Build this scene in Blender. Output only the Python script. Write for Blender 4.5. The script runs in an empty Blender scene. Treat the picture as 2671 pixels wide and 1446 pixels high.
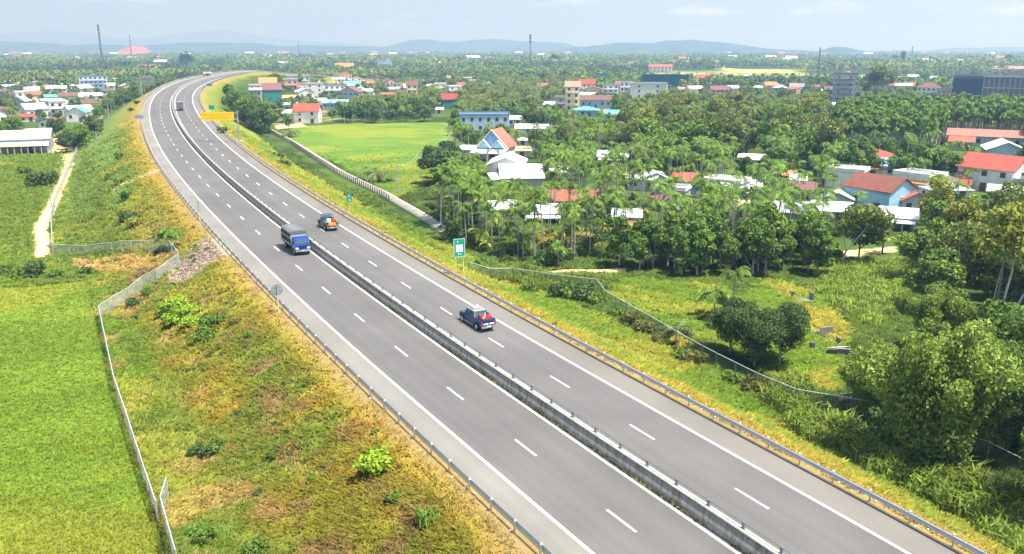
import bpy, math, random
import numpy as np
from mathutils import Vector, Matrix, Euler

S = bpy.context.scene
COL = S.collection
R = math.radians
rng = np.random.default_rng(7)
random.seed(7)

# ---------------------------------------------------------------- camera, world, sun, exposure
PW, PH, FOC, HOR, HC = 2671.0, 1446.0, 2200.0, 130.0, 34.0
PIT = math.atan((PH / 2 - HOR) / FOC)
cam_d = bpy.data.cameras.new("camera")
cam = bpy.data.objects.new("camera", cam_d)
COL.objects.link(cam)
cam.location = (0, 0, HC)
cam.rotation_euler = (math.pi / 2 - PIT, 0, 0)
cam_d.sensor_width = 36.0
cam_d.lens = FOC / PW * 36.0
cam_d.clip_start = 0.5
cam_d.clip_end = 120000
S.camera = cam

SUN_EL, SUN_AZ = 68.0, 108.0          # azimuth measured from +Y towards +X
sd = Vector((math.sin(R(SUN_AZ)) * math.cos(R(SUN_EL)), math.cos(R(SUN_AZ)) * math.cos(R(SUN_EL)), math.sin(R(SUN_EL))))
sl = bpy.data.lights.new("sun", 'SUN')
sl.energy = 5.0
sl.angle = R(0.5)
sl.color = (1.0, 0.965, 0.90)
so = bpy.data.objects.new("sun", sl)
COL.objects.link(so)
so.rotation_euler = sd.to_track_quat('Z', 'Y').to_euler()
so.location = (0, 0, 400)

world = bpy.data.worlds.new("World")
S.world = world
world.use_nodes = True
nt = world.node_tree
nt.nodes.clear()
w_out = nt.nodes.new("ShaderNodeOutputWorld")
w_bg = nt.nodes.new("ShaderNodeBackground")
w_sky = nt.nodes.new("ShaderNodeTexSky")
w_sky.sky_type = 'NISHITA'
w_sky.sun_disc = False
w_sky.sun_elevation = R(SUN_EL)
w_sky.sun_rotation = R(SUN_AZ)
w_sky.altitude = 50
w_sky.air_density = 1.0
w_sky.dust_density = 3.0
w_sky.ozone_density = 1.5
w_bg.inputs[1].default_value = 0.15
# a few thin fair-weather clouds low in the sky, laid out by direction
w_tc = nt.nodes.new("ShaderNodeTexCoord")
w_map = nt.nodes.new("ShaderNodeMapping")
w_map.inputs['Scale'].default_value = (5.0, 5.0, 26.0)
w_map.inputs['Location'].default_value = (0.35, 0.2, 0.1)
w_n = nt.nodes.new("ShaderNodeTexNoise")
w_n.inputs['Scale'].default_value = 2.2
w_n.inputs['Detail'].default_value = 7
w_r = nt.nodes.new("ShaderNodeValToRGB")
w_r.color_ramp.elements[0].position = 0.56
w_r.color_ramp.elements[1].position = 0.86
w_mix = nt.nodes.new("ShaderNodeMixRGB")
w_mix.inputs[2].default_value = (7.5, 8.0, 8.6, 1)
nt.links.new(w_tc.outputs['Generated'], w_map.inputs[0])
nt.links.new(w_map.outputs[0], w_n.inputs['Vector'])
nt.links.new(w_n.outputs[0], w_r.inputs[0])
nt.links.new(w_r.outputs[0], w_mix.inputs[0])
nt.links.new(w_sky.outputs[0], w_mix.inputs[1])
nt.links.new(w_mix.outputs[0], w_bg.inputs[0])
nt.links.new(w_bg.outputs[0], w_out.inputs[0])

S.view_settings.view_transform = 'Standard'
S.view_settings.look = 'None'
S.view_settings.gamma = 1
S.view_settings.exposure = 0.84
S.cycles.max_bounces = 5
S.cycles.diffuse_bounces = 2
S.cycles.glossy_bounces = 2
S.cycles.transmission_bounces = 3
S.cycles.transparent_max_bounces = 6
S.cycles.volume_bounces = 0
S.cycles.use_adaptive_sampling = True
S.cycles.adaptive_threshold = 0.02

# ---------------------------------------------------------------- helpers
def lin(c):
    """sRGB 0-255 triple to linear rgb"""
    return tuple(((v / 255.0) / 12.92 if v <= 10 else ((v / 255.0 + 0.055) / 1.055) ** 2.4) for v in c)

def tag(o, label=None, cat=None, group=None, kind=None):
    if label: o['label'] = label
    if cat: o['category'] = cat
    if group: o['group'] = group
    if kind: o['kind'] = kind
    return o

def empty(name, loc, rz=0.0, label=None, cat=None, group=None):
    o = bpy.data.objects.new(name, None)
    o.empty_display_size = 0.5
    COL.objects.link(o)
    o.location = loc
    o.rotation_euler = (0, 0, rz)
    return tag(o, label, cat, group)

def copy_tree(o, parent=None):
    c = o.copy()
    COL.objects.link(c)
    c.parent = parent
    for ch in list(KIDS.get(o.name, ())):
        n = copy_tree(ch, c)
        KIDS.setdefault(c.name, []).append(n)
    return c
KIDS = {}

MATS = {}
def mat(name, rgb, rough=0.8, var=0.18, scale=0.6, metal=0.0, detail=4, spec=0.3, coord='pos', island=0.0, obj=0.0,
        wave=None, attr=False, transl=0.0, stretch=None, rgb2=None, bump=0.0, upn=0.0):
    """procedural material: base colour modulated by noise, per-leaf and per-object variation"""
    if name in MATS: return MATS[name]
    m = bpy.data.materials.new(name)
    m.use_nodes = True
    t = m.node_tree
    n = t.nodes
    L = t.links
    b = n['Principled BSDF']
    b.inputs['Roughness'].default_value = rough
    b.inputs['Metallic'].default_value = metal
    b.inputs['Specular IOR Level'].default_value = spec
    if attr:
        base = n.new('ShaderNodeAttribute'); base.attribute_name = 'Col'; col = base.outputs['Color']
    else:
        base = n.new('ShaderNodeRGB'); base.outputs[0].default_value = (*rgb, 1); col = base.outputs[0]
    geo = n.new('ShaderNodeNewGeometry')
    tc = n.new('ShaderNodeTexCoord')
    src = geo.outputs['Position'] if coord == 'pos' else tc.outputs['Object']
    if stretch:
        mp = n.new('ShaderNodeMapping'); mp.inputs['Scale'].default_value = stretch
        L.new(src, mp.inputs[0]); src = mp.outputs[0]
    ns = n.new('ShaderNodeTexNoise'); ns.inputs['Scale'].default_value = scale; ns.inputs['Detail'].default_value = detail
    ns.inputs['Roughness'].default_value = 0.65
    L.new(src, ns.inputs['Vector'])
    if rgb2:
        mx = n.new('ShaderNodeMixRGB'); mx.inputs[2].default_value = (*rgb2, 1)
        rp = n.new('ShaderNodeMapRange'); rp.inputs[1].default_value = 0.42; rp.inputs[2].default_value = 0.62
        L.new(ns.outputs[0], rp.inputs[0]); L.new(rp.outputs[0], mx.inputs[0]); L.new(col, mx.inputs[1]); col = mx.outputs[0]
    # value factor = 1 + var*(noise-.5)*2 + island*(rand-.5)*2 + obj*(rand-.5)*2
    ma = n.new('ShaderNodeMath'); ma.operation = 'MULTIPLY_ADD'
    ma.inputs[1].default_value = 4 * var; ma.inputs[2].default_value = 1 - 2 * var
    L.new(ns.outputs[0], ma.inputs[0]); fac = ma.outputs[0]
    if island:
        k = n.new('ShaderNodeMath'); k.operation = 'MULTIPLY_ADD'; k.inputs[1].default_value = 2 * island; k.inputs[2].default_value = -island
        L.new(geo.outputs['Random Per Island'], k.inputs[0])
        a = n.new('ShaderNodeMath'); a.operation = 'ADD'; L.new(fac, a.inputs[0]); L.new(k.outputs[0], a.inputs[1]); fac = a.outputs[0]
    if obj:
        oi = n.new('ShaderNodeObjectInfo')
        k = n.new('ShaderNodeMath'); k.operation = 'MULTIPLY_ADD'; k.inputs[1].default_value = 2 * obj; k.inputs[2].default_value = -obj
        L.new(oi.outputs['Random'], k.inputs[0])
        a = n.new('ShaderNodeMath'); a.operation = 'ADD'; L.new(fac, a.inputs[0]); L.new(k.outputs[0], a.inputs[1]); fac = a.outputs[0]
    if wave:
        wv = n.new('ShaderNodeTexWave'); wv.inputs['Scale'].default_value = wave[1]; wv.bands_direction = wave[0]
        L.new(tc.outputs['Object'], wv.inputs[0])
        k = n.new('ShaderNodeMath'); k.operation = 'MULTIPLY_ADD'; k.inputs[1].default_value = wave[2]; k.inputs[2].default_value = -wave[2] / 2
        L.new(wv.outputs[1], k.inputs[0])
        a = n.new('ShaderNodeMath'); a.operation = 'ADD'; L.new(fac, a.inputs[0]); L.new(k.outputs[0], a.inputs[1]); fac = a.outputs[0]
    vm = n.new('ShaderNodeVectorMath'); vm.operation = 'SCALE'
    L.new(col, vm.inputs[0]); L.new(fac, vm.inputs['Scale'])
    L.new(vm.outputs[0], b.inputs['Base Color'])
    if bump:
        bp = n.new('ShaderNodeBump'); bp.inputs['Strength'].default_value = bump; bp.inputs['Distance'].default_value = 0.3
        L.new(ns.outputs[0], bp.inputs['Height']); L.new(bp.outputs[0], b.inputs['Normal'])
    if upn:      # soft foliage: shading normal leans towards the sky
        am = n.new('ShaderNodeVectorMath'); am.operation = 'ADD'; sc_ = n.new('ShaderNodeVectorMath'); sc_.operation = 'SCALE'; sc_.inputs['Scale'].default_value = 1 - upn
        L.new(geo.outputs['Normal'], sc_.inputs[0]); L.new(sc_.outputs[0], am.inputs[0]); am.inputs[1].default_value = (0, 0, upn)
        nm = n.new('ShaderNodeVectorMath'); nm.operation = 'NORMALIZE'; L.new(am.outputs[0], nm.inputs[0]); L.new(nm.outputs[0], b.inputs['Normal'])
    if transl:
        tr = n.new('ShaderNodeBsdfTranslucent'); L.new(vm.outputs[0], tr.inputs[0])
        ms = n.new('ShaderNodeMixShader'); ms.inputs[0].default_value = transl
        out = n['Material Output']
        L.new(b.outputs[0], ms.inputs[1]); L.new(tr.outputs[0], ms.inputs[2]); L.new(ms.outputs[0], out.inputs[0])
    MATS[name] = m
    return m

def mesh_np(name, V, F, mats, parent=None, fm=None, colr=None, smooth=False, label=None, cat=None, group=None, kind=None):
    """V (n,3), F (m,3|4) arrays -> mesh object"""
    V = np.ascontiguousarray(V, np.float32); F = np.ascontiguousarray(F, np.int32)
    me = bpy.data.meshes.new(name)
    k = F.shape[1]
    me.vertices.add(len(V)); me.vertices.foreach_set('co', V.ravel())
    me.loops.add(F.size); me.loops.foreach_set('vertex_index', F.ravel())
    me.polygons.add(len(F)); me.polygons.foreach_set('loop_start', np.arange(0, F.size, k, dtype=np.int32))
    me.polygons.foreach_set('loop_total', np.full(len(F), k, np.int32))
    for mm in (mats if isinstance(mats, (list, tuple)) else [mats]): me.materials.append(mm)
    if fm is not None: me.polygons.foreach_set('material_index', np.ascontiguousarray(fm, np.int32))
    if colr is not None:
        a = me.color_attributes.new('Col', 'FLOAT_COLOR', 'POINT')
        c4 = np.ones((len(V), 4), np.float32); c4[:, :3] = colr
        a.data.foreach_set('color', c4.ravel())
    me.update(calc_edges=True)
    if smooth: me.polygons.foreach_set('use_smooth', np.ones(len(F), bool))
    o = bpy.data.objects.new(name, me)
    COL.objects.link(o)
    if parent is not None:
        o.parent = parent; KIDS.setdefault(parent.name, []).append(o)
    return tag(o, label, cat, group, kind)

class MB:
    """collects boxes, bars, tubes, prisms; build() links them as ONE mesh object"""
    def __init__(s): s.v = []; s.f = []; s.m = []; s.mats = []
    def mi(s, m):
        if m not in s.mats: s.mats.append(m)
        return s.mats.index(m)
    def add(s, vs, fs, m):
        k = len(s.v); s.v += [tuple(v) for v in vs]; i = s.mi(m)
        for f in fs: s.f.append(tuple(k + a for a in f)); s.m.append(i)
    def box(s, c, d, m, rz=0.0, top=None, rot=None):
        """centre, full dims; top=(sx,sy) scales the top face"""
        x, y, z = d[0] / 2, d[1] / 2, d[2] / 2
        tx, ty = top or (1, 1)
        vs = [(-x, -y, -z), (x, -y, -z), (x, y, -z), (-x, y, -z), (-x * tx, -y * ty, z), (x * tx, -y * ty, z), (x * tx, y * ty, z), (-x * tx, y * ty, z)]
        M = (rot if rot is not None else Matrix.Rotation(rz, 3, 'Z'))
        C = Vector(c)
        s.add([C + M @ Vector(v) for v in vs], [(0, 3, 2, 1), (4, 5, 6, 7), (0, 1, 5, 4), (1, 2, 6, 5), (2, 3, 7, 6), (3, 0, 4, 7)], m)
    def prism(s, poly, axis, a, b, m):
        """extrude 2D poly along axis ('x','y','z') from a to b"""
        def P(p, t):
            return (t, p[0], p[1]) if axis == 'x' else ((p[0], t, p[1]) if axis == 'y' else (p[0], p[1], t))
        n = len(poly)
        vs = [P(p, a) for p in poly] + [P(p, b) for p in poly]
        fs = [tuple(range(n))[::-1], tuple(range(n, 2 * n))] + [(i, (i + 1) % n, n + (i + 1) % n, n + i) for i in range(n)]
        s.add(vs, fs, m)
    def tube(s, pts, r, m, n=6, r2=None, cap=True):
        pts = [Vector(p) for p in pts]
        k = len(pts); vs = []; fs = []
        for i, p in enumerate(pts):
            t = (pts[min(i + 1, k - 1)] - pts[max(i - 1, 0)]).normalized()
            u = t.cross(Vector((0, 0, 1)));
            if u.length < 1e-3: u = Vector((1, 0, 0))
            u.normalize(); w = t.cross(u)
            rr = r if r2 is None else r + (r2 - r) * i / (k - 1)
            for j in range(n):
                a = 2 * math.pi * j / n
                vs.append(p + (u * math.cos(a) + w * math.sin(a)) * rr)
        for i in range(k - 1):
            for j in range(n):
                fs.append((i * n + j, i * n + (j + 1) % n, (i + 1) * n + (j + 1) % n, (i + 1) * n + j))
        if cap: fs += [tuple(range(n))[::-1], tuple(range((k - 1) * n, k * n))]
        s.add(vs, fs, m)
    def build(s, name, parent=None, label=None, cat=None, group=None, kind=None, smooth=False, loc=None):
        me = bpy.data.meshes.new(name)
        me.from_pydata(s.v, [], s.f)
        for m in s.mats: me.materials.append(m)
        me.polygons.foreach_set('material_index', s.m)
        if smooth: me.polygons.foreach_set('use_smooth', [True] * len(s.f))
        me.update()
        o = bpy.data.objects.new(name, me)
        COL.objects.link(o)
        if parent is not None:
            o.parent = parent; KIDS.setdefault(parent.name, []).append(o)
        if loc: o.location = loc
        return tag(o, label, cat, group, kind)

# smooth value noise in numpy
_NT = np.random.default_rng(3).random((256, 256))
def vnoise(x, y, s):
    x = np.asarray(x, float) / s; y = np.asarray(y, float) / s
    xi = np.floor(x).astype(int); yi = np.floor(y).astype(int)
    u = x - xi; v = y - yi; u = u * u * (3 - 2 * u); v = v * v * (3 - 2 * v)
    g = lambda a, b: _NT[a % 256, b % 256]
    return (g(xi, yi) * (1 - u) + g(xi + 1, yi) * u) * (1 - v) + (g(xi, yi + 1) * (1 - u) + g(xi + 1, yi + 1) * u) * v
def fnoise(x, y, s, o=4):
    r = 0; a = 0.5; t = 0
    for i in range(o):
        r = r + a * vnoise(x + 37.1 * i, y - 11.7 * i, s / 2 ** i); t += a; a *= .55
    return r / t
# ---------------------------------------------------------------- road axis and the lie of the land
# road surface: a plane that climbs gently away from the viewpoint and leans to the inside of the bend
RN = (0.01499487, -0.01604163, 0.99975888)
def road_z(x, y):
    y = np.asarray(y, float); q = np.maximum(y - 640, 0)          # over a crest far away the road runs down again
    return HC - 29.907 - 0.014998 * np.asarray(x) + 0.016045 * y - np.where(q < 70, q * q * .00052, 70 * 70 * .00052 + (q - 70) * .0728)
_ay = [-80, -20, 20, 40, 60, 80, 100, 120, 140, 160, 180, 200, 220, 240, 260, 280, 300, 320, 340, 360, 380, 400, 420, 440, 460, 480, 500, 520, 540, 570, 610, 660, 710, 770, 840, 900, 960]
_ax = [83, 50.5, 28.9, 17.5, 5.35, -6.7, -18.32, -29.64, -40.68, -51.41, -61.83, -71.92, -81.68, -91.14, -100.31, -109.21, -117.86, -126.26, -134.4, -142.28, -149.86, -157.09, -163.92, -170.3, -176.18, -181.54, -186.42, -190.93, -194.9, -199.5, -203.5, -205.5, -204.0, -198.0, -186.0, -171.0, -150.0]
AX = []
for i in range(len(_ax) - 1):
    p0, p1, p2, p3 = [np.array([_ax[min(max(j, 0), len(_ax) - 1)], _ay[min(max(j, 0), len(_ax) - 1)]], float) for j in (i - 1, i, i + 1, i + 2)]
    n = max(2, int((_ay[i + 1] - _ay[i]) / 2.5))
    for k in range(n):
        t = k / n
        AX.append(.5 * ((2 * p1) + (p2 - p0) * t + (2 * p0 - 5 * p1 + 4 * p2 - p3) * t * t + (-p0 + 3 * p1 - 3 * p2 + p3) * t ** 3))
AX = np.array(AX)
_seg = np.diff(AX, axis=0)
SL = np.concatenate([[0], np.cumsum(np.hypot(_seg[:, 0], _seg[:, 1]))])
def axis_at(s):
    x = np.interp(s, SL, AX[:, 0]); y = np.interp(s, SL, AX[:, 1])
    e = 3.0
    dx = np.interp(s + e, SL, AX[:, 0]) - np.interp(s - e, SL, AX[:, 0]); dy = np.interp(s + e, SL, AX[:, 1]) - np.interp(s - e, SL, AX[:, 1])
    l = np.hypot(dx, dy)
    return x, y, dy / l, -dx / l            # point and right normal
def off_pt(s, o, h=0.0):
    x, y, nx, ny = axis_at(s)
    X = x + nx * o; Y = y + ny * o
    return X, Y, road_z(X, Y) + h
def heading(s):
    x, y, nx, ny = axis_at(s)
    return math.atan2(nx, -ny)               # direction of travel (away from viewpoint), as atan2(dy,dx)
def axis_dist(x, y):
    """signed lateral distance (right positive) and chainage"""
    x = np.atleast_1d(np.asarray(x, float)); y = np.atleast_1d(np.asarray(y, float))
    D = np.empty(len(x)); SS = np.empty(len(x))
    A = AX[::2]; a = A[:-1]; d = A[1:] - A[:-1]; L2 = (d ** 2).sum(1); sl_ = SL[::2]
    for i in range(0, len(x), 20000):
        px = x[i:i + 20000, None]; py = y[i:i + 20000, None]
        t = np.clip(((px - a[:, 0]) * d[:, 0] + (py - a[:, 1]) * d[:, 1]) / L2, 0, 1)
        qx = px - a[:, 0] - t * d[:, 0]; qy = py - a[:, 1] - t * d[:, 1]
        q = qx * qx + qy * qy
        k = q.argmin(1); r = np.arange(len(k))
        D[i:i + 20000] = np.sqrt(q[r, k]) * np.sign(d[k, 1] * qx[r, k] - d[k, 0] * qy[r, k])
        SS[i:i + 20000] = sl_[:-1][k] + t[r, k] * np.sqrt(L2[k])
    return D, SS
S100 = float(np.interp(60, AX[:, 1], SL))    # chainage at y = 60

def ground_base(x, y):
    g = 0.35 * (fnoise(x, y, 60, 3) - .5) + 0.10 * (vnoise(x, y, 7) - .5)
    return g
def terrain_z(x, y, D=None):
    x = np.asarray(x, float); y = np.asarray(y, float)
    if D is None: D, _ = axis_dist(x.ravel(), y.ravel()); D = D.reshape(x.shape)
    zr = road_z(x, y)
    g = ground_base(x, y)
    ad = np.abs(D)
    k = np.clip(1.0 / 1.9, 0, 1)
    slope = zr - 0.02 - np.maximum(ad - 12.6, 0) * k + 0.5 * (fnoise(x, y, 9, 3) - .5) * np.clip((ad - 12.6) / 4, 0, 1)
    z = np.maximum(g, slope)
    # round the toe
    t = np.clip(1 - np.abs(slope - g) / 1.6, 0, 1)
    z = z + 0.28 * t * t * (ad > 13)
    # sink the land under the pavement
    z = np.where(ad < 9.9, zr - 0.45, z)
    return z

def px_ray(px, py):
    x = (px - PW / 2) / FOC; y = -(py - PH / 2) / FOC
    c, s = math.cos(PIT), math.sin(PIT)
    return np.array([x, c + y * s, -s + y * c])
def at_z(px, py, z=0.0):
    r = px_ray(px, py); t = (z - HC) / r[2]
    return r[0] * t, r[1] * t
def hit(px, py):
    """where the sight line through a photo pixel meets the land"""
    r = px_ray(px, py)
    if r[2] > -0.002: r[2] = -0.002
    t0 = (HC - 22) / -r[2]; t1 = (HC + 0.5) / -r[2]
    t = np.linspace(min(t0, 30), t1, 500) if t0 > 30 else np.linspace(t0 * .5, t1, 500)
    X = r[0] * t; Y = r[1] * t; Z = HC + r[2] * t
    T = terrain_z(X, Y)
    D, _ = axis_dist(X, Y)
    T = np.where(np.abs(D) < 12, road_z(X, Y), T)
    k = np.argmax(Z < T) if (Z < T).any() else len(t) - 1
    return float(X[k]), float(Y[k]), float(T[k])
def inpoly(x, y, P):
    x = np.asarray(x); y = np.asarray(y); c = np.zeros(x.shape, bool); n = len(P)
    for i in range(n):
        x1, y1 = P[i]; x2, y2 = P[i - 1]
        m = ((y1 > y) != (y2 > y)) & (x < (x2 - x1) * (y - y1) / ((y2 - y1) or 1e-9) + x1)
        c ^= m
    return c
DS = 1.0369                                  # overview picture to photo pixels
def gpoly(L, z=0.0): return [at_z(a * DS, b * DS, z) for a, b in L]
def gline(L): return [hit(a * DS, b * DS)[:2] for a, b in L]
def dist_line(x, y, L):
    r = np.full(np.shape(x), 1e9)
    for (x1, y1), (x2, y2) in zip(L[:-1], L[1:]):
        dx, dy = x2 - x1, y2 - y1; t = np.clip(((x - x1) * dx + (y - y1) * dy) / (dx * dx + dy * dy + 1e-9), 0, 1)
        r = np.minimum(r, np.hypot(x - x1 - t * dx, y - y1 - t * dy))
    return r
LF_PX = [(195, 385), (170, 440), (140, 512), (131, 560), (134, 640)]              # far left fence, foot, display px
LF2_PX = [(134, 643), (260, 640), (385, 635), (425, 632), (452, 668)]
LF3_PX = [(452, 672), (395, 712), (360, 730), (325, 758), (290, 778), (252, 805), (290, 985), (340, 1140), (398, 1318)]
LF4_PX = [(424, 1262), (410, 1310), (448, 1450)]
P_FIELD_L = gpoly([(-900, 735), (60, 722), (225, 705), (240, 790), (290, 980), (340, 1140), (400, 1320), (420, 1560), (-1500, 1700)])
P_FIELD_M = gpoly([(700, 345), (745, 318), (850, 312), (1140, 308), (1135, 380), (1105, 450), (1000, 500), (880, 430), (770, 375)])
P_FIELD_S = gpoly([(1425, 305), (1565, 312), (1565, 352), (1415, 342)])
P_FIELD_Y = gpoly([(1812, 172), (2010, 176), (2012, 192), (1835, 194)])
P_CORN = gpoly([(2075, 665), (2290, 655), (2290, 745), (2200, 830), (2130, 800), (2050, 730)])
P_GRAVE = gpoly([(1830, 770), (1930, 700), (2060, 735), (2135, 830), (2125, 985), (2000, 985), (1900, 930)])
P_YARD = gpoly([(1560, 700), (1800, 720), (1900, 760), (1900, 900), (1700, 840), (1530, 740)])
P_FIELD_L2 = gpoly([(-200, 395), (165, 385), (125, 500), (100, 620), (-300, 640)])
L_PATH = [gline([(245, 285), (225, 305), (205, 330)]), gline([(176, 388), (174, 420), (158, 460), (140, 500), (118, 545), (101, 572), (108, 610), (106, 645)])]
L_PATH.append(gline([(1385, 688), (1430, 684), (1500, 684), (1560, 680)]))
L_TRAIL = gline([(190, 657), (300, 655), (430, 648)]); L_TRAIL2 = gline([(200, 668), (330, 674), (420, 672)])
P_SAND = [gpoly(q) for q in ([(185, 238), (265, 236), (262, 262), (205, 268)], [(270, 205), (345, 190), (352, 200), (290, 222)], [(60, 214), (165, 205), (165, 222), (95, 226)],
                             [(430, 190), (470, 188), (500, 195), (440, 205)], [(105, 352), (170, 345), (190, 380), (110, 385)], [(690, 316), (760, 310), (770, 318), (700, 325)],
                             [(1525, 428), (1590, 425), (1590, 445), (1530, 447)], [(2110, 632), (2250, 622), (2255, 634), (2120, 648)]
                             )]
P_NURS = gpoly([(1330, 600), (1560, 560), (1990, 545), (1990, 580), (1640, 600), (1380, 640)])
P_VILL = [gpoly(q) for q in ([(-40, 300), (-40, 168), (350, 172), (350, 240), (230, 300)], [(640, 320), (640, 195), (1250, 190), (1260, 260), (860, 300)], [(1250, 190), (2600, 190), (2600, 262), (1800, 255), (1300, 300)])]
L_STONE = gline([(408, 425), (380, 440), (345, 455), (305, 470), (275, 490)])

def mixc(a, b, t):
    t = np.asarray(t)[..., None]
    return a * (1 - t) + np.asarray(b) * t
def sst(x, a, b):
    t = np.clip((x - a) / (b - a), 0, 1); return t * t * (3 - 2 * t)
GR = dict(mid=(0.070, 0.120, 0.022), dark=(0.040, 0.072, 0.016), lime=(0.142, 0.222, 0.024), lime2=(0.110, 0.178, 0.018), yel=(0.27, 0.27, 0.035),
          och=(0.305, 0.212, 0.036), olive=(0.215, 0.205, 0.030), brown=(0.215, 0.140, 0.062), green=(0.100, 0.150, 0.024), blueg=(0.12, 0.20, 0.055),
          sand=(0.70, 0.49, 0.26), stone=(0.34, 0.27, 0.19), peach=(0.42, 0.27, 0.10))
GR = {k: np.array(v) for k, v in GR.items()}
def land_col(x, y, D, seed=0.0, spread=1.0):
    """true surface colour of the turf, soil and fields"""
    n1 = fnoise(x, y, 23, 4); n2 = fnoise(x + 91, y, 6, 4); n3 = fnoise(x, y + 55, 3.1, 3); n4 = fnoise(x + 300, y + 200, 2.0, 3); n5 = fnoise(x - 70, y + 20, 11, 3)
    far = np.hypot(x, y)
    c = mixc(np.broadcast_to(GR['mid'], x.shape + (3,)), GR['dark'], sst(n1, .4, .6))
    c = mixc(c, GR['green'], sst(n2, .5, .72) * .7)
    # left strip between fence and slope: fresh green
    ad = np.abs(D)
    near = far < 420
    c = mixc(c, GR['green'], ((D < 0) & (ad < 60) & near) * 0.9)
    c = mixc(c, GR['lime2'], ((D < 0) & (ad < 60) & near) * sst(n2, .42, .62) * .7)
    c = mixc(c, GR['yel'], ((D < 0) & (ad < 60) & near) * sst(n5, .55, .70) * .5)
    # embankment slopes
    wl = np.where(D < 0, 24.5 + 5 * (n5 - .5) - 8 * sst(y, 120, 190) * (y < 290), 21 + 5 * (n5 - .5))
    m = (1 - sst(ad, wl - 3, wl + 2)) * (ad > 10)
    sc = mixc(np.broadcast_to(GR['olive'], x.shape + (3,)), GR['och'], sst(n2, .45, .66))
    sc = mixc(sc, GR['green'] * 1.1, sst(n5, .42, .58) * .8 * (1 - .6 * sst(y, 110, 170) * (D < 0)))
    sc = mixc(sc, GR['brown'], sst(n3, .58, .72) * .8 * (D < 0))
    sc = mixc(sc, GR['yel'] * .8, sst(n4, .6, .75) * .5)
    sc = mixc(sc, GR['lime2'] * 1.2, (D > 0) * sst(n2, .30, .60) * .75)
    sc = mixc(sc, GR['och'] * 1.1, (1 - sst(ad, 12.0, 14.2 + 2.5 * n3)) * .8)
    sc = mixc(sc, np.array([.25, .19, .10]), (1 - sst(ad, 11.3, 12.9 + n4)) * (.6 + .4 * n3))
    c = mixc(c, sc, m)
    # right verge up to the fence
    rv = (D > 20) & (D < 29) & near
    c = mixc(c, mixc(np.broadcast_to(GR['lime2'] * 1.15, x.shape + (3,)), GR['yel'], sst(n5, .35, .55) * .9), rv * .75)
    c = mixc(c, GR['peach'], ((D < -21) & (D > -29) & (y < 115)) * sst(n3, .52, .70) * .42)
    c = mixc(c, GR['blueg'] * 1.1, ((D < -19) & (D > -31) & (y > 150) & near) * sst(n2, .38, .6) * .8)
    # fields
    for P, a, b in ((P_FIELD_L, GR['lime'], GR['lime2']), (P_FIELD_M, np.array([.125, .215, .026]), np.array([.09, .165, .022])), (P_FIELD_S, GR['lime'] * .8, GR['lime2'] * .8),
                    (P_CORN, GR['lime'] * .85, GR['lime2']), (P_FIELD_L2, GR['lime'] * .62, GR['green'])):
        k = inpoly(x, y, P)
        s1 = sst(fnoise(x * .35, y, 4.5, 3), .38, .62)
        fc = mixc(np.broadcast_to(a, x.shape + (3,)), b, s1 * .75)
        fc = mixc(fc, GR['yel'] * .95, sst(n1, .52, .68) * .5)
        c = np.where(k[..., None], fc, c)
    k = inpoly(x, y, P_FIELD_L) & (y < 62)
    c = mixc(c, GR['yel'] * .85, k * sst(62 - y + 6 * (n2 - .5), 0, 9) * .6)
    k = inpoly(x, y, P_FIELD_L) & (y < 104) & (y > 92)
    c = mixc(c, GR['lime2'] * .8, k * .35)
    k = inpoly(x, y, P_FIELD_Y); c = np.where(k[..., None], np.array([.42, .40, .10]), c)
    k = inpoly(x, y, P_GRAVE); c = mixc(c, mixc(np.broadcast_to(GR['lime2'] * 1.1, x.shape + (3,)), np.array([.27, .24, .035]), sst(n2, .50, .66)), k * .9)
    k = inpoly(x, y, P_YARD); c = mixc(c, mixc(np.broadcast_to(GR['lime2'] * 1.05, x.shape + (3,)), GR['yel'], sst(n2, .52, .72) * .6), k * .85)
    for P in P_SAND:
        k = inpoly(x, y, P); c = mixc(c, GR['sand'], k * sst(n3, .25, .45) * .9)
    for P in P_VILL:
        k = inpoly(x, y, P) & (ad > 40); c = mixc(c, GR['sand'] * .55, k * sst(n2, .42, .6) * .75)
    k = inpoly(x, y, P_NURS); c = mixc(c, np.array([.30, .25, .05]), k * .7)
    for i, L in enumerate(L_PATH):
        k = 1 - sst(dist_line(x, y, L) + .8 * (n3 - .5), .9, 1.6); c = mixc(c, GR['sand'] * 1.05, k)
    for L in (L_TRAIL, L_TRAIL2):
        k = 1 - sst(dist_line(x, y, L) + 1.2 * (n3 - .5), .3, 1.1); c = mixc(c, GR['peach'], k * .8)
    k = 1 - sst(dist_line(x, y, L_STONE) + .8 * (n3 - .5), .3, 1.0); c = mixc(c, GR['stone'] * 1.2, k * .85)
    xs, ys = AX[:, 0], AX[:, 1]
    # bare stony culvert slope
    k = (1 - sst(np.hypot((x - CULV[0]) / 5.0, (y - CULV[1]) / 7.5) + .5 * (n3 - .5), .75, 1.05)); c = mixc(c, GR['stone'], k)
    # forest floor far away
    c = mixc(c, GR['dark'] * .9, sst(far, 420, 700) * (~inpoly(x, y, P_FIELD_Y)) * (ad > 16) * .8)
    pf = fnoise(x, y, 320, 3); k = sst(pf, .555, .60) * (far > 800) * (ad > 16); c = mixc(c, mixc(np.broadcast_to(GR['lime2'] * 1.25, x.shape + (3,)), np.array([.36, .33, .12]), sst(n1, .45, .6)), k)
    return np.clip(c, 0.004, .9)
CULV = hit(515 * DS, 640 * DS)[:2]

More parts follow.
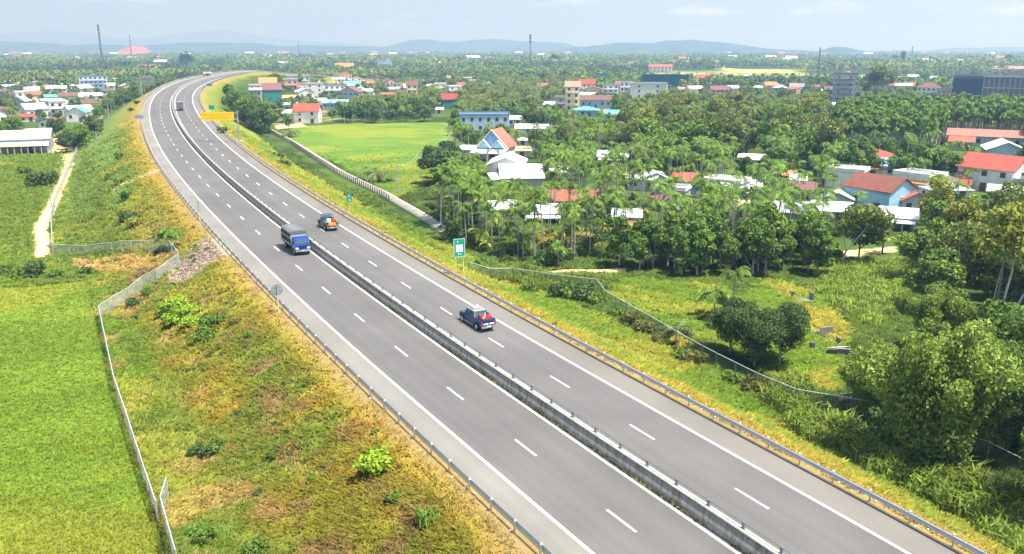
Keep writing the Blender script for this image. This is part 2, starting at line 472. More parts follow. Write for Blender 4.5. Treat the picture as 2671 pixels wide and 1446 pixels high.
def build_terrain():
    def axis(pts):
        out = []
        for a, b, st in pts: out.append(np.arange(a, b, st))
        return np.concatenate(out)
    g = lambda a, b, n: np.geomspace(a, b, n)
    X = np.concatenate([-g(27000, 460, 26), np.arange(-450, -130, 3.2), np.arange(-130, 110, .85), np.arange(110, 450, 3.2), g(460, 27000, 26)])
    Y = np.concatenate([[-600, -300, -150, -80, -40, -10, 10, 25], np.arange(35, 235, .85), np.arange(235, 700, 2.6), g(703, 28000, 45)])
    XX, YY = np.meshgrid(X, Y); nx, ny = len(X), len(Y)
    x = XX.ravel(); y = YY.ravel()
    D, _ = axis_dist(x, y)
    z = terrain_z(x, y, D)
    c = land_col(x, y, D)
    i = np.arange(nx * ny).reshape(ny, nx)
    F = np.stack([i[:-1, :-1], i[:-1, 1:], i[1:, 1:], i[1:, :-1]], -1).reshape(-1, 4)
    m = mat('turf', (0, 0, 0), rough=.95, var=.22, scale=1.3, detail=8, attr=True, spec=.05, bump=.5)
    return mesh_np('ground', np.stack([x, y, z], 1), F, m, colr=c, smooth=True, kind='structure')
ground = build_terrain()

# ---------------------------------------------------------------- the expressway
SR = np.arange(0, SL[-1] - 5, 2.0)
def ribbon(name, o1, o2, h, m, s=None, parent=None, kind='structure', lab=None, cat=None, wob=0.0):
    s = SR if s is None else s
    a = np.stack(off_pt(s, o1, h), 1); b = np.stack(off_pt(s, o2, h), 1)
    V = np.empty((2 * len(s), 3)); V[0::2] = a; V[1::2] = b
    i = np.arange(len(s) - 1) * 2
    F = np.stack([i, i + 1, i + 3, i + 2], 1)
    return mesh_np(name, V, F, m, kind=kind, parent=parent, label=lab, cat=cat)
def asphalt(name, base, streak):
    """worn asphalt with tracks that follow the lanes (uses the lane offset stored in UV)"""
    m = bpy.data.materials.new(name); m.use_nodes = True
    t = m.node_tree; n = t.nodes; L = t.links; b = n['Principled BSDF']
    b.inputs['Roughness'].default_value = .85; b.inputs['Specular IOR Level'].default_value = .25
    uv = n.new('ShaderNodeUVMap'); mp = n.new('ShaderNodeMapping'); mp.inputs['Scale'].default_value = (.9, .012, 1)
    L.new(uv.outputs[0], mp.inputs[0])
    a = n.new('ShaderNodeTexNoise'); a.inputs['Scale'].default_value = 1.0; a.inputs['Detail'].default_value = 5
    L.new(mp.outputs[0], a.inputs[0])
    g = n.new('ShaderNodeNewGeometry')
    c = n.new('ShaderNodeTexNoise'); c.inputs['Scale'].default_value = .12; c.inputs['Detail'].default_value = 8; L.new(g.outputs[0], c.inputs[0])
    d = n.new('ShaderNodeTexNoise'); d.inputs['Scale'].default_value = 6; d.inputs['Detail'].default_value = 3; L.new(g.outputs[0], d.inputs[0])
    m1 = n.new('ShaderNodeMath'); m1.operation = 'MULTIPLY_ADD'; m1.inputs[1].default_value = streak; m1.inputs[2].default_value = 1 - streak * .5
    L.new(a.outputs[0], m1.inputs[0])
    m2 = n.new('ShaderNodeMath'); m2.operation = 'MULTIPLY_ADD'; m2.inputs[1].default_value = .62; m2.inputs[2].default_value = .70
    L.new(c.outputs[0], m2.inputs[0])
    m3 = n.new('ShaderNodeMath'); m3.operation = 'MULTIPLY'; L.new(m1.outputs[0], m3.inputs[0]); L.new(m2.outputs[0], m3.inputs[1])
    m4 = n.new('ShaderNodeMath'); m4.operation = 'MULTIPLY_ADD'; m4.inputs[1].default_value = .22; m4.inputs[2].default_value = .89
    L.new(d.outputs[0], m4.inputs[0])
    m5 = n.new('ShaderNodeMath'); m5.operation = 'MULTIPLY'; L.new(m3.outputs[0], m5.inputs[0]); L.new(m4.outputs[0], m5.inputs[1])
    v = n.new('ShaderNodeVectorMath'); v.operation = 'SCALE'; v.inputs[0].default_value = base; L.new(m5.outputs[0], v.inputs['Scale'])
    L.new(v.outputs[0], b.inputs['Base Color'])
    return m
def ribbon_uv(name, offs, h, m, s=None):
    s = SR if s is None else s
    k = len(offs)
    V = np.stack([np.stack(off_pt(s, o, h), 1) for o in offs], 1).reshape(-1, 3)
    i = (np.arange(len(s) - 1)[:, None] * k + np.arange(k - 1)).ravel()
    F = np.stack([i, i + 1, i + k + 1, i + k], 1)
    o = mesh_np(name, V, F, m, kind='structure')
    uvl = o.data.uv_layers.new(name='UVMap')
    U = np.tile(np.array(offs, float), len(s)); W = np.repeat(s, k)
    uv = np.stack([U, W], 1)[F.ravel()]
    uvl.data.foreach_set('uv', uv.astype(np.float32).ravel())
    return o
M_ROAD = asphalt('asphalt', (0.119, 0.116, 0.109), .46)
M_SHO = asphalt('shoulder_asphalt', (0.190, 0.182, 0.158), .32)
ribbon_uv('road', [-8.55, -7, -5, -3, -1, 0, 1, 3, 5, 7, 8.35], 0.0, M_ROAD)
ribbon_uv('road_shoulder', [-10.75, -9.6, -8.55], 0.001, M_SHO)
ribbon_uv('road_shoulder', [8.35, 9.6, 10.85], 0.001, asphalt('shoulder_asphalt_right', (0.165, 0.156, 0.136), .30))
M_WHITE = mat('road_paint', (.74, .74, .71), rough=.7, var=.16, scale=3.5, detail=8)
for o_, w_ in ((-8.43, .24), (-.80, .22), (.98, .22), (8.24, .24)):
    ribbon('edge_line', o_ - w_ / 2, o_ + w_ / 2, .012, M_WHITE)
PER = 11.47
def dashes(name, o_, s0):
    V = []; F = []
    for i in range(-8, 60):
        s = s0 + i * PER
        if s < 2 or s > SL[-1] - 12: continue
        q = np.array([s, s + 3.0]); k = len(V)
        for a, b in ((0, -.085), (0, .085), (1, .085), (1, -.085)):
            V.append([float(v[0]) for v in off_pt(q[a:a + 1], o_ + b, .012)])
        F.append((k, k + 1, k + 2, k + 3))
    return mesh_np(name, np.array(V), np.array(F), M_WHITE, kind='structure')
def chain_of(px, py):
    r = px_ray(px, py); N = np.array(RN); t = -29.9 / (r @ N); return float(axis_dist(r[0] * t, r[1] * t)[1][0])
dashes('lane_line', -4.69, chain_of(1363.9, 1170.1) - 1.5)
dashes('lane_line', 4.69, chain_of(1455.7, 997.1) - 1.5)
# kerbs (a real step)
M_KERB = mat('kerb_concrete', (.30, .28, .24), var=.2, scale=1.2)
M_KERB2 = mat('kerb_concrete_mossy', (.10, .09, .065), var=.3, scale=1.2)
def kerb(o1, o2, h, m):
    s = SR; pts = [(o1, -.1), (o1, h), (o2, h), (o2, -.3)]
    V = np.stack([np.stack(off_pt(s, o, hh), 1) for o, hh in pts], 1).reshape(-1, 3)
    i = (np.arange(len(s) - 1)[:, None] * 4 + np.arange(3)).ravel()
    F = np.stack([i, i + 1, i + 5, i + 4], 1)
    return mesh_np('kerb', V, F, m, kind='structure')
kerb(-10.75, -10.93, .10, M_KERB)
kerb(10.85, 11.02, .12, M_KERB2)
# ---------------------------------------------------------------- median barrier, guardrails, fences
M_CONC = mat('barrier_concrete', (.33, .32, .28), var=.36, scale=1.3, rgb2=(.13, .115, .08), stretch=(2.6, 2.6, .22), detail=7)
M_GALV = mat('galvanised_steel', (.46, .49, .52), rough=.42, metal=.7, var=.10, scale=2)
M_STEEL_D = mat('grey_steel', (.25, .27, .29), rough=.5, metal=.5, var=.15, scale=3)
M_RUST = mat('rusty_steel', (.28, .20, .13), rough=.7, metal=.2, var=.3, scale=3)
def sweep(name, prof, s, m, parent, closed=True, kind=None, lab=None):
    k = len(prof)
    V = np.stack([np.stack(off_pt(s, o, h), 1) for o, h in prof], 1).reshape(-1, 3)
    js = np.arange(k if closed else k - 1)
    i = np.arange(len(s) - 1)[:, None] * k
    a = (i + js).ravel(); b = (i + (js + 1) % k).ravel()
    F = np.stack([a, b, b + k, a + k], 1)
    return mesh_np(name, V, F, m, parent=parent, kind=kind, label=lab)
def post_mb(mb, s, o, h, w, d, m, z0=-.3):
    x, y, z = [float(v) for v in off_pt(np.array([s]), o)] if False else [float(v[0]) for v in off_pt(np.array([s]), o)]
    mb.box((x, y, z + (h + z0) / 2), (d, w, h - z0), m, rz=heading(s))
def posts(name, parent, s_list, maker, near=96):
    """the nearest posts are parts of their own, the rest one part of kind stuff"""
    for s in s_list[:near]:
        mb = MB(); maker(mb, s); mb.build(name, parent)
    mb = MB()
    for s in s_list[near:]: maker(mb, s)
    mb.build(name + '_row', parent, kind='stuff')
SB = np.arange(4, SL[-1] - 8, 2.0)
med = empty('median_barrier', (0, 0, 0), label='long stained concrete barrier with a thin pipe rail between the two carriageways', cat='barrier')
sweep('wall', [(-.43, -.1), (-.43, .10), (-.30, .28), (-.22, 1.06), (.22, 1.06), (.30, .28), (.43, .10), (.43, -.1)], SB, M_CONC, med)
sweep('coping', [(-.25, 1.063), (-.25, 1.12), (.25, 1.12), (.25, 1.063)], SB, mat('coping_concrete', (.36, .35, .31), var=.3, scale=2), med)
sweep('rail', [(.09, 1.50), (.12, 1.55), (.15, 1.50), (.12, 1.45)], SB, M_STEEL_D, med)
_n0 = float(np.interp(38, AX[:, 1], SL))
def _mp(mb, s):
    post_mb(mb, s, .12, 1.52, .10, .10, M_STEEL_D, 1.1)
    post_mb(mb, s, .12, 1.16, .20, .22, M_STEEL_D, 1.1)
    post_mb(mb, s + .14, .12, 1.52, .05, .05, M_STEEL_D, 1.1)
posts('post', med, list(np.arange(_n0 - 12, SL[-1] - 12, 3.0)), _mp)
def weeds():
    rs = np.random.default_rng(12); n = 5200; s = _n0 - 10 + 260 * rs.random(n) ** 1.3; k = (vnoise(s, s * 0, 5) > .38); s = s[k]; n = len(s)
    side = np.where(rs.random(n) < .75, -1, 1); o = side * (.47 + np.abs(rs.normal(0, .07, n))); X, Y, Z = off_pt(s, o, .0); V = []; 
    a = rs.uniform(0, 6.28, n); h = rs.uniform(.06, .24, n); w = rs.uniform(.03, .07, n)
    v = np.stack([np.stack([X - np.cos(a) * w, Y - np.sin(a) * w, Z], -1), np.stack([X + np.cos(a) * w, Y + np.sin(a) * w, Z], -1), np.stack([X + np.cos(a) * w * 1.4 + np.sin(a) * h * .5, Y + np.sin(a) * w * 1.4 - np.cos(a) * h * .5, Z + h], -1), np.stack([X - np.cos(a) * w * 1.2 + np.sin(a) * h * .5, Y - np.sin(a) * w * 1.2, Z + h * .9], -1)], 1).reshape(-1, 3)
    mesh_np('weeds', v, np.arange(len(v)).reshape(-1, 4), mat('weed_brown_green', (.13, .12, .035), var=.35, island=.4, upn=.4), kind='stuff')
weeds()
# drain openings at the foot of the wall, one part of many
mb = MB()
for s in np.arange(_n0 - 6, _n0 + 150, 3.0):
    x, y, z = [float(v[0]) for v in off_pt(np.array([s]), -.425)]
    mb.box((x, y, z + .05), (.32, .05, .09), mat('drain_dark', (.02, .02, .02), var=.1), rz=heading(s))
mb.build('drain_holes', med, kind='stuff')

def guardrail(side, s0, s1, lab, near=96, far_too=True):
    g = empty('guardrail', (0, 0, 0), label=lab, cat='guardrail', group='steel guardrails along the road edges')
    o = 11.28 * side; i = side
    s = np.arange(s0, s1, 2.0)
    # W-beam profile on the traffic side
    hs = [.45, .49, .54, .58, .62, .66, .71, .76, .80]; ds = [0, .07, .07, .0, .0, .0, .07, .07, 0]
    prof = [(o - i * (.06 + d), h) for h, d in zip(hs, ds)]
    prof += [(o - i * (.05 + d), h + .01) for h, d in list(zip(hs, ds))[::-1]]
    sweep('beam', prof, s, M_GALV, g)
    first = max(s0, float(np.interp(30, AX[:, 1], SL)))
    def mk(mb, q):
        x, y, z = [float(v[0]) for v in off_pt(np.array([q]), o + i * .08)]
        mb.tube([(x, y, z - .5), (x, y, z + .86)], .065, M_GALV, n=7)
        x2, y2, z2 = [float(v[0]) for v in off_pt(np.array([q]), o)]
        mb.box((x2, y2, z2 + .62), (.12, .10, .16), M_GALV, rz=heading(q))
        mb.box((x2, y2, z2 + .86), (.10, .12, .09), mat('reflector', (.8, .8, .75), var=.05), rz=heading(q))
    posts('post', g, list(np.arange(first, s1, 2.93)), mk, near)
    return g
guardrail(-1, 4, SL[-1] - 10, 'steel W-beam guardrail along the left edge beside the ochre slope')
guardrail(1, 4, SL[-1] - 10, 'blue-grey steel W-beam guardrail along the right edge of the road')

def mesh_mat(name, rgb, dens):
    """wire mesh seen from far: a procedural grid of wires with real holes"""
    m = mat(name, rgb, rough=.6, metal=.3, var=.1)
    t = m.node_tree; n = t.nodes; L = t.links
    tr = n.new('ShaderNodeBsdfTransparent'); ms = n.new('ShaderNodeMixShader')
    uv = n.new('ShaderNodeUVMap'); sp = n.new('ShaderNodeSeparateXYZ'); L.new(uv.outputs[0], sp.inputs[0])
    ks = []
    for ax in (0, 1):
        a = n.new('ShaderNodeMath'); a.operation = 'MULTIPLY'; a.inputs[1].default_value = 12.0; L.new(sp.outputs[ax], a.inputs[0])
        b = n.new('ShaderNodeMath'); b.operation = 'FRACT'; L.new(a.outputs[0], b.inputs[0])
        c = n.new('ShaderNodeMath'); c.operation = 'LESS_THAN'; c.inputs[1].default_value = dens; L.new(b.outputs[0], c.inputs[0]); ks.append(c)
    mx = n.new('ShaderNodeMath'); mx.operation = 'MAXIMUM'; L.new(ks[0].outputs[0], mx.inputs[0]); L.new(ks[1].outputs[0], mx.inputs[1])
    L.new(mx.outputs[0], ms.inputs[0]); L.new(tr.outputs[0], ms.inputs[1]); L.new(n['Principled BSDF'].outputs[0], ms.inputs[2])
    L.new(ms.outputs[0], n['Material Output'].inputs[0])
    return m
def resample(P, st):
    P = np.array(P, float); d = np.hypot(*np.diff(P, axis=0).T); c = np.concatenate([[0], np.cumsum(d)])
    n = max(1, int(round(c[-1] / st))); q = np.linspace(0, c[-1], n + 1)
    return np.stack([np.interp(q, c, P[:, 0]), np.interp(q, c, P[:, 1])], 1)
def fence(P, h, lab, m_mesh, m_post, m_rail, step=3.0, pw=.10, corners=None, stepped=False, panel=None, group='wire fences beside the expressway', rails=(1.0,)):
    f = empty('wire_fence', (0, 0, 0), label=lab, cat='fence', group=group)
    Q = []
    for a, b in zip(P[:-1], P[1:]):
        r = resample([a, b], step)
        Q += list(r if not len(Q) else r[1:])
    Q = np.array(Q); Z = terrain_z(Q[:, 0], Q[:, 1])
    pm = MB(); rm = MB(); V = []; F = []; UV = []
    for k in range(len(Q) - 1):
        a, b = Q[k], Q[k + 1]; za, zb = Z[k], Z[k + 1]
        if stepped: za = zb = max(za, zb)
        L = math.hypot(*(b - a)); i = len(V)
        V += [(a[0], a[1], za - .1), (b[0], b[1], zb - .1), (b[0], b[1], zb + h), (a[0], a[1], za + h)]
        F.append((i, i + 1, i + 2, i + 3)); UV += [(0, 0), (L, 0), (L, h), (0, h)]
        for rr in rails: rm.tube([(a[0], a[1], za + h * rr), (b[0], b[1], zb + h * rr)], .035, m_rail, n=5)
    o = mesh_np('mesh', np.array(V), np.array(F), m_mesh, parent=f)
    o.data.uv_layers.new(name='UVMap').data.foreach_set('uv', np.array(UV, np.float32).ravel())
    rm.build('rail', f)
    for k in range(len(Q)):
        pm = MB(); z = Z[k]
        if stepped and k < len(Q) - 1: z = max(Z[k], Z[k + 1])
        pm.box((Q[k][0], Q[k][1], z + (h - .4) / 2), (pw, pw, h + .5), m_post)
        pm.build('post', f)
        if k > 95: break
    return f
M_MESH = mesh_mat('galvanised_mesh', (.42, .47, .48), .16)
M_MESH_D = mesh_mat('dark_mesh', (.16, .20, .18), .15)
M_MESH_W = mesh_mat('pale_mesh', (.55, .60, .60), .25)
M_PC = mat('fence_post_concrete', (.42, .42, .40), var=.2)
M_PG = mat('fence_post_green', (.13, .18, .15), var=.2)
M_RAIL_L = mat('rail_pale', (.55, .60, .58), rough=.5, var=.1)
gl = lambda L: [hit(a * DS, b * DS)[:2] for a, b in L]
fence(gl(LF_PX), 1.9, 'pale mesh fence running beside the sandy footpath on the left', M_MESH_W, M_PC, M_RAIL_L)
fence(gl(LF2_PX), 1.9, 'green grey mesh fence crossing the grass from the path to the slope', M_MESH, M_PC, M_RAIL_L, step=3.4)
fence(gl(LF3_PX), 1.9, 'long mesh fence with a white top rail bordering the lime green field', M_MESH_W, M_PC, M_RAIL_L, stepped=False, step=2.9)
fence(gl(LF4_PX), 2.0, 'short turned fence panel at the lower left end of the field fence', M_MESH_W, M_PC, M_RAIL_L)
fence(gl([(242, 350), (250, 318), (262, 288), (300, 262)]), 1.9, 'faint pale fence along the foot of the slope near the village', M_MESH_W, M_PC, M_RAIL_L)
RF = [(1180, 690), (1290, 706), (1400, 722), (1500, 735), (1522, 765), (1700, 873), (1800, 930), (1900, 982), (2000, 1025), (2210, 1062)]
fence(gl(RF), 1.9, 'dark green mesh fence with a pale rail beside the orchard and graves', M_MESH_D, M_PG, M_RAIL_L, rails=(1.0,))
fence(gl([(2210, 1062), (2330, 1110), (2480, 1165), (2576, 1215), (2720, 1290)]), 1.9, 'mesh fence passing under the bamboo at the right edge', M_MESH_D, M_PG, M_RAIL_L)
# dark posted fence with a pale concrete footway behind it, right of the road
PFX = gl([(672, 330), (730, 362), (785, 398), (850, 440), (905, 468), (955, 492), (1010, 525), (1062, 556), (1105, 588)])
def footway():
    P = resample(PFX, 2.0); T = np.gradient(P, axis=0); T /= np.hypot(T[:, 0], T[:, 1])[:, None]; Nn = np.stack([-T[:, 1], T[:, 0]], 1)
    if Nn[0, 0] < 0: Nn = -Nn
    a = P + Nn * .2; b = P + Nn * 2.2
    za = terrain_z(P[:, 0], P[:, 1]) + .12
    V = np.empty((2 * len(P), 3)); V[0::2] = np.c_[a, za]; V[1::2] = np.c_[b, za + .5]
    W = V.copy(); W[:, 2] -= .5
    i = np.arange(len(P) - 1) * 2; n = len(V)
    F = np.concatenate([np.stack([i, i + 1, i + 3, i + 2], 1), np.stack([i, i + 2, i + 2 + n, i + n], 1), np.stack([i + 1, i + 1 + n, i + 3 + n, i + 3], 1)])
    mesh_np('path', np.concatenate([V, W]), F, mat('pale_concrete', (.36, .34, .29), var=.3, scale=.8), kind='structure')
footway()
fence(PFX, 1.5, 'fence of dark posts in front of the pale footway beside the bright green field', M_MESH_D, mat('post_brown', (.14, .11, .08), var=.2), mat('post_brown', (.14, .11, .08)), step=2.0, pw=.22)

# ---------------------------------------------------------------- road signs
M_POSTW = mat('post_white', (.78, .76, .68), var=.06); M_POSTY = mat('post_yellow', (.72, .55, .08), var=.06)
M_SGREEN = mat('sign_green', (.012, .33, .22), rough=.4, var=.04); M_SBACK = mat('sign_back_grey', (.36, .38, .38), rough=.45, metal=.4, var=.12, scale=2)
M_SYEL = mat('sign_yellow', (.95, .62, .004), rough=.4, var=.03, scale=.4); M_SWHITE = mat('sign_white', (.85, .85, .85), rough=.4, var=.03)
M_BROWN = mat('sign_lettering', (.62, .25, .004), rough=.5, var=.1)
def striped(parent, x, y, z0, z1, r=.055):
    mb = MB(); z = z0; k = 0
    while z < z1:
        mb.tube([(x, y, z), (x, y, min(z + .42, z1))], r, M_POSTW if k % 2 == 0 else M_POSTY, n=8); z += .42; k += 1
    mb.build('post', parent)
def txt(body, size, m, parent, loc, rot, name='lettering', ext=.004, align='CENTER'):
    cu = bpy.data.curves.new(name, 'FONT'); cu.body = body; cu.size = size; cu.extrude = ext; cu.align_x = align; cu.align_y = 'CENTER'
    cu.materials.append(m)
    o = bpy.data.objects.new(name, cu); COL.objects.link(o); o.location = loc; o.rotation_euler = rot; o.parent = parent
    KIDS.setdefault(parent.name, []).append(o)
    return o
# round sign, seen from the back
x, y, z = hit(727, 818); s_ = axis_dist(x, y)[1][0]; hd = heading(s_)
t = empty('round_sign', (x, y, z), hd, 'round traffic sign seen from its grey back, on a striped post by the left guardrail', 'road sign', 'signs along the expressway')
Ltop = 3.3
striped(t, 0, 0, -.3, 2.0); mb = MB(); mb.tube([(0, 0, 1.95), (0, 0, 3.3)], .05, M_SBACK, n=8); mb.build('upper_post', t)
mb = MB(); mb.tube([(.07, 0, 2.65), (.095, 0, 2.65)], .68, M_SBACK, n=32); mb.build('disc', t)
mb = MB()
for zz, w in ((3.0, .95), (2.65, 1.3), (2.35, 1.1)): mb.box((.052, 0, zz), (.03, w, .05), M_GALV)
mb.build('brackets', t)
mb = MB(); mb.tube([(.097, 0, 2.65), (.101, 0, 2.65)], .62, M_SWHITE, n=32); mb.build('face', t)
# narrow edge-on sign
x, y, z = hit(523, 594); s_ = axis_dist(x, y)[1][0]
t = empty('edge_on_sign', (x, y, z), math.radians(100), 'narrow grey sign seen edge on above a striped post on the left slope', 'road sign', 'signs along the expressway')
striped(t, 0, 0, -.4, 2.6); mb = MB(); mb.box((0, 0, 3.3), (.9, .06, 1.9), M_SBACK); mb.build('panel', t)
# small blue grey sign on two posts at the bend
x, y, z = hit(362, 336)
t = empty('small_sign', (x, y, z), 0, 'small grey-blue sign panel on a striped post at the outside of the bend', 'road sign', 'signs along the expressway')
striped(t, 0, 0, -.4, 3.2); mb = MB(); mb.box((.5, .0, 3.6), (2.6, .07, 1.1), mat('sign_bluegrey', (.30, .34, .42), var=.08)); mb.build('panel', t)
# green board with a white panel
x1, y1, z1 = hit(1189, 716); s_ = axis_dist(x1, y1)[1][0]
t = empty('green_information_board', (x1, y1, z1), heading(s_) - math.pi / 2 - .12, 'upright green board with a white square on two striped posts beside the right guardrail', 'road sign', 'signs along the expressway')
striped(t, 0, 0, -.6, 2.3, .06); striped(t, 1.05, 0, -.6, 2.3, .06)
mb = MB(); mb.box((.5, -.08, 3.45), (1.6, .05, 2.45), M_SGREEN); mb.build('board', t)
mb = MB()
for a, b, c, d in ((.5, 4.62, 1.5, .05), (.5, 2.28, 1.5, .05), (-.24, 3.45, .05, 2.3), (1.24, 3.45, .05, 2.3)): mb.box((a, -.108, b), (c, .006, d), M_SWHITE)
mb.build('border', t)
mb = MB(); mb.box((.5, -.11, 3.4), (.9, .01, .95), M_SWHITE); mb.build('white_square', t)
mb = MB(); mb.box((.3, -.11, 4.25), (.11, .01, .24), M_SWHITE); mb.box((.4, -.11, 2.65), (.11, .01, .22), M_SWHITE); mb.box((.65, -.11, 2.65), (.08, .01, .18), M_SWHITE)
mb.build('symbols', t)
# little green distance plate
x, y, z = hit(913, 561)
t = empty('distance_plate', (x, y, z), 0.1, 'small green plate with white figures on a striped post behind the right guardrail', 'road sign', 'signs along the expressway')
striped(t, 0, 0, -.5, 2.4); mb = MB(); mb.box((0, -.07, 2.9), (.9, .04, 1.35), M_SGREEN); mb.build('plate', t)
mb = MB(); mb.box((0, -.095, 3.2), (.12, .01, .42), M_SWHITE); mb.box((0, -.095, 2.55), (.12, .01, .4), M_SWHITE); mb.box((.22, -.095, 2.5), (.1, .01, .3), M_SWHITE); mb.build('figures', t)
# yellow cantilever board
x, y, z = hit(625, 371); 
t = empty('cantilever_sign', (x, y, z), math.radians(4), 'wide yellow overhead board on a grey cantilever post at the right shoulder', 'road sign', 'signs along the expressway')
D_ = math.hypot(x, y); k_ = D_ / FOC * 1.02
H_ = 74 * k_ * 1.0
mb = MB(); mb.tube([(0, 0, -.2), (0, 0, H_)], .24, M_GALV, n=10, r2=.17); mb.build('post', t)
mb = MB(); mb.box((0, 0, .05), (2.0, 1.4, .5), M_PC); mb.build('footing', t)
yb, yt = 0.0, 0.0
pw_ = 78 * k_; ph_ = 20 * k_
pc = (-.6 - pw_ / 2 - .3, -.35, H_ - 12.5 * k_)
mb = MB(); mb.box(pc, (pw_, .14, ph_), M_SYEL); mb.build('board', t)
mb = MB()
for dz in (-.35, .35): mb.tube([(.1, 0, pc[2] + ph_ * dz), (-.9 - pw_ * .9, 0, pc[2] + ph_ * dz)], .10, M_GALV, n=7)
for i in range(6): mb.tube([(-.4 - i * pw_ / 6.5, 0, pc[2] - ph_ * .35), (-.4 - (i + .5) * pw_ / 6.5, 0, pc[2] + ph_ * .35)], .05, M_GALV, n=5)
mb.build('arm', t)
for row, (zz, segs) in enumerate(((.17, [(-.45, .10), (-.31, .12), (-.17, .10), (-.05, .09), (.09, .10), (.22, .09), (.38, .16)]), (-.17, [(-.24, .12), (-.09, .14), (.06, .12), (.17, .08), (.30, .11)]))):
    mb = MB()
    for u, w_ in segs:
        n_ = 4
        for q in range(n_):
            xx = pc[0] + (u - .02 + w_ * (q / n_ - .5)) * pw_
            mb.box((xx, -.425, pc[2] + zz * ph_), (w_ / n_ * pw_ * .30, .01, ph_ * .17), M_BROWN)
            mb.box((xx + w_ / n_ * pw_ * .22, -.425, pc[2] + (zz + .05 * (-1) ** q) * ph_), (w_ / n_ * pw_ * .28, .01, ph_ * .05), M_BROWN)
    mb.build('lettering', t)
# far grey cantilever board, seen from behind
x, y, z = hit(371, 256)
t = empty('cantilever_sign', (x, y, z), math.radians(-3), 'grey backed overhead board on a tall post at the left of the far bend', 'road sign', 'signs along the expressway')
k_ = math.hypot(x, y) / FOC
mb = MB(); mb.tube([(0, 0, -.2), (0, 0, 52 * k_)], .25, M_GALV, n=8); mb.build('post', t)
mb = MB(); mb.box((18 * k_, 0, 42 * k_), (27 * k_, .15, 15 * k_), M_SBACK); mb.build('board', t)
mb = MB()
for q in (37, 47): mb.tube([(0, -.2, q * k_), (30 * k_, -.2, q * k_)], .12, M_GALV, n=6)
mb.build('arm', t)
for px, py, w, h, lab in ((553, 284, 13, 10, 'small green board on two posts above the yellow sign'), (548, 227, 12, 6, 'farthest pale green board beside the inside of the bend')):
    x, y, z = hit(px, py + (12 if h > 6 else 8)); k_ = math.hypot(x, y) / FOC
    t = empty('green_board', (x, y, z), 0, lab, 'road sign', 'signs along the expressway')
    mb = MB(); mb.box((0, 0, (h / 2 + 9) * k_), (w * k_, .1, h * k_), M_SGREEN); mb.build('board', t)
    for q in (-.3, .3):
        mb = MB(); mb.tube([(w * k_ * q, .1, -.5), (w * k_ * q, .1, 12 * k_)], .08, M_POSTW, n=6); mb.build('post', t)

# ---------------------------------------------------------------- vehicles
def paint(name, rgb, rough=.25): return mat(name, rgb, rough=rough, var=.05, scale=3, spec=.5, coord='obj')
M_BLUE = paint('truck_blue', (.008, .042, .30)); M_NAVY = paint('pickup_blue', (.006, .045, .15)); M_GLASS = paint('vehicle_glass', (.03, .09, .11), .08)
M_TYRE = mat('tyre_rubber', (.018, .018, .02), var=.2, coord='obj'); M_RIM = mat('wheel_rim', (.55, .55, .56), rough=.35, metal=.6, var=.05, coord='obj')
M_TARP = mat('tarpaulin_grey', (.15, .16, .16), rough=.8, var=.22, scale=1.2, coord='obj'); M_WOODW = mat('truck_body_white', (.62, .60, .54), var=.15, scale=3, coord='obj')
M_CHROME = mat('chrome', (.7, .7, .7), rough=.2, metal=.9, var=.05); M_LAMP = mat('lamp_clear', (.85, .86, .88), rough=.15, var=.03); M_TAIL = mat('lamp_red', (.55, .02, .02), rough=.2, var=.05)
M_WRAP = mat('cargo_wrap', (.45, .40, .38), var=.25, coord='obj'); M_RED = mat('cargo_red', (.36, .03, .04), var=.2, coord='obj'); M_ORANGE = mat('cargo_orange', (.80, .28, .03), var=.2, coord='obj'); M_BLACK = mat('black_plastic', (.02, .02, .022), var=.1)
M_TEAL = paint('jeep_teal', (.008, .07, .075)); M_GREYV = paint('van_grey', (.22, .22, .24)); M_CREAM = paint('cream_roof', (.27, .28, .24))
def wheel(parent, x, y, r, w):
    mb = MB(); mb.tube([(x, y - w / 2, r), (x, y + w / 2, r)], r, M_TYRE, n=20); o = mb.build('wheel', parent)
    mb = MB(); s = 1 if y > 0 else -1; mb.tube([(x, y + s * (w / 2 - .06), r), (x, y + s * (w / 2 + .012), r)], r * .6, M_RIM, n=16); mb.build('rim', o)
def place_vehicle(name, px, py, off, lab, cat, back=False):
    x, y, z = hit(px, py); s = float(axis_dist(x, y)[1][0])
    X, Y, Z = [float(v[0]) for v in off_pt(np.array([s]), off)]
    t = empty(name, (X, Y, Z), heading(s) + (math.pi if back else 0), lab, cat)
    return t
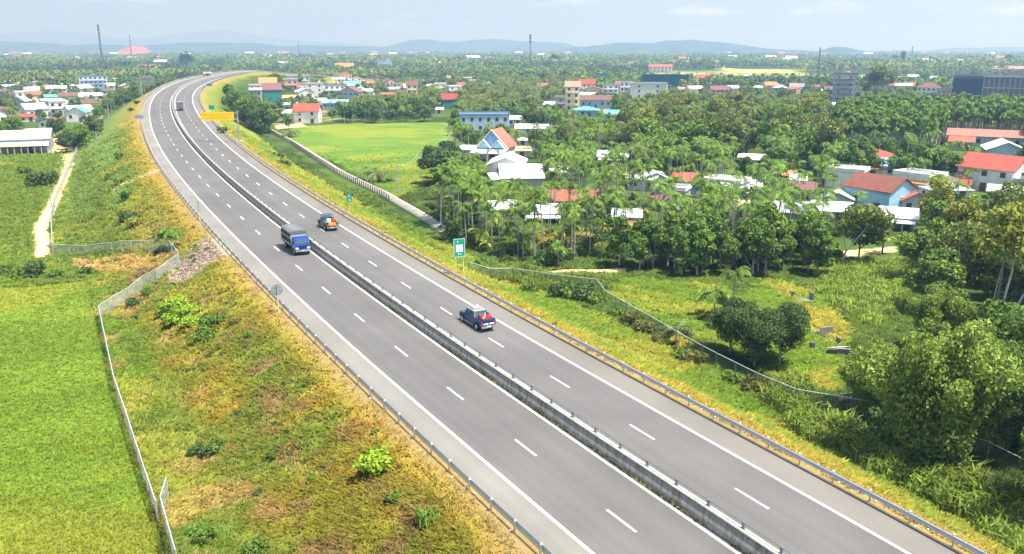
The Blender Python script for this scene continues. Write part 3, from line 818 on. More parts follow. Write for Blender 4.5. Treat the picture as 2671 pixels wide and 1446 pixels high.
# local frame: +x forward, y left, z up
def truck():
    t = place_vehicle('cargo_truck', 752, 655, -2.35, 'blue cab cargo truck with slatted sides and a grey tarpaulin roof', 'truck', back=True)
    mb = MB(); mb.box((-.2, 0, .72), (6.6, .9, .28), M_BLACK); mb.build('chassis', t)
    # cab with sloped windscreen
    mb = MB(); mb.prism([(1.75, .65), (3.45, .65), (3.48, 1.35), (3.38, 1.55), (3.02, 2.28), (2.8, 2.36), (1.75, 2.36)], 'y', -1.05, 1.05, M_BLUE); cab = mb.build('cab', t)
    mb = MB(); mb.prism([(3.395, 1.56), (3.42, 1.57), (3.07, 2.24), (3.045, 2.23)], 'y', -.92, .92, M_GLASS); mb.build('windscreen', cab)
    for s in (-1, 1):
        mb = MB(); mb.box((2.55, s * 1.055, 1.85), (.85, .02, .55), M_GLASS); mb.build('side_window', cab)
        mb = MB(); mb.box((3.49, s * .8, .98), (.06, .42, .24), M_LAMP); mb.build('headlight', t)
        mb = MB(); mb.box((3.2, s * 1.25, 1.75), (.08, .18, .42), M_BLACK); mb.tube([(3.15, s * 1.05, 2.0), (3.2, s * 1.25, 1.95)], .02, M_BLACK, n=5); mb.build('mirror', t)
        wheel(t, 2.7, s * .92, .46, .28); wheel(t, -1.9, s * .85, .46, .5)
    mb = MB(); mb.box((3.5, 0, .62), (.16, 2.05, .26), M_CHROME); mb.build('bumper', t)
    mb = MB(); mb.box((3.59, 0, .62), (.01, .5, .14), M_WOODW); mb.build('number_plate', t)
    mb = MB(); mb.box((3.485, 0, 1.12), (.03, 1.1, .16), M_BLACK); mb.build('grille', t)
    mb = MB(); mb.box((-.95, 0, .96), (5.0, 2.2, .14), M_BLACK); mb.build('bed', t)
    mb = MB()
    for s in (-1, 1):
        for k in range(6): mb.box((-.95, s * 1.12, 1.15 + k * .30), (5.0, .05, .17), M_WOODW if k in (0, 3) else mat('truck_slat_dark', (.09, .07, .06), var=.2))
        for k in range(7): mb.box((-3.4 + k * .82, s * 1.155, 1.9), (.07, .04, 1.9), M_BLACK)
    mb.build('slatted_sides', t)
    mb = MB(); mb.box((1.56, 0, 2.0), (.06, 2.25, 1.75), M_WOODW); mb.build('front_board', t)
    mb = MB(); mb.box((-3.46, 0, 1.9), (.06, 2.2, 1.8), mat('truck_slat_dark', (.09, .07, .06))); mb.build('tailgate', t)
    mb = MB(); mb.prism([(-1.17, 2.86), (-.95, 3.06), (0, 3.14), (.95, 3.06), (1.17, 2.86), (1.14, 2.55), (-1.14, 2.55)], 'x', -3.5, 1.62, M_TARP); mb.build('tarpaulin', t)
    mb = MB()
    for k in range(5): mb.box((-3.2 + k * 1.12, 0, 3.12), (.04, 1.9, .05), M_STEEL_D)
    mb.build('roof_hoops', t)
truck()
def pickup(name, px, py, off, lab, body, roofm, cargo, rack=False, long=False):
    t = place_vehicle(name, px, py, off, lab, 'pickup truck')
    sec = [(-2.55, .48), (2.35, .45), (2.52, .62), (2.5, .98), (2.3, 1.06), (1.35, 1.14), (-2.5, 1.10)]
    mb = MB(); mb.prism(sec, 'y', -.88, .88, body); b = mb.build('body', t)
    bv = b.modifiers.new('bevel', 'BEVEL'); bv.width = .07; bv.segments = 2
    for s in (-1, 1):
        for wx in (1.62, -1.62):
            mb = MB(); mb.tube([(wx, s * .80, .45), (wx, s * .905, .45)], .50, M_BLACK, n=18); mb.build('wheel_arch', t)
            wheel(t, wx, s * .84, .39, .26)
        mb = MB(); mb.box((2.5, s * .66, .85), (.1, .36, .2), M_LAMP); mb.build('headlight', t)
        mb = MB(); mb.box((-2.545, s * .80, .88), (.06, .16, .34), M_TAIL); mb.build('tail_light', t)
        mb = MB(); mb.box((.98, s * 1.0, 1.2), (.12, .2, .16), body); mb.build('mirror', t)
        mb = MB(); mb.box((.1, s * .97, .42), (2.1, .12, .07), M_CHROME); mb.build('side_step', t)
    # cabin with glass
    mb = MB(); mb.box((.05, 0, 1.42), (2.3, 1.62, .60), M_GLASS, top=(.72, .86)); mb.build('windows', t)
    mb = MB(); mb.box((.03, 0, 1.745), (1.72, 1.42, .07), roofm); mb.build('roof', t)
    mb = MB()
    for s in (-1, 1):
        for a, c in (((1.2, .81), (.86, .70)), ((.05, .815), (.05, .705)), ((-1.1, .81), (-.80, .70))):
            mb.tube([(a[0], s * a[1], 1.12), (c[0], s * c[1], 1.74)], .05, body if a[0] > 0 else roofm, n=5)
    mb.build('pillars', t)
    # load bed: open box
    mb = MB(); mb.box((-1.85, 0, 1.115), (1.25, 1.5, .02), M_BLACK); mb.build('bed_floor', t)
    mb = MB()
    for s in (-1, 1): mb.box((-1.85, s * .83, 1.17), (1.4, .1, .14), body)
    mb.box((-2.5, 0, 1.13), (.10, 1.74, .22), body); mb.build('bed_sides', t)
    mb = MB(); mb.box((-2.565, .3, .80), (.02, .55, .13), M_SWHITE); mb.box((-2.565, -.4, .80), (.02, .55, .13), M_SWHITE); mb.build('tailgate_lettering', t)
    mb = MB(); mb.box((-2.66, 0, .52), (.2, 1.7, .2), M_CHROME); mb.build('bumper', t)
    mb = MB(); mb.box((-2.77, .1, .58), (.02, .5, .15), M_WOODW); mb.build('number_plate', t)
    return t
def cargo(name, t, items, lab, cat='cargo'):
    g = empty(name, t.location, t.rotation_euler[2], lab, cat)
    for nm, c, d, m in items:
        mb = MB(); mb.box(c, d, m, top=(.8, .8)); o = mb.build(nm, g); bv = o.modifiers.new('b', 'BEVEL'); bv.width = min(d) * .22; bv.segments = 2
    return g
t = pickup('pickup_truck', 1275, 842, 5.62, 'dark blue double cab pickup with a pale roof and a load of red bundles', M_NAVY, M_CREAM, None)
cargo('red_bundles', t, [('bundle', (-1.5, .3, 1.34), (.55, .7, .5), M_RED), ('bundle', (-2.1, -.3, 1.36), (.7, .6, .5), M_RED), ('bundle', (-1.45, -.38, 1.4), (.5, .6, .55), M_BLACK),
      ('white_wrap', (-1.95, .1, 1.52), (.3, .25, .2), M_WRAP), ('white_wrap', (-2.2, .42, 1.38), (.25, .3, .3), M_WRAP), ('bundle', (-2.25, -.05, 1.3), (.4, .8, .3), M_RED), ('white_wrap', (-1.6, -.1, 1.62), (.2, .2, .2), M_WRAP)],
      'red and white bundles heaped in the bed of the blue pickup')
cargo('roof_load', t, [('box', (.25, .1, 1.88), (.9, .9, .2), M_CREAM), ('box', (.3, -.2, 2.0), (.35, .3, .15), M_SWHITE)], 'cream package lying on the roof of the blue pickup')
t2 = pickup('pickup_truck', 866, 594, 5.9, 'dark teal pickup with orange and red goods hanging over its tail', M_TEAL, M_TEAL, None)
mb = MB()
for s in (-1, 1): mb.tube([(-.9, s * .75, 1.1), (-.9, s * .75, 2.15)], .04, M_TEAL, n=5); mb.tube([(.8, s * .7, 1.75), (.8, s * .75, 2.15)], .04, M_TEAL, n=5)
mb.box((-.05, 0, 2.17), (1.9, 1.6, .06), M_TEAL); mb.build('canopy', t2)
cargo('orange_goods', t2, [('sack', (-1.7, .3, 1.5), (.8, .7, .6), M_SWHITE), ('bundle', (-1.9, -.4, 1.5), (1.0, .8, .55), M_RED), ('crate', (-2.6, .05, 1.05), (.5, 1.3, .5), M_ORANGE), ('sack', (-2.3, -.95, 1.1), (.6, .5, .5), mat('cargo_olive', (.15, .14, .05), coord='obj'))],
      'white sacks, red bundle and orange crate on the teal pickup')
def van():
    t = place_vehicle('box_truck', 471, 288, 2.6, 'small grey box truck seen from behind far up the road', 'truck')
    mb = MB(); mb.box((-.6, 0, 2.1), (5.2, 2.3, 2.5), M_GREYV); o = mb.build('box', t); bv = o.modifiers.new('b', 'BEVEL'); bv.width = .08
    mb = MB(); mb.prism([(2.0, .6), (3.6, .6), (3.6, 1.5), (3.2, 2.4), (2.0, 2.4)], 'y', -1.05, 1.05, M_SWHITE); mb.build('cab', t)
    mb = MB(); mb.box((-3.22, 0, 2.1), (.03, 2.0, 2.2), mat('van_door', (.16, .15, .17))); mb.build('rear_doors', t)
    mb = MB(); mb.box((-.3, 0, .7), (6.2, .9, .3), M_BLACK); mb.build('chassis', t)
    mb = MB(); mb.box((-3.25, 0, .6), (.12, 2.1, .18), M_CHROME); mb.build('bumper', t)
    for s in (-1, 1): wheel(t, 2.6, s * .9, .44, .28); wheel(t, -1.9, s * .9, .44, .4)
van()
# ---------------------------------------------------------------- houses
EXCL = []      # (x, y, r) kept free of trees
STRIP = []     # (x, y, half width, length towards the viewpoint, share of trees removed)
LAND = []      # (px, py, short name) landmarks for labels
def hmat(rgb, kind):
    key = kind + '_%d_%d_%d' % tuple(int(c * 99) for c in rgb)
    if kind == 'wall': return mat(key, rgb, rough=.9, var=.24, scale=.8, spec=.1, detail=6)
    if kind == 'tile': return mat(key, rgb, rough=.85, var=.22, scale=.9, coord='obj', wave=('Y', 2.2, .18), spec=.15)
    return mat(key, rgb, rough=.6, var=.24, scale=.7, coord='obj', wave=('X', 3.0, .16), spec=.25, detail=6)
WHITE = (.72, .71, .67); CREAM = (.72, .66, .42); GREY = (.38, .39, .40); BLUE = (.32, .45, .62); TEAL = (.03, .24, .20); PALEB = (.50, .60, .70)
PINK = (.58, .36, .30); RED = (.46, .10, .055); RED2 = (.55, .17, .10); ORANGE = (.80, .36, .13); BROWN = (.25, .13, .095); MAROON = (.27, .14, .13); SAND = (.60, .46, .28)
TINW = (.74, .76, .78); TING = (.42, .45, .47); TINB = (.22, .36, .55); TINT = (.12, .40, .36); YEL = (.66, .62, .16); DARK = (.05, .055, .06); DTEAL = (.012, .10, .14); GREENW = (.50, .60, .45)
M_WIN = mat('window_glass', (.035, .05, .06), rough=.15, var=.1); M_FRAME = mat('window_frame', (.6, .6, .57), var=.05); M_DOOR = mat('door_wood', (.13, .07, .04), var=.2); M_DOORB = mat('door_blue', (.08, .15, .25), var=.2)
M_DARKIN = mat('open_interior', (.03, .03, .03), var=.2)
def house(cx, by, w, h, kind, wall, roof, lab, yaw=0.0, dep=None, rmat='tile', name='house', wins=None, floors=None, ovh=.5, cat='house', extra=None, rfrac=.34, zoff=0.0, vis=None):
    """cx,by: foot of the front wall (photo px); w,h: width and height in photo px; kind: g gable to the side (ridge across), f gable to the front, F flat, s shed roof, p hip"""
    x, y, z = hit(cx, by); dist = math.sqrt(x * x + y * y + (HC - z) ** 2); k = dist / FOC
    W = w * k; Hh = max(2.6, h * k * 1.03); D_ = dep or max(5.0, min(W * .8, 13)); z += zoff
    # look angle, so that yaw 0 faces the viewer
    va = -math.atan2(x, y); rz = va + yaw
    c, s_ = math.cos(rz), math.sin(rz)
    fx, fy = x - s_ * D_ / 2 * 1.0, y + c * D_ / 2
    t = empty(name, (fx, fy, z), rz, lab, cat)
    EXCL.append((fx, fy, max(W, D_) * .5 + 1.2)); EXCL.append((x + s_ * 5, y - c * 5, W * .42)); 
    STRIP.append((fx, fy, W * .5 + 1.0, (8 * dist / HC * (1.0 if vis else (.80 if dist > 260 else .52))) + 5, vis if vis is not None else (.97 if dist > 260 else .70)))
    LAND.append((cx, by - h / 2, lab))
    if rmat == 'tile': roof = tuple(c * .62 + .014 for c in roof)
    mw = hmat(wall, 'wall'); mr = hmat(roof, rmat)
    if kind == 'F': rh = 0.0
    else: rh = min(Hh * rfrac, (W if kind == 'f' else D_) * .42)
    if kind == 's': rh = min(rh, 1.6)
    wh = Hh - rh
    # the roof front slope shows as height too, so lower the eaves a little
    mb = MB(); X, Y = W / 2, D_ / 2
    if kind == 'g':
        mb.box((0, 0, wh / 2 - .2), (W, D_, wh + .4), mw)
        mb.prism([(-Y, wh), (Y, wh), (0, wh + rh * .96)], 'x', -X, X, mw)
    elif kind == 'f':
        mb.box((0, 0, wh / 2 - .2), (W, D_, wh + .4), mw)
        mb.prism([(-X, wh), (X, wh), (0, wh + rh * .96)], 'y', -Y, Y, mw)
    else: mb.box((0, 0, wh / 2 - .2), (W, D_, wh + .4), mw)
    mb.build('wall', t)
    mb = MB(); th = .16
    if kind == 'g':
        e = ovh; sl_ = rh / Y
        for s in (-1, 1):
            mb.prism([(0, wh + rh + .02), (s * (Y + e), wh - e * sl_ + .02), (s * (Y + e), wh - e * sl_ + th), (0, wh + rh + th + .04)], 'x', -X - e, X + e, mr)
    elif kind == 'f':
        e = ovh; sl_ = rh / X
        for s in (-1, 1):
            mb.prism([(0, wh + rh + .02), (s * (X + e), wh - e * sl_ + .02), (s * (X + e), wh - e * sl_ + th), (0, wh + rh + th + .04)], 'y', -Y - e, Y + e, mr)
    elif kind == 'p':
        e = ovh; q = max(0.2, X - Y)
        vs = [(-X - e, -Y - e, wh), (X + e, -Y - e, wh), (X + e, Y + e, wh), (-X - e, Y + e, wh), (-q, 0, wh + rh), (q, 0, wh + rh)]
        mb.add(vs, [(0, 1, 5, 4), (1, 2, 5), (2, 3, 4, 5), (3, 0, 4), (3, 2, 1, 0)], mr)
    elif kind == 's':
        e = ovh
        mb.prism([(-Y - e, wh + .02), (Y + e, wh + rh), (Y + e, wh + rh + th), (-Y - e, wh + .02 + th)], 'x', -X - e, X + e, mr)
        mb.prism([(Y, wh), (-Y, wh), (Y, wh + rh * .95)], 'x', -X, X, mw)
    else:
        mb.box((0, 0, wh + .10), (W + .5, D_ + .5, .20), mr)
        for a, b, cc, d in ((0, -Y - .1, W + .4, .2), (0, Y + .1, W + .4, .2), (-X - .1, 0, .2, D_ - .02), (X + .1, 0, .2, D_ - .02)): mb.box((a, b, wh + .52), (cc, d, .64), mr)
    mb.build('roof', t)
    fl = floors or max(1, int(round(wh / 3.3)))
    nw = wins if wins is not None else max(1, min(6, int(W / 3.2)))
    if nw:
        fh = wh / fl
        for f_ in range(fl):
            for i in range(nw):
                xx = (i + .5) / nw * W - X
                if f_ == 0 and i == nw // 2: continue
                mb = MB(); ww = min(1.3, W / nw * .5); hh = min(1.5, fh * .45); zc = f_ * fh + fh * .55
                mb.box((xx, -Y - .01, zc), (ww + .2, .10, hh + .2), M_FRAME); mb.box((xx, -Y - .05, zc), (ww, .06, hh), M_WIN)
                mb.build('window', t)
            for s in (-1, 1):
                mb = MB(); zc = f_ * fh + fh * .55
                mb.box((s * (X + .01), 0, zc), (.10, 1.3, min(1.4, fh * .4)), M_FRAME); mb.box((s * (X + .05), 0, zc), (.06, 1.1, min(1.2, fh * .35)), M_WIN); mb.build('window', t)
        mb = MB(); xx = (nw // 2 + .5) / nw * W - X; mb.box((xx, -Y - .03, 1.05), (1.5, .12, 2.1), M_DOOR); mb.build('door', t)
    if extra: extra(t, W, D_, wh, rh, mw, mr)
    return t
def x_balcony(t, W, D_, wh, rh, mw, mr):
    fl = max(2, int(round(wh / 3.3))); fh = wh / fl
    for f_ in range(1, fl):
        mb = MB(); mb.box((0, -D_ / 2 - .7, f_ * fh), (W * .8, 1.4, .18), mw)
        for q in np.linspace(-W * .38, W * .38, 9): mb.box((q, -D_ / 2 - 1.35, f_ * fh + .5), (.06, .06, .9), M_FRAME)
        mb.box((0, -D_ / 2 - 1.35, f_ * fh + .97), (W * .8, .10, .08), M_FRAME); mb.build('balcony', t)
def x_tank(t, W, D_, wh, rh, mw, mr):
    mb = MB(); mb.tube([(W * .2, D_ * .2, wh + 1.6), (W * .2 + 1.8, D_ * .2, wh + 1.6)], .6, M_CHROME, n=12)
    for q in (0.2, 1.6): mb.box((W * .2 + q, D_ * .2, wh + .8), (.1, .8, 1.4), M_STEEL_D)
    mb.build('water_tank', t)
def x_stair(t, W, D_, wh, rh, mw, mr):
    mb = MB(); mb.box((W * .25, D_ * .1, wh + 1.5), (W * .35, D_ * .5, 2.7), mw); mb.box((W * .25, D_ * .1, wh + 2.92), (W * .42, D_ * .6, .16), mr); mb.build('stair_tower', t)
    x_balcony(t, W, D_, wh, rh, mw, mr)
def x_porch(t, W, D_, wh, rh, mw, mr):
    mb = MB(); mb.prism([(-D_ / 2 - 2.6, wh * .72), (-D_ / 2, wh * .86), (-D_ / 2, wh * .86 + .12), (-D_ / 2 - 2.6, wh * .72 + .12)], 'x', -W / 2, W / 2, mr)
    for q in np.linspace(-W * .47, W * .47, 4): mb.box((q, -D_ / 2 - 2.4, wh * .36), (.16, .16, wh * .74), M_FRAME)
    mb.build('porch', t)
z1 = lambda a, b, ox, oy, s=3.671: (ox + a / s, oy + b / s)
H1 = lambda a, b, w, h, *r, **k: house(a / 3.671, 50 + b / 3.671, w / 3.671, h / 3.671, *r, **k)
H2 = lambda a, b, w, h, *r, **k: house(600 + a / 3.671, 50 + b / 3.671, w / 3.671, h / 3.671, *r, **k)
H3 = lambda a, b, w, h, *r, **k: house(1200 + a / 3.671, 50 + b / 3.671, w / 3.671, h / 3.671, *r, **k)
H4 = lambda a, b, w, h, *r, **k: house(1971 + a / 3.671, 50 + b / 3.671, w / 3.671, h / 3.671, *r, **k)
H7 = lambda a, b, w, h, *r, **k: house(1100 + a / 3.671, 350 + b / 3.671, w / 3.671, h / 3.671, *r, **k)
H8 = lambda a, b, w, h, *r, **k: house(1800 + a / 2.957, 350 + b / 2.957, w / 2.957, h / 2.957, *r, **k)
# ---- village on the left
H1(250, 590, 200, 68, 'g', WHITE, BROWN, 'long white house with a brown roof, farthest left in the village')
H1(490, 622, 105, 72, 'f', WHITE, RED, 'white gabled house with a red roof right of the long white house', yaw=.5)
H1(330, 640, 230, 40, 's', GREY, TING, 'low grey shed roof in front of the long white village house', rmat='tin')
H1(545, 705, 150, 50, 'g', WHITE, TINW, 'low house with a pale tin roof beside the sandy yard on the left', rmat='tin')
H1(905, 700, 215, 125, 'F', PALEB, TINB, 'tall pale blue flat roofed house in the middle of the left village', extra=x_balcony, dep=10)
H1(925, 596, 70, 22, 'g', WHITE, RED, 'small red roof showing behind the tall pale blue house')
H1(870, 780, 175, 55, 's', WHITE, TINW, 'white tin roofed shed in front of the tall pale blue house', rmat='tin')
H1(885, 875, 150, 85, 'g', PINK, BROWN, 'small pink walled house at the end of the sandy lane', extra=x_porch)
H1(1130, 572, 130, 62, 'g', WHITE, MAROON, 'maroon roofed house above the orange yard near the grey overhead board')
H1(1010, 562, 110, 42, 'g', WHITE, TINW, 'white tin roof beside the maroon roofed house', rmat='tin')
H1(560, 560, 140, 58, 'f', GREY, TING, 'grey gabled hall behind the red roofed village house', rmat='tin')
H1(760, 560, 150, 45, 'g', PINK, BROWN, 'low brown roofed house behind the tree left of the blue house')
H1(1430, 510, 150, 60, 'g', WHITE, RED2, 'salmon roofed white house left of the far bend', yaw=.4)
H1(1775, 550, 100, 66, 'f', CREAM, MAROON, 'cream gable house standing next to the far bend of the road', yaw=.6)
H1(1610, 545, 90, 38, 'g', WHITE, PINK, 'little white house between the salmon roof and the cream gable')
H1(1990, 548, 60, 28, 'g', PINK, PINK, 'tiny pinkish hut right beyond the far bend')
H1(190, 448, 90, 42, 'g', WHITE, SAND, 'white house with a sand coloured roof in the far left trees')
H1(255, 452, 70, 26, 'g', CREAM, SAND, 'small cream house next to the sand roofed one, far left')
H1(645, 462, 115, 36, 'g', GREY, TING, 'long grey blue barn among the trees far left', rmat='tin')
H1(75, 482, 120, 26, 's', WHITE, TINW, 'bright white tin strip roof at the far left edge', rmat='tin')
H1(870, 452, 60, 36, 'f', ORANGE, WHITE, 'tiny orange fronted house far behind the left village')
H1(60, 640, 60, 45, 'g', TINB, TINW, 'small blue walled house at the left edge of the village')
H1(210, 772, 110, 58, 'g', PALEB, RED, 'blue grey house with a red tiled porch behind the left palms')
H1(480, 862, 165, 66, 's', GREY, TINW, 'long white tin roof half hidden in the left palms', rmat='tin', extra=x_porch)
H1(45, 920, 90, 60, 'g', PINK, BROWN, 'reddish brown roof at the left edge above the big shed')
H1(262, 985, 110, 58, 'g', WHITE, RED, 'small red roof peeking from the trees above the big left shed')
H1(455, 1045, 150, 75, 'f', WHITE, BROWN, 'white gabled house with brown roof right of the big left shed', yaw=-.5)
def x_posts(t, W, D_, wh, rh, mw, mr):
    mb = MB(); mb.prism([(-D_ / 2 - 5, wh * .55), (-D_ / 2 + .2, wh * .80), (-D_ / 2 + .2, wh * .80 + .15), (-D_ / 2 - 5, wh * .55 + .15)], 'x', -W / 2, W / 2, hmat(GREENW, 'tin'))
    for q in np.linspace(-W * .48, W * .48, 9): mb.box((q, -D_ / 2 - 4.7, wh * .28), (.2, .2, wh * .58), M_FRAME)
    mb.build('lean_to', t)
    mb = MB(); mb.prism([(-D_ / 2 - 5.05, wh * .55 + .17), (-D_ / 2 - 3.6, wh * .62 + .17), (-D_ / 2 - 3.6, wh * .62 + .22), (-D_ / 2 - 5.05, wh * .55 + .22)], 'x', -W / 2, 0, hmat(YEL, 'tin')); mb.build('yellow_fascia', t)
H1(225, 1280, 400, 160, 'g', GREY, (.46, .52, .58), 'large farm shed with yellow edged white roof at the left edge', rmat='tin', extra=x_posts, yaw=-.12, wins=4, dep=14)
H1(350, 1165, 230, 85, 'g', GREY, TINW, 'second white tin roof rising behind the large left farm shed', rmat='tin')
H1(25, 1285, 90, 60, 's', TEAL, TINT, 'teal lean-to cut by the left edge of the frame', rmat='tin')
# ---- village right of the bend
H2(385, 790, 220, 150, 'g', TEAL, MAROON, 'teal walled two storey house with a maroon roof right of the bend', wins=3, yaw=.15)
H2(250, 790, 110, 135, 'F', GREY, WHITE, 'narrow grey house with tall white columns left of the teal house', extra=x_porch, wins=2)
H2(370, 700, 150, 120, 'g', WHITE, ORANGE, 'bright orange roofed white house behind the teal house')
H2(575, 690, 150, 95, 'F', PINK, WHITE, 'pinkish balcony house right of the orange roof', extra=x_balcony)
H2(655, 640, 205, 80, 'F', GREENW, WHITE, 'open framed pale green rooftop building behind the balcony house', extra=x_balcony)
H2(725, 725, 110, 105, 'g', BLUE, MAROON, 'blue walled house with a maroon roof in the row right of the bend')
H2(815, 740, 165, 105, 'F', WHITE, WHITE, 'plain white cube house in the middle of the right village', extra=x_tank, wins=2)
H2(1005, 730, 185, 85, 'F', WHITE, GREY, 'wide white flat roofed house with terrace right of the white cube', extra=x_balcony)
H2(1135, 790, 190, 125, 'f', GREY, MAROON, 'grey gabled two storey house with a purple brown roof in front of the palms', yaw=-.35)
H2(580, 805, 140, 62, 's', SAND, ORANGE, 'small orange brown shelter roof in front of the teal house', rmat='tin')
H2(860, 825, 120, 55, 's', WHITE, TINW, 'small white tin shed below the white cube house', rmat='tin')
H2(1010, 852, 240, 62, 's', TINB, TINB, 'dark blue shed with pale posts below the wide white house', rmat='tin')
def x_rwing(t, W, D_, wh, rh, mw, mr):
    mb = MB(); mb.box((-W * .62, .5, wh * .40), (W * .62, D_ * .9, wh * .8), hmat(PALEB, 'wall'))
    mb.build('side_wing', t); mb = MB(); mb.prism([(-D_ * .5 - .6, wh * .80), (D_ * .45, wh * 1.0), (D_ * .45, wh * 1.0 + .15), (-D_ * .5 - .6, wh * .80 + .15)], 'x', -W * .98, -W * .1, hmat(GREENW, 'tin')); mb.build('side_roof', t)
H2(730, 1000, 225, 165, 'g', WHITE, (.66, .12, .07), 'white house with a bright red roof and pale green tin wing at the field corner', extra=x_rwing, yaw=-.2, wins=2)
H2(560, 852, 160, 32, 's', GREY, TING, 'low grey tin roof behind the red roofed field corner house', rmat='tin')
H2(1100, 525, 165, 92, 'g', TEAL, ORANGE, 'far teal house with a large orange roof above the right village')
H2(880, 478, 75, 26, 'g', WHITE, ORANGE, 'tiny orange roof far above the right village')
H2(750, 522, 80, 42, 'f', PINK, PINK, 'small pink gabled roof among far trees')
H2(1485, 500, 130, 85, 'F', PALEB, WHITE, 'far pale blue stepped building among the trees', extra=x_stair)
H2(1345, 497, 180, 22, 's', WHITE, TINW, 'long low white roof left of the pale blue stepped building', rmat='tin')
H2(1100, 585, 130, 64, 'p', WHITE, RED, 'dark red hipped roof in the back row of the right village')
H2(1030, 602, 125, 34, 's', WHITE, TINW, 'white tin roof in front of the dark red hipped roof', rmat='tin')
H2(1210, 605, 90, 52, 'f', WHITE, BROWN, 'brown gable right of the dark red hipped roof')
H2(1175, 655, 140, 52, 'g', WHITE, TINT, 'small house with a teal tin roof in the right village', rmat='tin')
H2(1545, 660, 120, 84, 'f', PINK, MAROON, 'pinkish brown gabled house between coconut palms', yaw=.4)
H2(1620, 705, 115, 76, 'F', CREAM, CREAM, 'small pale yellow flat roofed house among palms')
H2(1745, 768, 105, 160, 'g', CREAM, BROWN, 'tall cream house with a brown roof rising above the palms', extra=x_balcony)
H2(1855, 612, 140, 16, 's', WHITE, TINW, 'thin white strip roof above the palm crowns', rmat='tin')
H2(1960, 695, 170, 62, 'f', WHITE, TINW, 'white barn with a broad white tin gable', rmat='tin', yaw=.3)
H2(2130, 722, 145, 70, 'F', PALEB, WHITE, 'white and blue flat house behind the red roofed hut')
H2(2115, 860, 155, 130, 'g', TEAL, (.42, .07, .07), 'dark green hut with a crimson roof at the edge of the palm grove', yaw=.25)
H2(2000, 905, 80, 48, 's', WHITE, TINW, 'low white outbuilding beside the crimson roofed hut', rmat='tin')
H2(1620, 455, 45, 28, 'f', PINK, PINK, 'tiny pink gable right of the pale blue stepped building')
# ---- centre
H3(235, 1085, 470, 150, 'F', (.40, .50, .58), TINB, 'long blue grey flat roofed workshop behind slender palms', dep=14, wins=6)
def x_solar(t, W, D_, wh, rh, mw, mr): pass
H3(590, 1320, 165, 78, 's', CREAM, SAND, 'sand coloured lean-to roof right of the blue fronted house', rmat='tin')
H3(600, 1205, 70, 40, 'p', WHITE, TINW, 'small white pavilion roof behind the blue fronted house', rmat='tin')
H3(690, 1095, 310, 62, 's', PALEB, TINW, 'long white tin roof over a pale blue wall behind the palms', rmat='tin')
H3(520, 1020, 130, 80, 's', WHITE, TINW, 'white slanted roof left of the long white tin roof', rmat='tin')
H3(1075, 885, 135, 265, 'g', CREAM, PINK, 'tall narrow cream house, tallest of the central row', extra=x_balcony, floors=4, wins=2, rfrac=.16)
H3(1210, 705, 155, 115, 'g', WHITE, RED, 'white house with a red roof behind the tall cream house', extra=x_balcony)
H3(1350, 645, 115, 100, 'F', TINT, TEAL, 'dark teal stair tower building in the central row', extra=x_stair)
H3(1412, 605, 42, 50, 'F', PINK, PINK, 'small pink rooftop box right of the teal tower')
H3(1270, 735, 190, 82, 'f', CREAM, RED2, 'cream gabled house with a rose roof in the central row')
H3(1440, 745, 150, 100, 'F', WHITE, PALEB, 'white terrace house with a blue shaded porch in the central row', extra=x_balcony)
H3(1300, 855, 290, 110, 'g', BLUE, BROWN, 'long light blue house with a rusty brown roof in the central row', wins=5)
H3(1590, 745, 120, 125, 'F', WHITE, WHITE, 'white flat house between the terrace house and the pale green hall', extra=x_balcony)
H3(1800, 765, 335, 130, 'F', (.60, .66, .58), WHITE, 'wide pale green hall with a flat white roof', wins=2, dep=14)
H3(1960, 665, 420, 110, 'F', DTEAL, DTEAL, 'very wide dark teal building behind the pale green hall', dep=16, wins=0)
H3(1915, 570, 210, 55, 'g', WHITE, (.62, .16, .16), 'white upper storey with a crimson roof above the dark teal building', zoff=9)
H3(2335, 655, 130, 110, 'g', WHITE, (.60, .14, .14), 'white villa with a crimson roof right of the dark teal building', extra=x_balcony)
H3(2480, 582, 110, 40, 'F', CREAM, WHITE, 'small cream house near the yellow field')
H3(2490, 745, 160, 92, 'g', PINK, MAROON, 'brownish roofed house right of the central tree belt', yaw=.3)
H3(1590, 492, 160, 58, 'F', CREAM, CREAM, 'far cream building with a corner tower', extra=x_stair)
H3(610, 468, 100, 48, 'f', WHITE, (.05, .07, .16), 'far white house with a navy roof alone in the forest', yaw=.5)
H3(850, 862, 145, 62, 'g', WHITE, TINW, 'low white roofed house left of the tall cream house', rmat='tin')
H3(960, 870, 95, 110, 'F', GREY, WHITE, 'grey house squeezed left of the tall cream house', extra=x_balcony)
H3(1205, 935, 240, 85, 'p', TINB, TINT, 'shed with a curved blue green roof at the meadow edge', rmat='tin')
H3(1470, 985, 175, 100, 'g', (.42, .52, .62), TINT, 'blue grey garage with a teal tin roof at the meadow edge', rmat='tin')
H3(1460, 1395, 270, 100, 's', GREY, TINW, 'white tin roof shelter with a sandy yard in the palm grove', rmat='tin', extra=x_porch)
H3(1085, 505, 80, 22, 's', WHITE, TINW, 'tiny white far roof in the forest centre', rmat='tin')
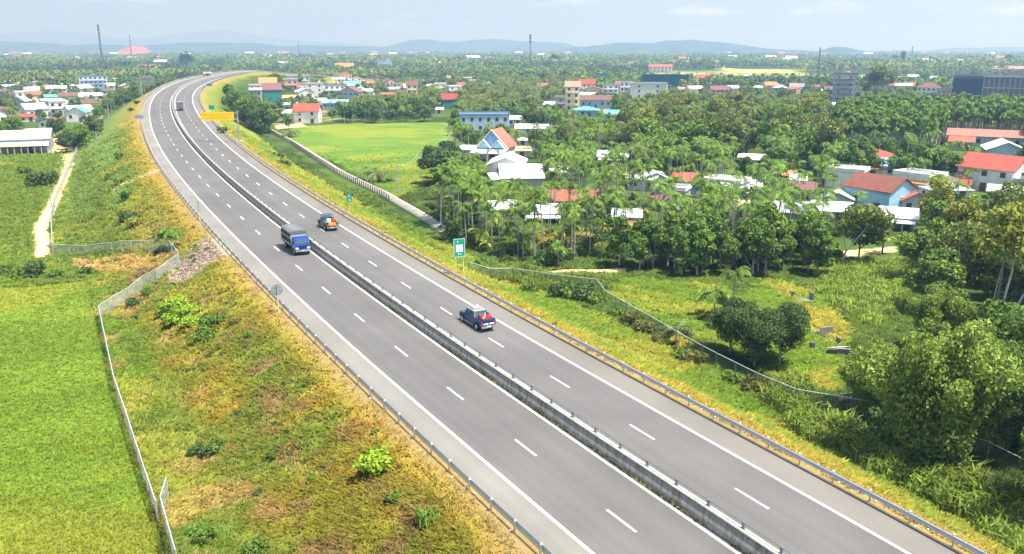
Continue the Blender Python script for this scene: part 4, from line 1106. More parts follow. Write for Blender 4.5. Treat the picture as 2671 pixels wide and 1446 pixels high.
# the blue fronted house
def blue_house():
    x, y, z = hit(1296, 418); k = math.hypot(x, y) / FOC
    va = -math.atan2(x, y) - .35
    t = empty('house', (x, y + 5, z), va, 'house with a steep blue front gable, twin dormers and a red tiled roof', 'house')
    EXCL.extend([(x, y + 5, 9), (x, y - 6, 7), (x + 2, y - 12, 5), (x - 4, y - 3, 6)]); STRIP.append((x, y, 12, 72, 1.0)); STRIP.append((x - 8, y, 8, 60, .9)); LAND.append((1296, 390, 'blue fronted house'))
    mw = hmat(WHITE, 'wall'); mbl = hmat((.22, .42, .72), 'tin'); mr = hmat((.48, .15, .10), 'tile'); mt = mat('trim_white', (.75, .72, .68), var=.05)
    w = 9.5; d = 9; h = 4.2; rh = 5.2
    mb = MB(); mb.box((0, 0, h / 2), (w, d, h), mw); mb.prism([(-w / 2, h), (w / 2, h), (0, h + rh)], 'y', -d / 2, d / 2, mw); mb.build('wall', t)
    mb = MB(); mb.prism([(0, h + rh), (-w / 2 - .6, h - .4), (-w / 2 - .6, h - .2), (0, h + rh + .2)], 'y', -d / 2 - .5, d / 2 + .4, mr)
    mb.prism([(0, h + rh), (w / 2 + .6, h - .4), (w / 2 + .6, h - .2), (0, h + rh + .2)], 'y', -d / 2 - .5, d / 2 + .4, mr); mb.build('roof', t)
    mb = MB(); mb.prism([(-w / 2 + .4, h + .1), (w / 2 - .4, h + .1), (0, h + rh - .35)], 'y', -d / 2 - .12, -d / 2 - .01, mbl); mb.build('blue_gable', t)
    mb = MB()
    for s in (-1, 1):
        mb.tube([(0, -d / 2 - .62, h + rh + .12), (s * (w / 2 + .6), -d / 2 - .62, h - .35)], .16, mt, n=6)
    mb.build('barge_boards', t)
    for s in (-1, 1):
        mb = MB(); cx = s * 2.35
        mb.prism([(cx - 2.1, h - .3), (cx + 2.1, h - .3), (cx, h + 2.0)], 'y', -d / 2 - 1.6, -d / 2 - .13, hmat((.30, .55, .68), 'wall'))
        dm = mb.build('dormer', t); mb = MB()
        for q in (-1, 1): mb.prism([(cx, h + 2.0), (cx + q * 2.4, h - .55), (cx + q * 2.4, h - .35), (cx, h + 2.25)], 'y', -d / 2 - 1.9, -d / 2 - .2, mt)
        mb.build('dormer_roof', dm)
    mb = MB(); mb.prism([(-d / 2 - 5.6, 2.5), (-d / 2 - .05, 3.7), (-d / 2 - .05, 3.85), (-d / 2 - 5.6, 2.65)], 'x', -5.6, 5.6, hmat(TINW, 'tin')); mb.build('porch_roof', t)
    mb = MB(); a = [(2.4 + 1.7 * math.cos(q), 2.2 + 1.7 * math.sin(q)) for q in np.linspace(0, math.pi, 14)]
    mb.prism([(.2, 0), (.2, 3.9), (4.6, 3.9), (4.6, 0), (4.1, 0)] + a + [(.7, 0)], 'y', -d / 2 - 5.8, -d / 2 - 5.65, mt); mb.build('arch', t)
    mb = MB(); mb.box((-8.6, -.5, 1.7), (6.5, 7, 3.4), mw); mb.build('side_wing', t)
    mb = MB(); mb.prism([(-6.6, 2.9), (-.9, 3.9), (3.2, 3.4), (3.2, 3.55), (-.9, 4.05), (-6.6, 3.05)], 'x', -12, -5.4, hmat(TING, 'tin')); mb.build('side_roof', t)
    for q in (-3.6, 3.6):
        mb = MB(); mb.box((q, -d / 2 - .03, 1.7), (1.2, .1, 1.4), M_WIN); mb.build('window', t)
    mb = MB(); mb.box((0, -d / 2 - .04, 1.1), (1.6, .12, 2.2), M_DOOR); mb.build('door', t)
blue_house()
H7(800, 420, 330, 185, 'f', (.50, .50, .47), TINW, 'grey gabled barn with a white roof edge in front of the blue fronted house', vis=.93, rmat='tin', wins=0, dep=13, yaw=-.1)
H7(965, 500, 390, 170, 'g', GREY, (.82, .83, .84), 'hall with a big bright white tin roof in the palm grove', vis=.93, rmat='tin', wins=0, dep=13, yaw=.10, rfrac=.55)
H7(780, 500, 200, 60, 's', GREY, (.80, .81, .82), 'low white annex roof at the left of the big white hall', rmat='tin', wins=0, yaw=.2)
H7(1310, 440, 150, 100, 's', GREY, TINW, 'grey walled house with a white curved canopy right of the big white hall', rmat='tin')
H7(1420, 770, 540, 190, 'g', (.55, .55, .53), (.42, .16, .10), 'long house with a rusty red tiled roof hidden behind palm trunks', yaw=.08, wins=4, dep=10)
H7(840, 800, 250, 110, 's', GREY, TINW, 'white sloping roof left of the rusty red tiled house', rmat='tin', yaw=.3)
H7(1160, 850, 330, 125, 's', GREY, TINW, 'white verandah roof in front of the rusty red tiled house', rmat='tin', extra=x_porch)
H7(1960, 890, 250, 145, 'g', (.42, .46, .50), TING, 'grey blue walled house seen between palm trunks', rmat='tin')
H7(2065, 1000, 200, 105, 'g', PINK, (.42, .16, .10), 'low red tiled outbuilding at the orchard edge')
# ---- right
H8(490, 255, 215, 80, 'g', WHITE, TINW, 'white tin roof with dark vents among the right palms', rmat='tin')
H8(465, 455, 140, 80, 'g', PALEB, TINW, 'small blue white roofed house below the vented roof', rmat='tin')
H8(920, 262, 100, 52, 'g', WHITE, PALEB, 'pale blue roofed cottage left of the nearest red roof', rmat='tin')
H8(1400, 275, 280, 130, 'p', WHITE, (.60, .13, .08), 'house with a bright red hipped roof in front of the tall plantation', vis=.93)
H8(1345, 590, 370, 230, 'g', (.34, .56, .72), (.32, .11, .075), 'house with a dark brick red roof and a light blue gable', vis=.93, yaw=-.62, wins=2, dep=9)
H8(1130, 590, 200, 120, 'f', TING, TING, 'grey corrugated shed left of the blue gabled house', rmat='tin', wins=0)
H8(1080, 672, 260, 100, 's', GREY, TINW, 'white tin roof in front of the grey corrugated shed', rmat='tin')
H8(1590, 735, 230, 115, 's', GREY, TINW, 'white tin roof behind the leaning pale trunk', rmat='tin', extra=x_porch)
H8(2250, 440, 360, 225, 'g', WHITE, (.58, .13, .09), 'large white house with a bright red roof at the right', vis=.93, yaw=-.45, wins=3, dep=10)
H8(2440, 400, 140, 95, 'f', GREY, (.58, .13, .09), 'grey fronted wing with a small red roof at the far right', yaw=-.3)
H8(2060, 440, 140, 60, 'g', WHITE, RED, 'small red roof just left of the large red roofed house')
H8(2110, 700, 95, 88, 'F', (.35, .14, .09), BROWN, 'unplastered red brick hut among the right palms')
H8(830, 412, 100, 55, 's', WHITE, TINW, 'little white lean-to roof in the middle of the right palms', rmat='tin')
H8(760, 368, 80, 52, 'g', ORANGE, ORANGE, 'tiny rust orange roof in the middle of the right palms')
H8(370, 640, 130, 72, 's', CREAM, SAND, 'yellowish shelter behind the young palm nursery', rmat='tin')
H8(720, 690, 320, 115, 's', (.20, .21, .22), TING, 'dark grey shed wall behind palm trunks right of the nursery', rmat='tin', wins=0)
H8(2420, 510, 190, 60, 's', WHITE, TINW, 'long white wall with tin roof below the large red roofed house', rmat='tin')
H8(2540, 480, 80, 90, 'F', BLUE, WHITE, 'blue and white house cut by the right edge')
H4(2185, 1225, 560, 125, 'g', (.42, .50, .60), (.66, .25, .19), 'long building with a salmon tiled roof below the plantation', vis=.93, dep=12, wins=6)
H4(1960, 1260, 180, 100, 's', GREY, RED2, 'small salmon roofed annex left of the long salmon roofed building')
H4(2390, 1400, 290, 175, 'f', (.42, .50, .58), (.52, .58, .52), 'blue grey gabled warehouse with one small window at the right', vis=.93, rmat='tin', wins=1, floors=1, dep=14, yaw=.15)
H4(835, 800, 190, 235, 'F', (.36, .37, .37), (.42, .36, .30), 'raw concrete tower house with a white top balcony', extra=x_balcony, floors=4, wins=2, dep=9)
H4(690, 872, 110, 60, 's', WHITE, PALEB, 'low white house at the foot of the raw concrete tower', rmat='tin')
def x_frame(t, W, D_, wh, rh, mw, mr):
    mc = hmat((.50, .49, .46), 'wall'); mb = MB()
    for f_ in (0.02, .5, .98): mb.box((W * .17, -D_ / 2 - .5, wh * f_), (W * .66, 1.4, .45), mc)
    for q in np.linspace(-W * .15, W * .49, 12): mb.box((q, -D_ / 2 - .5, wh / 2), (.35, .5, wh), mc)
    mb.build('concrete_frame', t)
    mb = MB(); mb.box((-W * .33, -D_ / 2 - .9, wh * .45), (W * .33, .2, wh * .9), hmat((.02, .04, .09), 'wall')); mb.build('blue_screen', t)
H4(2290, 770, 640, 178, 'F', (.14, .14, .15), (.40, .40, .38), 'huge unfinished concrete block draped in dark blue netting at the right', extra=x_frame, dep=20, wins=0, floors=3)
H4(1650, 740, 180, 105, 'p', WHITE, BROWN, 'white bungalow with a brown hipped roof left of the unfinished block')
H4(1840, 755, 190, 88, 'f', PINK, TINW, 'pinkish brown house with a white roof beside the unfinished block', rmat='tin', yaw=-.4)
H4(1400, 695, 145, 62, 's', SAND, TINW, 'white tin roof above the green plantation edge', rmat='tin')
H4(1210, 700, 180, 85, 'g', PINK, (.38, .20, .12), 'weathered orange brown house behind the big bare crown')
H4(995, 765, 80, 72, 'f', WHITE, RED, 'white chapel like gable right of the concrete tower')
H4(540, 685, 150, 46, 'g', WHITE, (.50, .10, .09), 'low dark red roof left of the concrete tower')
H4(392, 715, 125, 84, 'g', PALEB, GREY, 'grey roofed house with a white awning left of the dark red roof', extra=x_porch)
H4(205, 672, 90, 44, 'f', PALEB, TINW, 'small pale blue gable near the central tree belt', rmat='tin')
H4(665, 725, 110, 42, 's', GREENW, GREENW, 'pale green low roof at the foot of the concrete tower', rmat='tin')
H4(40, 692, 110, 42, 's', WHITE, TINW, 'flat white shed left of the small pale blue gable', rmat='tin')
H4(2430, 525, 250, 58, 'g', PINK, PINK, 'long pinkish building behind the unfinished block')
H4(1895, 436, 90, 24, 's', WHITE, TINW, 'far bright white twin roof in the right hand forest', rmat='tin')
H4(510, 388, 80, 16, 's', WHITE, RED2, 'far low building with a pink roof near the thin mast', rmat='tin')
H4(40, 1185, 90, 100, 'g', PINK, (.40, .15, .08), 'orange brown roof among the central trees')
H4(740, 1192, 75, 50, 's', GREY, TINW, 'grey wall glimpsed between trunks under the plantation', rmat='tin')

XH = []
def xhouses(poly, n, seed, wm=(7, 12), hm=(4.5, 7.5)):
    """the many smaller houses of a village, each its own; labelled later by what stands beside them"""
    rs = np.random.default_rng(seed); P = np.array(poly) * DS; done = 0
    cols = [(WHITE, 'white', 4), (CREAM, 'cream', 1.5), (PALEB, 'pale blue', 1.5), (GREY, 'grey', 1.5), (PINK, 'pinkish', .7), (TEAL, 'green', .4)]
    roofs = [(TINW, 'tin', 'white tin', 4), (RED2, 'tile', 'red', 3), (ORANGE, 'tile', 'orange', 1.3), (MAROON, 'tile', 'maroon', 1), (TING, 'tin', 'grey tin', 1.5), (TINB, 'tin', 'blue tin', 1), (BROWN, 'tile', 'brown', 1), (TINT, 'tin', 'teal tin', .6)]
    pc_ = np.array([c[2] for c in cols]); pc_ = pc_ / pc_.sum(); pr_ = np.array([c[3] for c in roofs]); pr_ = pr_ / pr_.sum()
    for _ in range(4000):
        if done >= n: break
        px = rs.uniform(P[:, 0].min(), P[:, 0].max()); py = rs.uniform(P[:, 1].min(), P[:, 1].max())
        if not inpoly(np.array([px]), np.array([py]), [tuple(q) for q in P])[0]: continue
        x, y, z = hit(px, py); k = math.hypot(x, y) / FOC; D = float(axis_dist(x, y)[0][0])
        if abs(D) < 42 or any(inpoly(np.array([x]), np.array([y]), q)[0] for q in (P_FIELD_M, P_FIELD_S, P_FIELD_Y, P_FIELD_L2)): continue
        if any(abs(px - a) < 5.5 / k and abs(py - b) < 2.2 / k for a, b, _ in LAND[:NL0]) or any(abs(px - a) < 9 / k and abs(py - b) < 1.6 / k for a, b, _ in LAND[NL0:]): continue
        c = cols[rs.choice(len(cols), p=pc_)]; r = roofs[rs.choice(len(roofs), p=pr_)]; kd = ['g', 'f', 's', 'p', 'F'][rs.choice(5, p=[.42, .2, .14, .10, .14])]
        h = rs.uniform(*hm) * (.75 if kd == 's' else 1)
        t = house(px, py, rs.uniform(*wm) / k, h / k, kind=kd, wall=c[0], roof=r[0] if kd != 'F' else WHITE, lab='', yaw=rs.uniform(-.6, .6), rmat=r[1] if kd != 'F' else 'tin', wins=2, extra=x_balcony if (kd == 'F' and h > 6) else None)
        XH.append((t, ('small %s house with a %s roof' % (c[1], r[2])) if kd != 'F' else 'small flat roofed %s house' % c[1], 'villages', 0, 0)); done += 1
    return done
NL0 = len(LAND)
xhouses([(-10, 250), (-10, 172), (150, 168), (345, 180), (345, 232), (230, 262)], 42, 1)
xhouses([(-10, 310), (-10, 255), (130, 262), (215, 290), (190, 318)], 8, 2)
xhouses([(640, 258), (640, 205), (900, 170), (1250, 185), (1250, 235), (900, 262)], 40, 3)
xhouses([(1250, 185), (1400, 200), (1800, 190), (2300, 195), (2570, 205), (2570, 250), (2100, 240), (1800, 245), (1380, 255)], 48, 4)
xhouses([(700, 168), (1100, 150), (1800, 150), (2570, 155), (2570, 180), (1700, 180), (1000, 172)], 26, 5, (10, 18), (6, 10))
xhouses([(1600, 480), (2100, 430), (2570, 450), (2570, 560), (2100, 545), (1700, 550)], 18, 6, (6, 10), (3.4, 4.5))
del LAND[NL0:]
# ---------------------------------------------------------------- plant building blocks (arrays)
def leaf_quads(C, Nn, size, rs, asp=1.5, hang=0.0):
    """quads at C with normals Nn"""
    n = len(C); Nn = Nn / np.linalg.norm(Nn, axis=1)[:, None]
    a = rs.normal(size=(n, 3)); a[:, 2] -= hang * 3
    u = a - (a * Nn).sum(1)[:, None] * Nn; u /= np.linalg.norm(u, axis=1)[:, None] + 1e-9
    v = np.cross(Nn, u)
    s = (size * rs.uniform(.6, 1.4, n))[:, None] * .5
    P = np.stack([C - u * s * asp - v * s * .35, C - u * s * .1 + v * s, C + u * s * asp + v * s * .1, C + u * s * .1 - v * s], 1)
    return P.reshape(-1, 3), np.arange(4 * n).reshape(-1, 4)
def crown_cloud(clumps, n, size, rs, up=.35, rnd=.7, asp=1.5, hang=0.0, inner=.6):
    cl = np.array(clumps, float)            # x y z rx ry rz
    w = cl[:, 3] * cl[:, 4] + cl[:, 3] * cl[:, 5]; w /= w.sum()
    k = rs.choice(len(cl), n, p=w)
    d = rs.normal(size=(n, 3)); d[:, 2] += up; d /= np.linalg.norm(d, axis=1)[:, None]
    r = inner + (1 - inner) * rs.random(n) ** .6
    C = cl[k, :3] + d * cl[k, 3:] * r[:, None]
    return leaf_quads(C, d + rnd * rs.normal(size=(n, 3)), size, rs, asp, hang)
def tube_np(pts, r0, r1, n=6):
    pts = np.array(pts, float); k = len(pts); V = []; F = []
    for i, p in enumerate(pts):
        t = pts[min(i + 1, k - 1)] - pts[max(i - 1, 0)]; t /= np.linalg.norm(t) + 1e-9
        u = np.cross(t, (0, 0, 1.0));
        if np.linalg.norm(u) < 1e-3: u = np.array([1.0, 0, 0])
        u /= np.linalg.norm(u); w = np.cross(t, u); r = r0 + (r1 - r0) * i / (k - 1)
        for j in range(n):
            a = 2 * math.pi * j / n; V.append(p + (u * math.cos(a) + w * math.sin(a)) * r)
    for i in range(k - 1):
        for j in range(n): F.append((i * n + j, i * n + (j + 1) % n, (i + 1) * n + (j + 1) % n, (i + 1) * n + j))
    return np.array(V), np.array(F)
def cat_np(parts):
    V = []; F = []; k = 0
    for v, f in parts: V.append(v); F.append(f + k); k += len(v)
    return np.concatenate(V), np.concatenate(F)
def frond(az, L, rise, droop, rs, leafl, pairs, base_z, wid=.13, r0=.12):
    """feather leaf: midrib strip with hanging leaflets on both sides"""
    t = np.linspace(0, 1, pairs + 2)
    hx = r0 + L * (t - .12 * t * t * droop); hz = base_z + L * (rise * t - droop * t * t)
    ca, sa = math.cos(az), math.sin(az)
    P = np.stack([hx * ca, hx * sa, hz], 1); side = np.array([-sa, ca, 0.0]); V = []; F = []
    for i in range(1, pairs + 1):
        p = P[i]; T = P[i + 1] - P[i - 1]; T /= np.linalg.norm(T)
        ll = leafl * math.sin(math.pi * min(.97, .18 + .72 * t[i])) * rs.uniform(.85, 1.1)
        for s in (-1, 1):
            tip = p + side * s * ll * .75 + T * ll * .45 + np.array([0, 0, -ll * rs.uniform(.25, .6)])
            k = len(V); V += [p - T * wid, p + T * wid, tip + T * wid * .35, tip - T * wid * .2]; F.append((k, k + 1, k + 2, k + 3))
    for i in range(len(P) - 1):
        k = len(V); w = side * .035; V += [P[i] - w, P[i + 1] - w, P[i + 1] + w, P[i] + w]; F.append((k, k + 1, k + 2, k + 3))
    return np.array(V), np.array(F)
def areca(rs, H, n=9, L=2.45):
    lean = rs.normal(0, .035, 2) * H; z = np.linspace(-.3, H, 6)
    pts = np.stack([lean[0] * (z / H) ** 2, lean[1] * (z / H) ** 2, z], 1)
    tr = tube_np(pts, .105, .07, 5)
    top = pts[-1]
    fr = []
    for i in range(n):
        v, f = frond(i * 2.4 + rs.uniform(-.3, .3), L * rs.uniform(.8, 1.15), rs.uniform(.55, 1.25) if i % 3 else rs.uniform(.1, .5), rs.uniform(.75, 1.2), rs, .95, 8, .3, .16)
        fr.append((v + top, f))
    sh = tube_np([top, top + [0, 0, .9]], .11, .06, 5); fr.append(sh)
    return tr, cat_np(fr)
def coconut(rs, H, n=15, L=4.0, pairs=12):
    lean = rs.normal(0, .05, 2) * H; z = np.linspace(-.3, H, 7)
    pts = np.stack([lean[0] * (z / H) ** 1.6 if H > 0 else z * 0, lean[1] * np.abs(z / H) ** 1.6, z], 1); pts = np.nan_to_num(pts)
    tr = tube_np(pts, .2, .12, 6); top = pts[-1]; fr = []
    for i in range(n):
        v, f = frond(i * 2.4 + rs.uniform(-.3, .3), L * rs.uniform(.8, 1.1), rs.uniform(-.1, 1.0), rs.uniform(.6, 1.0), rs, 1.1, pairs, 0, .12)
        fr.append((v + top, f))
    return tr, cat_np(fr)
def banana(rs, H):
    tr = tube_np([(0, 0, -.2), (0, 0, H * .5)], .16, .1, 6); V = []; F = []
    for i in range(8):
        az = i * 2.4; L = H * rs.uniform(.6, .85); ca, sa = math.cos(az), math.sin(az); side = np.array([-sa, ca, 0]); rise = rs.uniform(.7, 1.5); prev = None
        for t in np.linspace(0, 1, 6):
            p = np.array([ca * L * t * .8, sa * L * t * .8, H * .5 + L * (rise * t - 1.1 * t * t)]); w = side * .38 * math.sin(math.pi * (.12 + .84 * t)); k = len(V); V += [p - w + [0, 0, -.08], p + w + [0, 0, -.08]]
            if prev is not None: F.append((prev, prev + 1, k + 1, k))
            prev = k
    return tr, (np.array(V), np.array(F))
def branches(rs, H, h0, spread, nb, r=.16, n=6):
    parts = [tube_np([(0, 0, -.4), (rs.normal(0, .1), rs.normal(0, .1), h0 * .5), (rs.normal(0, .2), rs.normal(0, .2), H * .72)], r, r * .35, n)]
    for i in range(nb):
        a = i * 2.4 + rs.uniform(-.4, .4); z0 = h0 * rs.uniform(.7, 1.1) + (H - h0) * .45 * i / nb; q = spread * rs.uniform(.45, .85)
        parts.append(tube_np([(0, 0, z0), (math.cos(a) * q * .5, math.sin(a) * q * .5, z0 + (H - h0) * .18), (math.cos(a) * q, math.sin(a) * q, z0 + (H - h0) * .42)], r * .45, r * .12, 5))
    return cat_np(parts)
def broad(rs, H, Rw, nl, leaf, clear=.28, nc=14, shape='round', up=.35, rnd=.7, asp=1.5, hang=0.0):
    """spreading tree with clumped crown"""
    cl = []
    zc = H * (clear + (1 - clear) * .52); rz = H * (1 - clear) * .5
    for i in range(nc):
        d = rs.normal(size=3); d /= np.linalg.norm(d); q = rs.random() ** .45 * .80
        x, y, z = d[0] * Rw * q, d[1] * Rw * q, zc + d[2] * rz * q * 1.05
        if shape == 'cone': s = 1.1 - .75 * (z - H * clear) / (H * (1 - clear)); x *= s; y *= s
        if shape == 'tall': x *= .8; y *= .8
        rr = Rw * rs.uniform(.26, .46) * (1.0 if shape != 'cone' else .9)
        cl.append((x, y, z, rr, rr, rr * rs.uniform(.65, .95)))
    cr = crown_cloud(cl, nl, leaf, rs, up, rnd, asp, hang)
    return branches(rs, H, H * clear, Rw, 5, r=.02 * H + .05), cr
def bamboo(rs, H, Rw, nl, leaf, stems=16):
    cl = []; st = []
    for i in range(stems):
        a = rs.uniform(0, 2 * math.pi); q = Rw * rs.uniform(.15, 1.0); h = H * rs.uniform(.62, 1.05) * (1 - .25 * (q / Rw) ** 2)
        pts = []
        for t in np.linspace(0, 1, 7):
            pts.append((math.cos(a) * (q * .35 + q * .75 * t ** 2), math.sin(a) * (q * .35 + q * .75 * t ** 2), h * (t - .12 * t ** 4)))
        st.append(tube_np(pts, .07, .02, 4))
        for t in range(1, 7):
            p = pts[t]; r = Rw * .22 * rs.uniform(.8, 1.3); cl.append((p[0] + rs.normal(0, .3), p[1] + rs.normal(0, .3), p[2], r, r, r * 1.0))
    return cat_np(st), crown_cloud(cl, nl, leaf, rs, .1, .9, 2.1, .5, .3)
def shrub(rs, H, Rw, nl, leaf, nc=7, asp=1.5):
    cl = []
    for i in range(nc):
        a = rs.uniform(0, 6.28); q = Rw * rs.random() ** .5 * .7; r = Rw * rs.uniform(.3, .5); cl.append((math.cos(a) * q, math.sin(a) * q, H * rs.uniform(.25, .62), r, r, H * .36))
    return tube_np([(0, 0, -.2), (0, 0, H * .5)], .05, .03, 4), crown_cloud(cl, nl, leaf, rs, .5, .7, asp)
def reeds(rs, H, Rw, n):
    V = []; F = []
    for i in range(n):
        a = rs.uniform(0, 6.28); q = Rw * rs.random() ** .5; b = np.array([math.cos(a) * q, math.sin(a) * q, 0]); h = H * rs.uniform(.5, 1.1); d = rs.normal(0, .45, 2) * h * .6; w = rs.normal(size=2); w = w / np.linalg.norm(w) * .05 * (1 + .3 * H)
        k = len(V); m = b + [d[0] * .35, d[1] * .35, h * .72]; e = b + [d[0] * 1.1, d[1] * 1.1, h * .85]
        V += [b + [-w[0], -w[1], 0], b + [w[0], w[1], 0], m + [w[0], w[1], 0], m + [-w[0], -w[1], 0], e + [w[0] * .2, w[1] * .2, 0], e - [w[0] * .2, w[1] * .2, 0]]
        F += [(k, k + 1, k + 2, k + 3), (k + 3, k + 2, k + 4, k + 5)]
    return tube_np([(0, 0, -.2), (0, 0, .2)], .03, .02, 4), (np.array(V), np.array(F))

def leafmat(name, rgb, isl=.42, obj=.18, tr=.24): return mat(name, tuple(c * 1.12 for c in rgb), rough=.65, var=.10, scale=.35, island=isl, obj=obj, transl=tr, spec=.2, detail=2, upn=.2)
LM = dict(areca=leafmat('palm_leaf', (.100, .172, .020), .6, .28), coco=leafmat('coconut_leaf', (.125, .165, .040), .5, .2), cocoy=leafmat('yellowing_leaf', (.34, .26, .02), .4, .1),
          dark=leafmat('foliage_dark', (.066, .115, .026)), mid=leafmat('foliage_mid', (.100, .172, .022)), bright=leafmat('foliage_bright', (.135, .215, .026)),
          olive=leafmat('foliage_olive', (.130, .165, .030)), gold=leafmat('foliage_yellow_green', (.210, .235, .028)), bamb=leafmat('bamboo_leaf', (.190, .265, .038), .5, .1),
          plant=leafmat('plantation_leaf', (.130, .220, .028), .4, .22), reed=leafmat('reed_leaf', (.150, .235, .030), .5, .15), lime=leafmat('shrub_lime', (.20, .30, .02), .45), blueg=leafmat('shrub_dull', (.075, .115, .03), .45), dull=leafmat('dull_brown_green', (.125, .125, .028), .4))
BM = dict(pale=mat('bark_pale', (.34, .32, .28), var=.2, scale=2, obj=.15), brown=mat('bark_brown', (.13, .10, .07), var=.25, scale=2), white=mat('bark_white', (.50, .47, .42), var=.2, scale=2))
# library: kind -> list of (trunk mesh, crown mesh)
LIB = {}
def lib(key, name, gen, variants, leaf, bark):
    L = []
    for i in range(variants):
        rs = np.random.default_rng(hash_(key) + i); (tv, tf), (cv, cf) = gen(rs)
        L.append(((tv, tf), (cv, cf)))
    LIB[key] = dict(name=name, arr=L, leaf=leaf, bark=bark, mesh=[None] * variants, proto=[None] * variants)
def hash_(s): return sum(ord(c) * (i + 3) for i, c in enumerate(s)) % 9973
lib('areca', 'areca_palm', lambda rs: areca(rs, rs.uniform(6.8, 11), int(rs.integers(7, 11))), 9, 'areca', 'pale')
lib('areca_s', 'young_areca_palm', lambda rs: areca(rs, rs.uniform(2.6, 4), 8, 1.9), 3, 'areca', 'pale')
lib('coco', 'coconut_palm', lambda rs: coconut(rs, rs.uniform(8, 12)), 5, 'coco', 'pale')
lib('coco_s', 'short_coconut_palm', lambda rs: coconut(rs, rs.uniform(.8, 1.6), 16, 3.2), 2, 'coco', 'brown')
lib('banana', 'banana_plant', lambda rs: banana(rs, 3.6), 2, 'gold', 'brown')
lib('mango', 'broadleaf_tree', lambda rs: broad(rs, 8.5, 4.4, 2600, .42, .2), 5, 'dark', 'brown')
lib('mid', 'broadleaf_tree', lambda rs: broad(rs, 9.5, 4.0, 2400, .40, .22, 18), 5, 'mid', 'brown')
lib('bright', 'light_green_tree', lambda rs: broad(rs, 9.0, 3.6, 2400, .38, .22, 15, 'tall'), 4, 'bright', 'pale')
lib('olive', 'olive_green_tree', lambda rs: broad(rs, 11.5, 3.8, 2600, .34, .22, 18, 'tall', rnd=1.0), 4, 'olive', 'pale')
lib('gold', 'yellow_green_tree', lambda rs: broad(rs, 13.0, 3.8, 2800, .36, .25, 20, 'tall', rnd=1.0), 4, 'gold', 'white')
lib('plant', 'plantation_tree', lambda rs: broad(rs, 14.0, 2.9, 1000, .55, .40, 12, 'tall'), 5, 'plant', 'pale')
lib('orch', 'orchard_tree', lambda rs: broad(rs, 7.0, 2.5, 4200, .25, .16, 20, 'cone'), 5, 'mid', 'pale')
lib('shrub', 'shrub', lambda rs: shrub(rs, 1.8, 1.7, 420, .28), 4, 'mid', 'brown')
lib('shrubd', 'shrub', lambda rs: shrub(rs, 2.4, 2.2, 520, .30), 3, 'dark', 'brown')
lib('reeds', 'tall_grass_clump', lambda rs: reeds(rs, 2.0, 1.3, 150), 4, 'reed', 'pale')

def tree_at(key, x, y, sc=1.0, rz=None, label=None, group=None, cat='tree', leaf=None, split=True, z=None, var=None, sz=None, name=None):
    K = LIB[key]; i = random.randrange(len(K['arr'])) if var is None else var
    nm = name or K['name']
    pk = (i, leaf, split)
    P = K.setdefault('protos', {})
    if pk not in P:
        (tv, tf), (cv, cf) = K['arr'][i]
        r = empty(nm, (0, 0, 0)) if split else None
        if split:
            mesh_np('trunk', tv, tf, BM[K['bark']], parent=r, smooth=True); mesh_np('crown', cv, cf, LM[leaf or K['leaf']], parent=r)
        else:
            V, F = cat_np([(tv, tf), (cv, cf)]); r = mesh_np(nm, V, F, [BM[K['bark']], LM[leaf or K['leaf']]], fm=np.r_[np.zeros(len(tf), int), np.ones(len(cf), int)])
        P[pk] = r; o = r
    else: o = copy_tree(P[pk])
    o.name = nm
    if z is None: z = float(terrain_z(np.array([x]), np.array([y]))[0])
    o.location = (x, y, z - .05); o.rotation_euler = (0, 0, random.uniform(0, 6.28) if rz is None else rz); o.scale = (sc, sc, sz or sc)
    for k in ('label', 'category', 'group'):
        if k in o: del o[k]
    tag(o, label, cat, group); return o

# ---------------------------------------------------------------- regions of trees
REG = []     # (key, x, y, scale, label, group, cat, leaf)
def spread(poly, sp, rs):
    P = np.array(poly); x0, y0 = P.min(0); x1, y1 = P.max(0)
    gx, gy = np.meshgrid(np.arange(x0, x1, sp), np.arange(y0, y1, sp * .9))
    gx = gx + (np.arange(gx.shape[0]) % 2)[:, None] * sp * .5
    x = gx.ravel() + rs.uniform(-.38, .38, gx.size) * sp; y = gy.ravel() + rs.uniform(-.38, .38, gx.size) * sp
    k = inpoly(x, y, poly); return x[k], y[k]
TAKEN = []
vr = np.random.default_rng(55)
def clear_mask(x, y, hr=1.0, fields=True, road=19.0, D=None):
    if D is None: D, _ = axis_dist(x, y)
    ok = np.abs(D) > road
    if fields:
        for P in (P_FIELD_L, P_FIELD_M, P_FIELD_S, P_FIELD_Y, P_CORN, P_FIELD_L2) + tuple(P_SAND): ok &= ~inpoly(x, y, P)
        ok &= ~(inpoly(x, y, P_GRAVE) | inpoly(x, y, P_YARD))
    for ex, ey, er in EXCL: ok &= np.hypot(x - ex, y - ey) > er * hr
    for sx, sy, hw, ln, pr in STRIP:
        l = math.hypot(sx, sy); ux, uy = -sx / l, -sy / l
        a = (x - sx) * ux + (y - sy) * uy; b = np.abs((x - sx) * uy - (y - sy) * ux)
        ok &= ~((a > -2) & (a < ln) & (b < hw) & (vr.random(len(x)) < pr))
    return ok
def region(poly_disp, sp, mix, label, group, cat='tree', seed=0, smin=.8, smax=1.15, hr=1.0, fields=True, road=31.0, world_poly=None, leaf=None):
    rs = np.random.default_rng(900 + seed); P = world_poly or gpoly(poly_disp)
    x, y = spread(P, sp, rs); k = clear_mask(x, y, hr, fields, road); x = x[k]; y = y[k]
    keys = [m[0] for m in mix]; w = np.array([m[1] for m in mix], float); w /= w.sum()
    ki = rs.choice(len(keys), len(x), p=w)
    for i in range(len(x)): REG.append((keys[ki[i]], float(x[i]), float(y[i]), float(rs.uniform(smin, smax)), label, group, cat, leaf))
    TAKEN.append(P)
A_LAB = 'slender areca palm with a thin pale trunk in the dense grove'
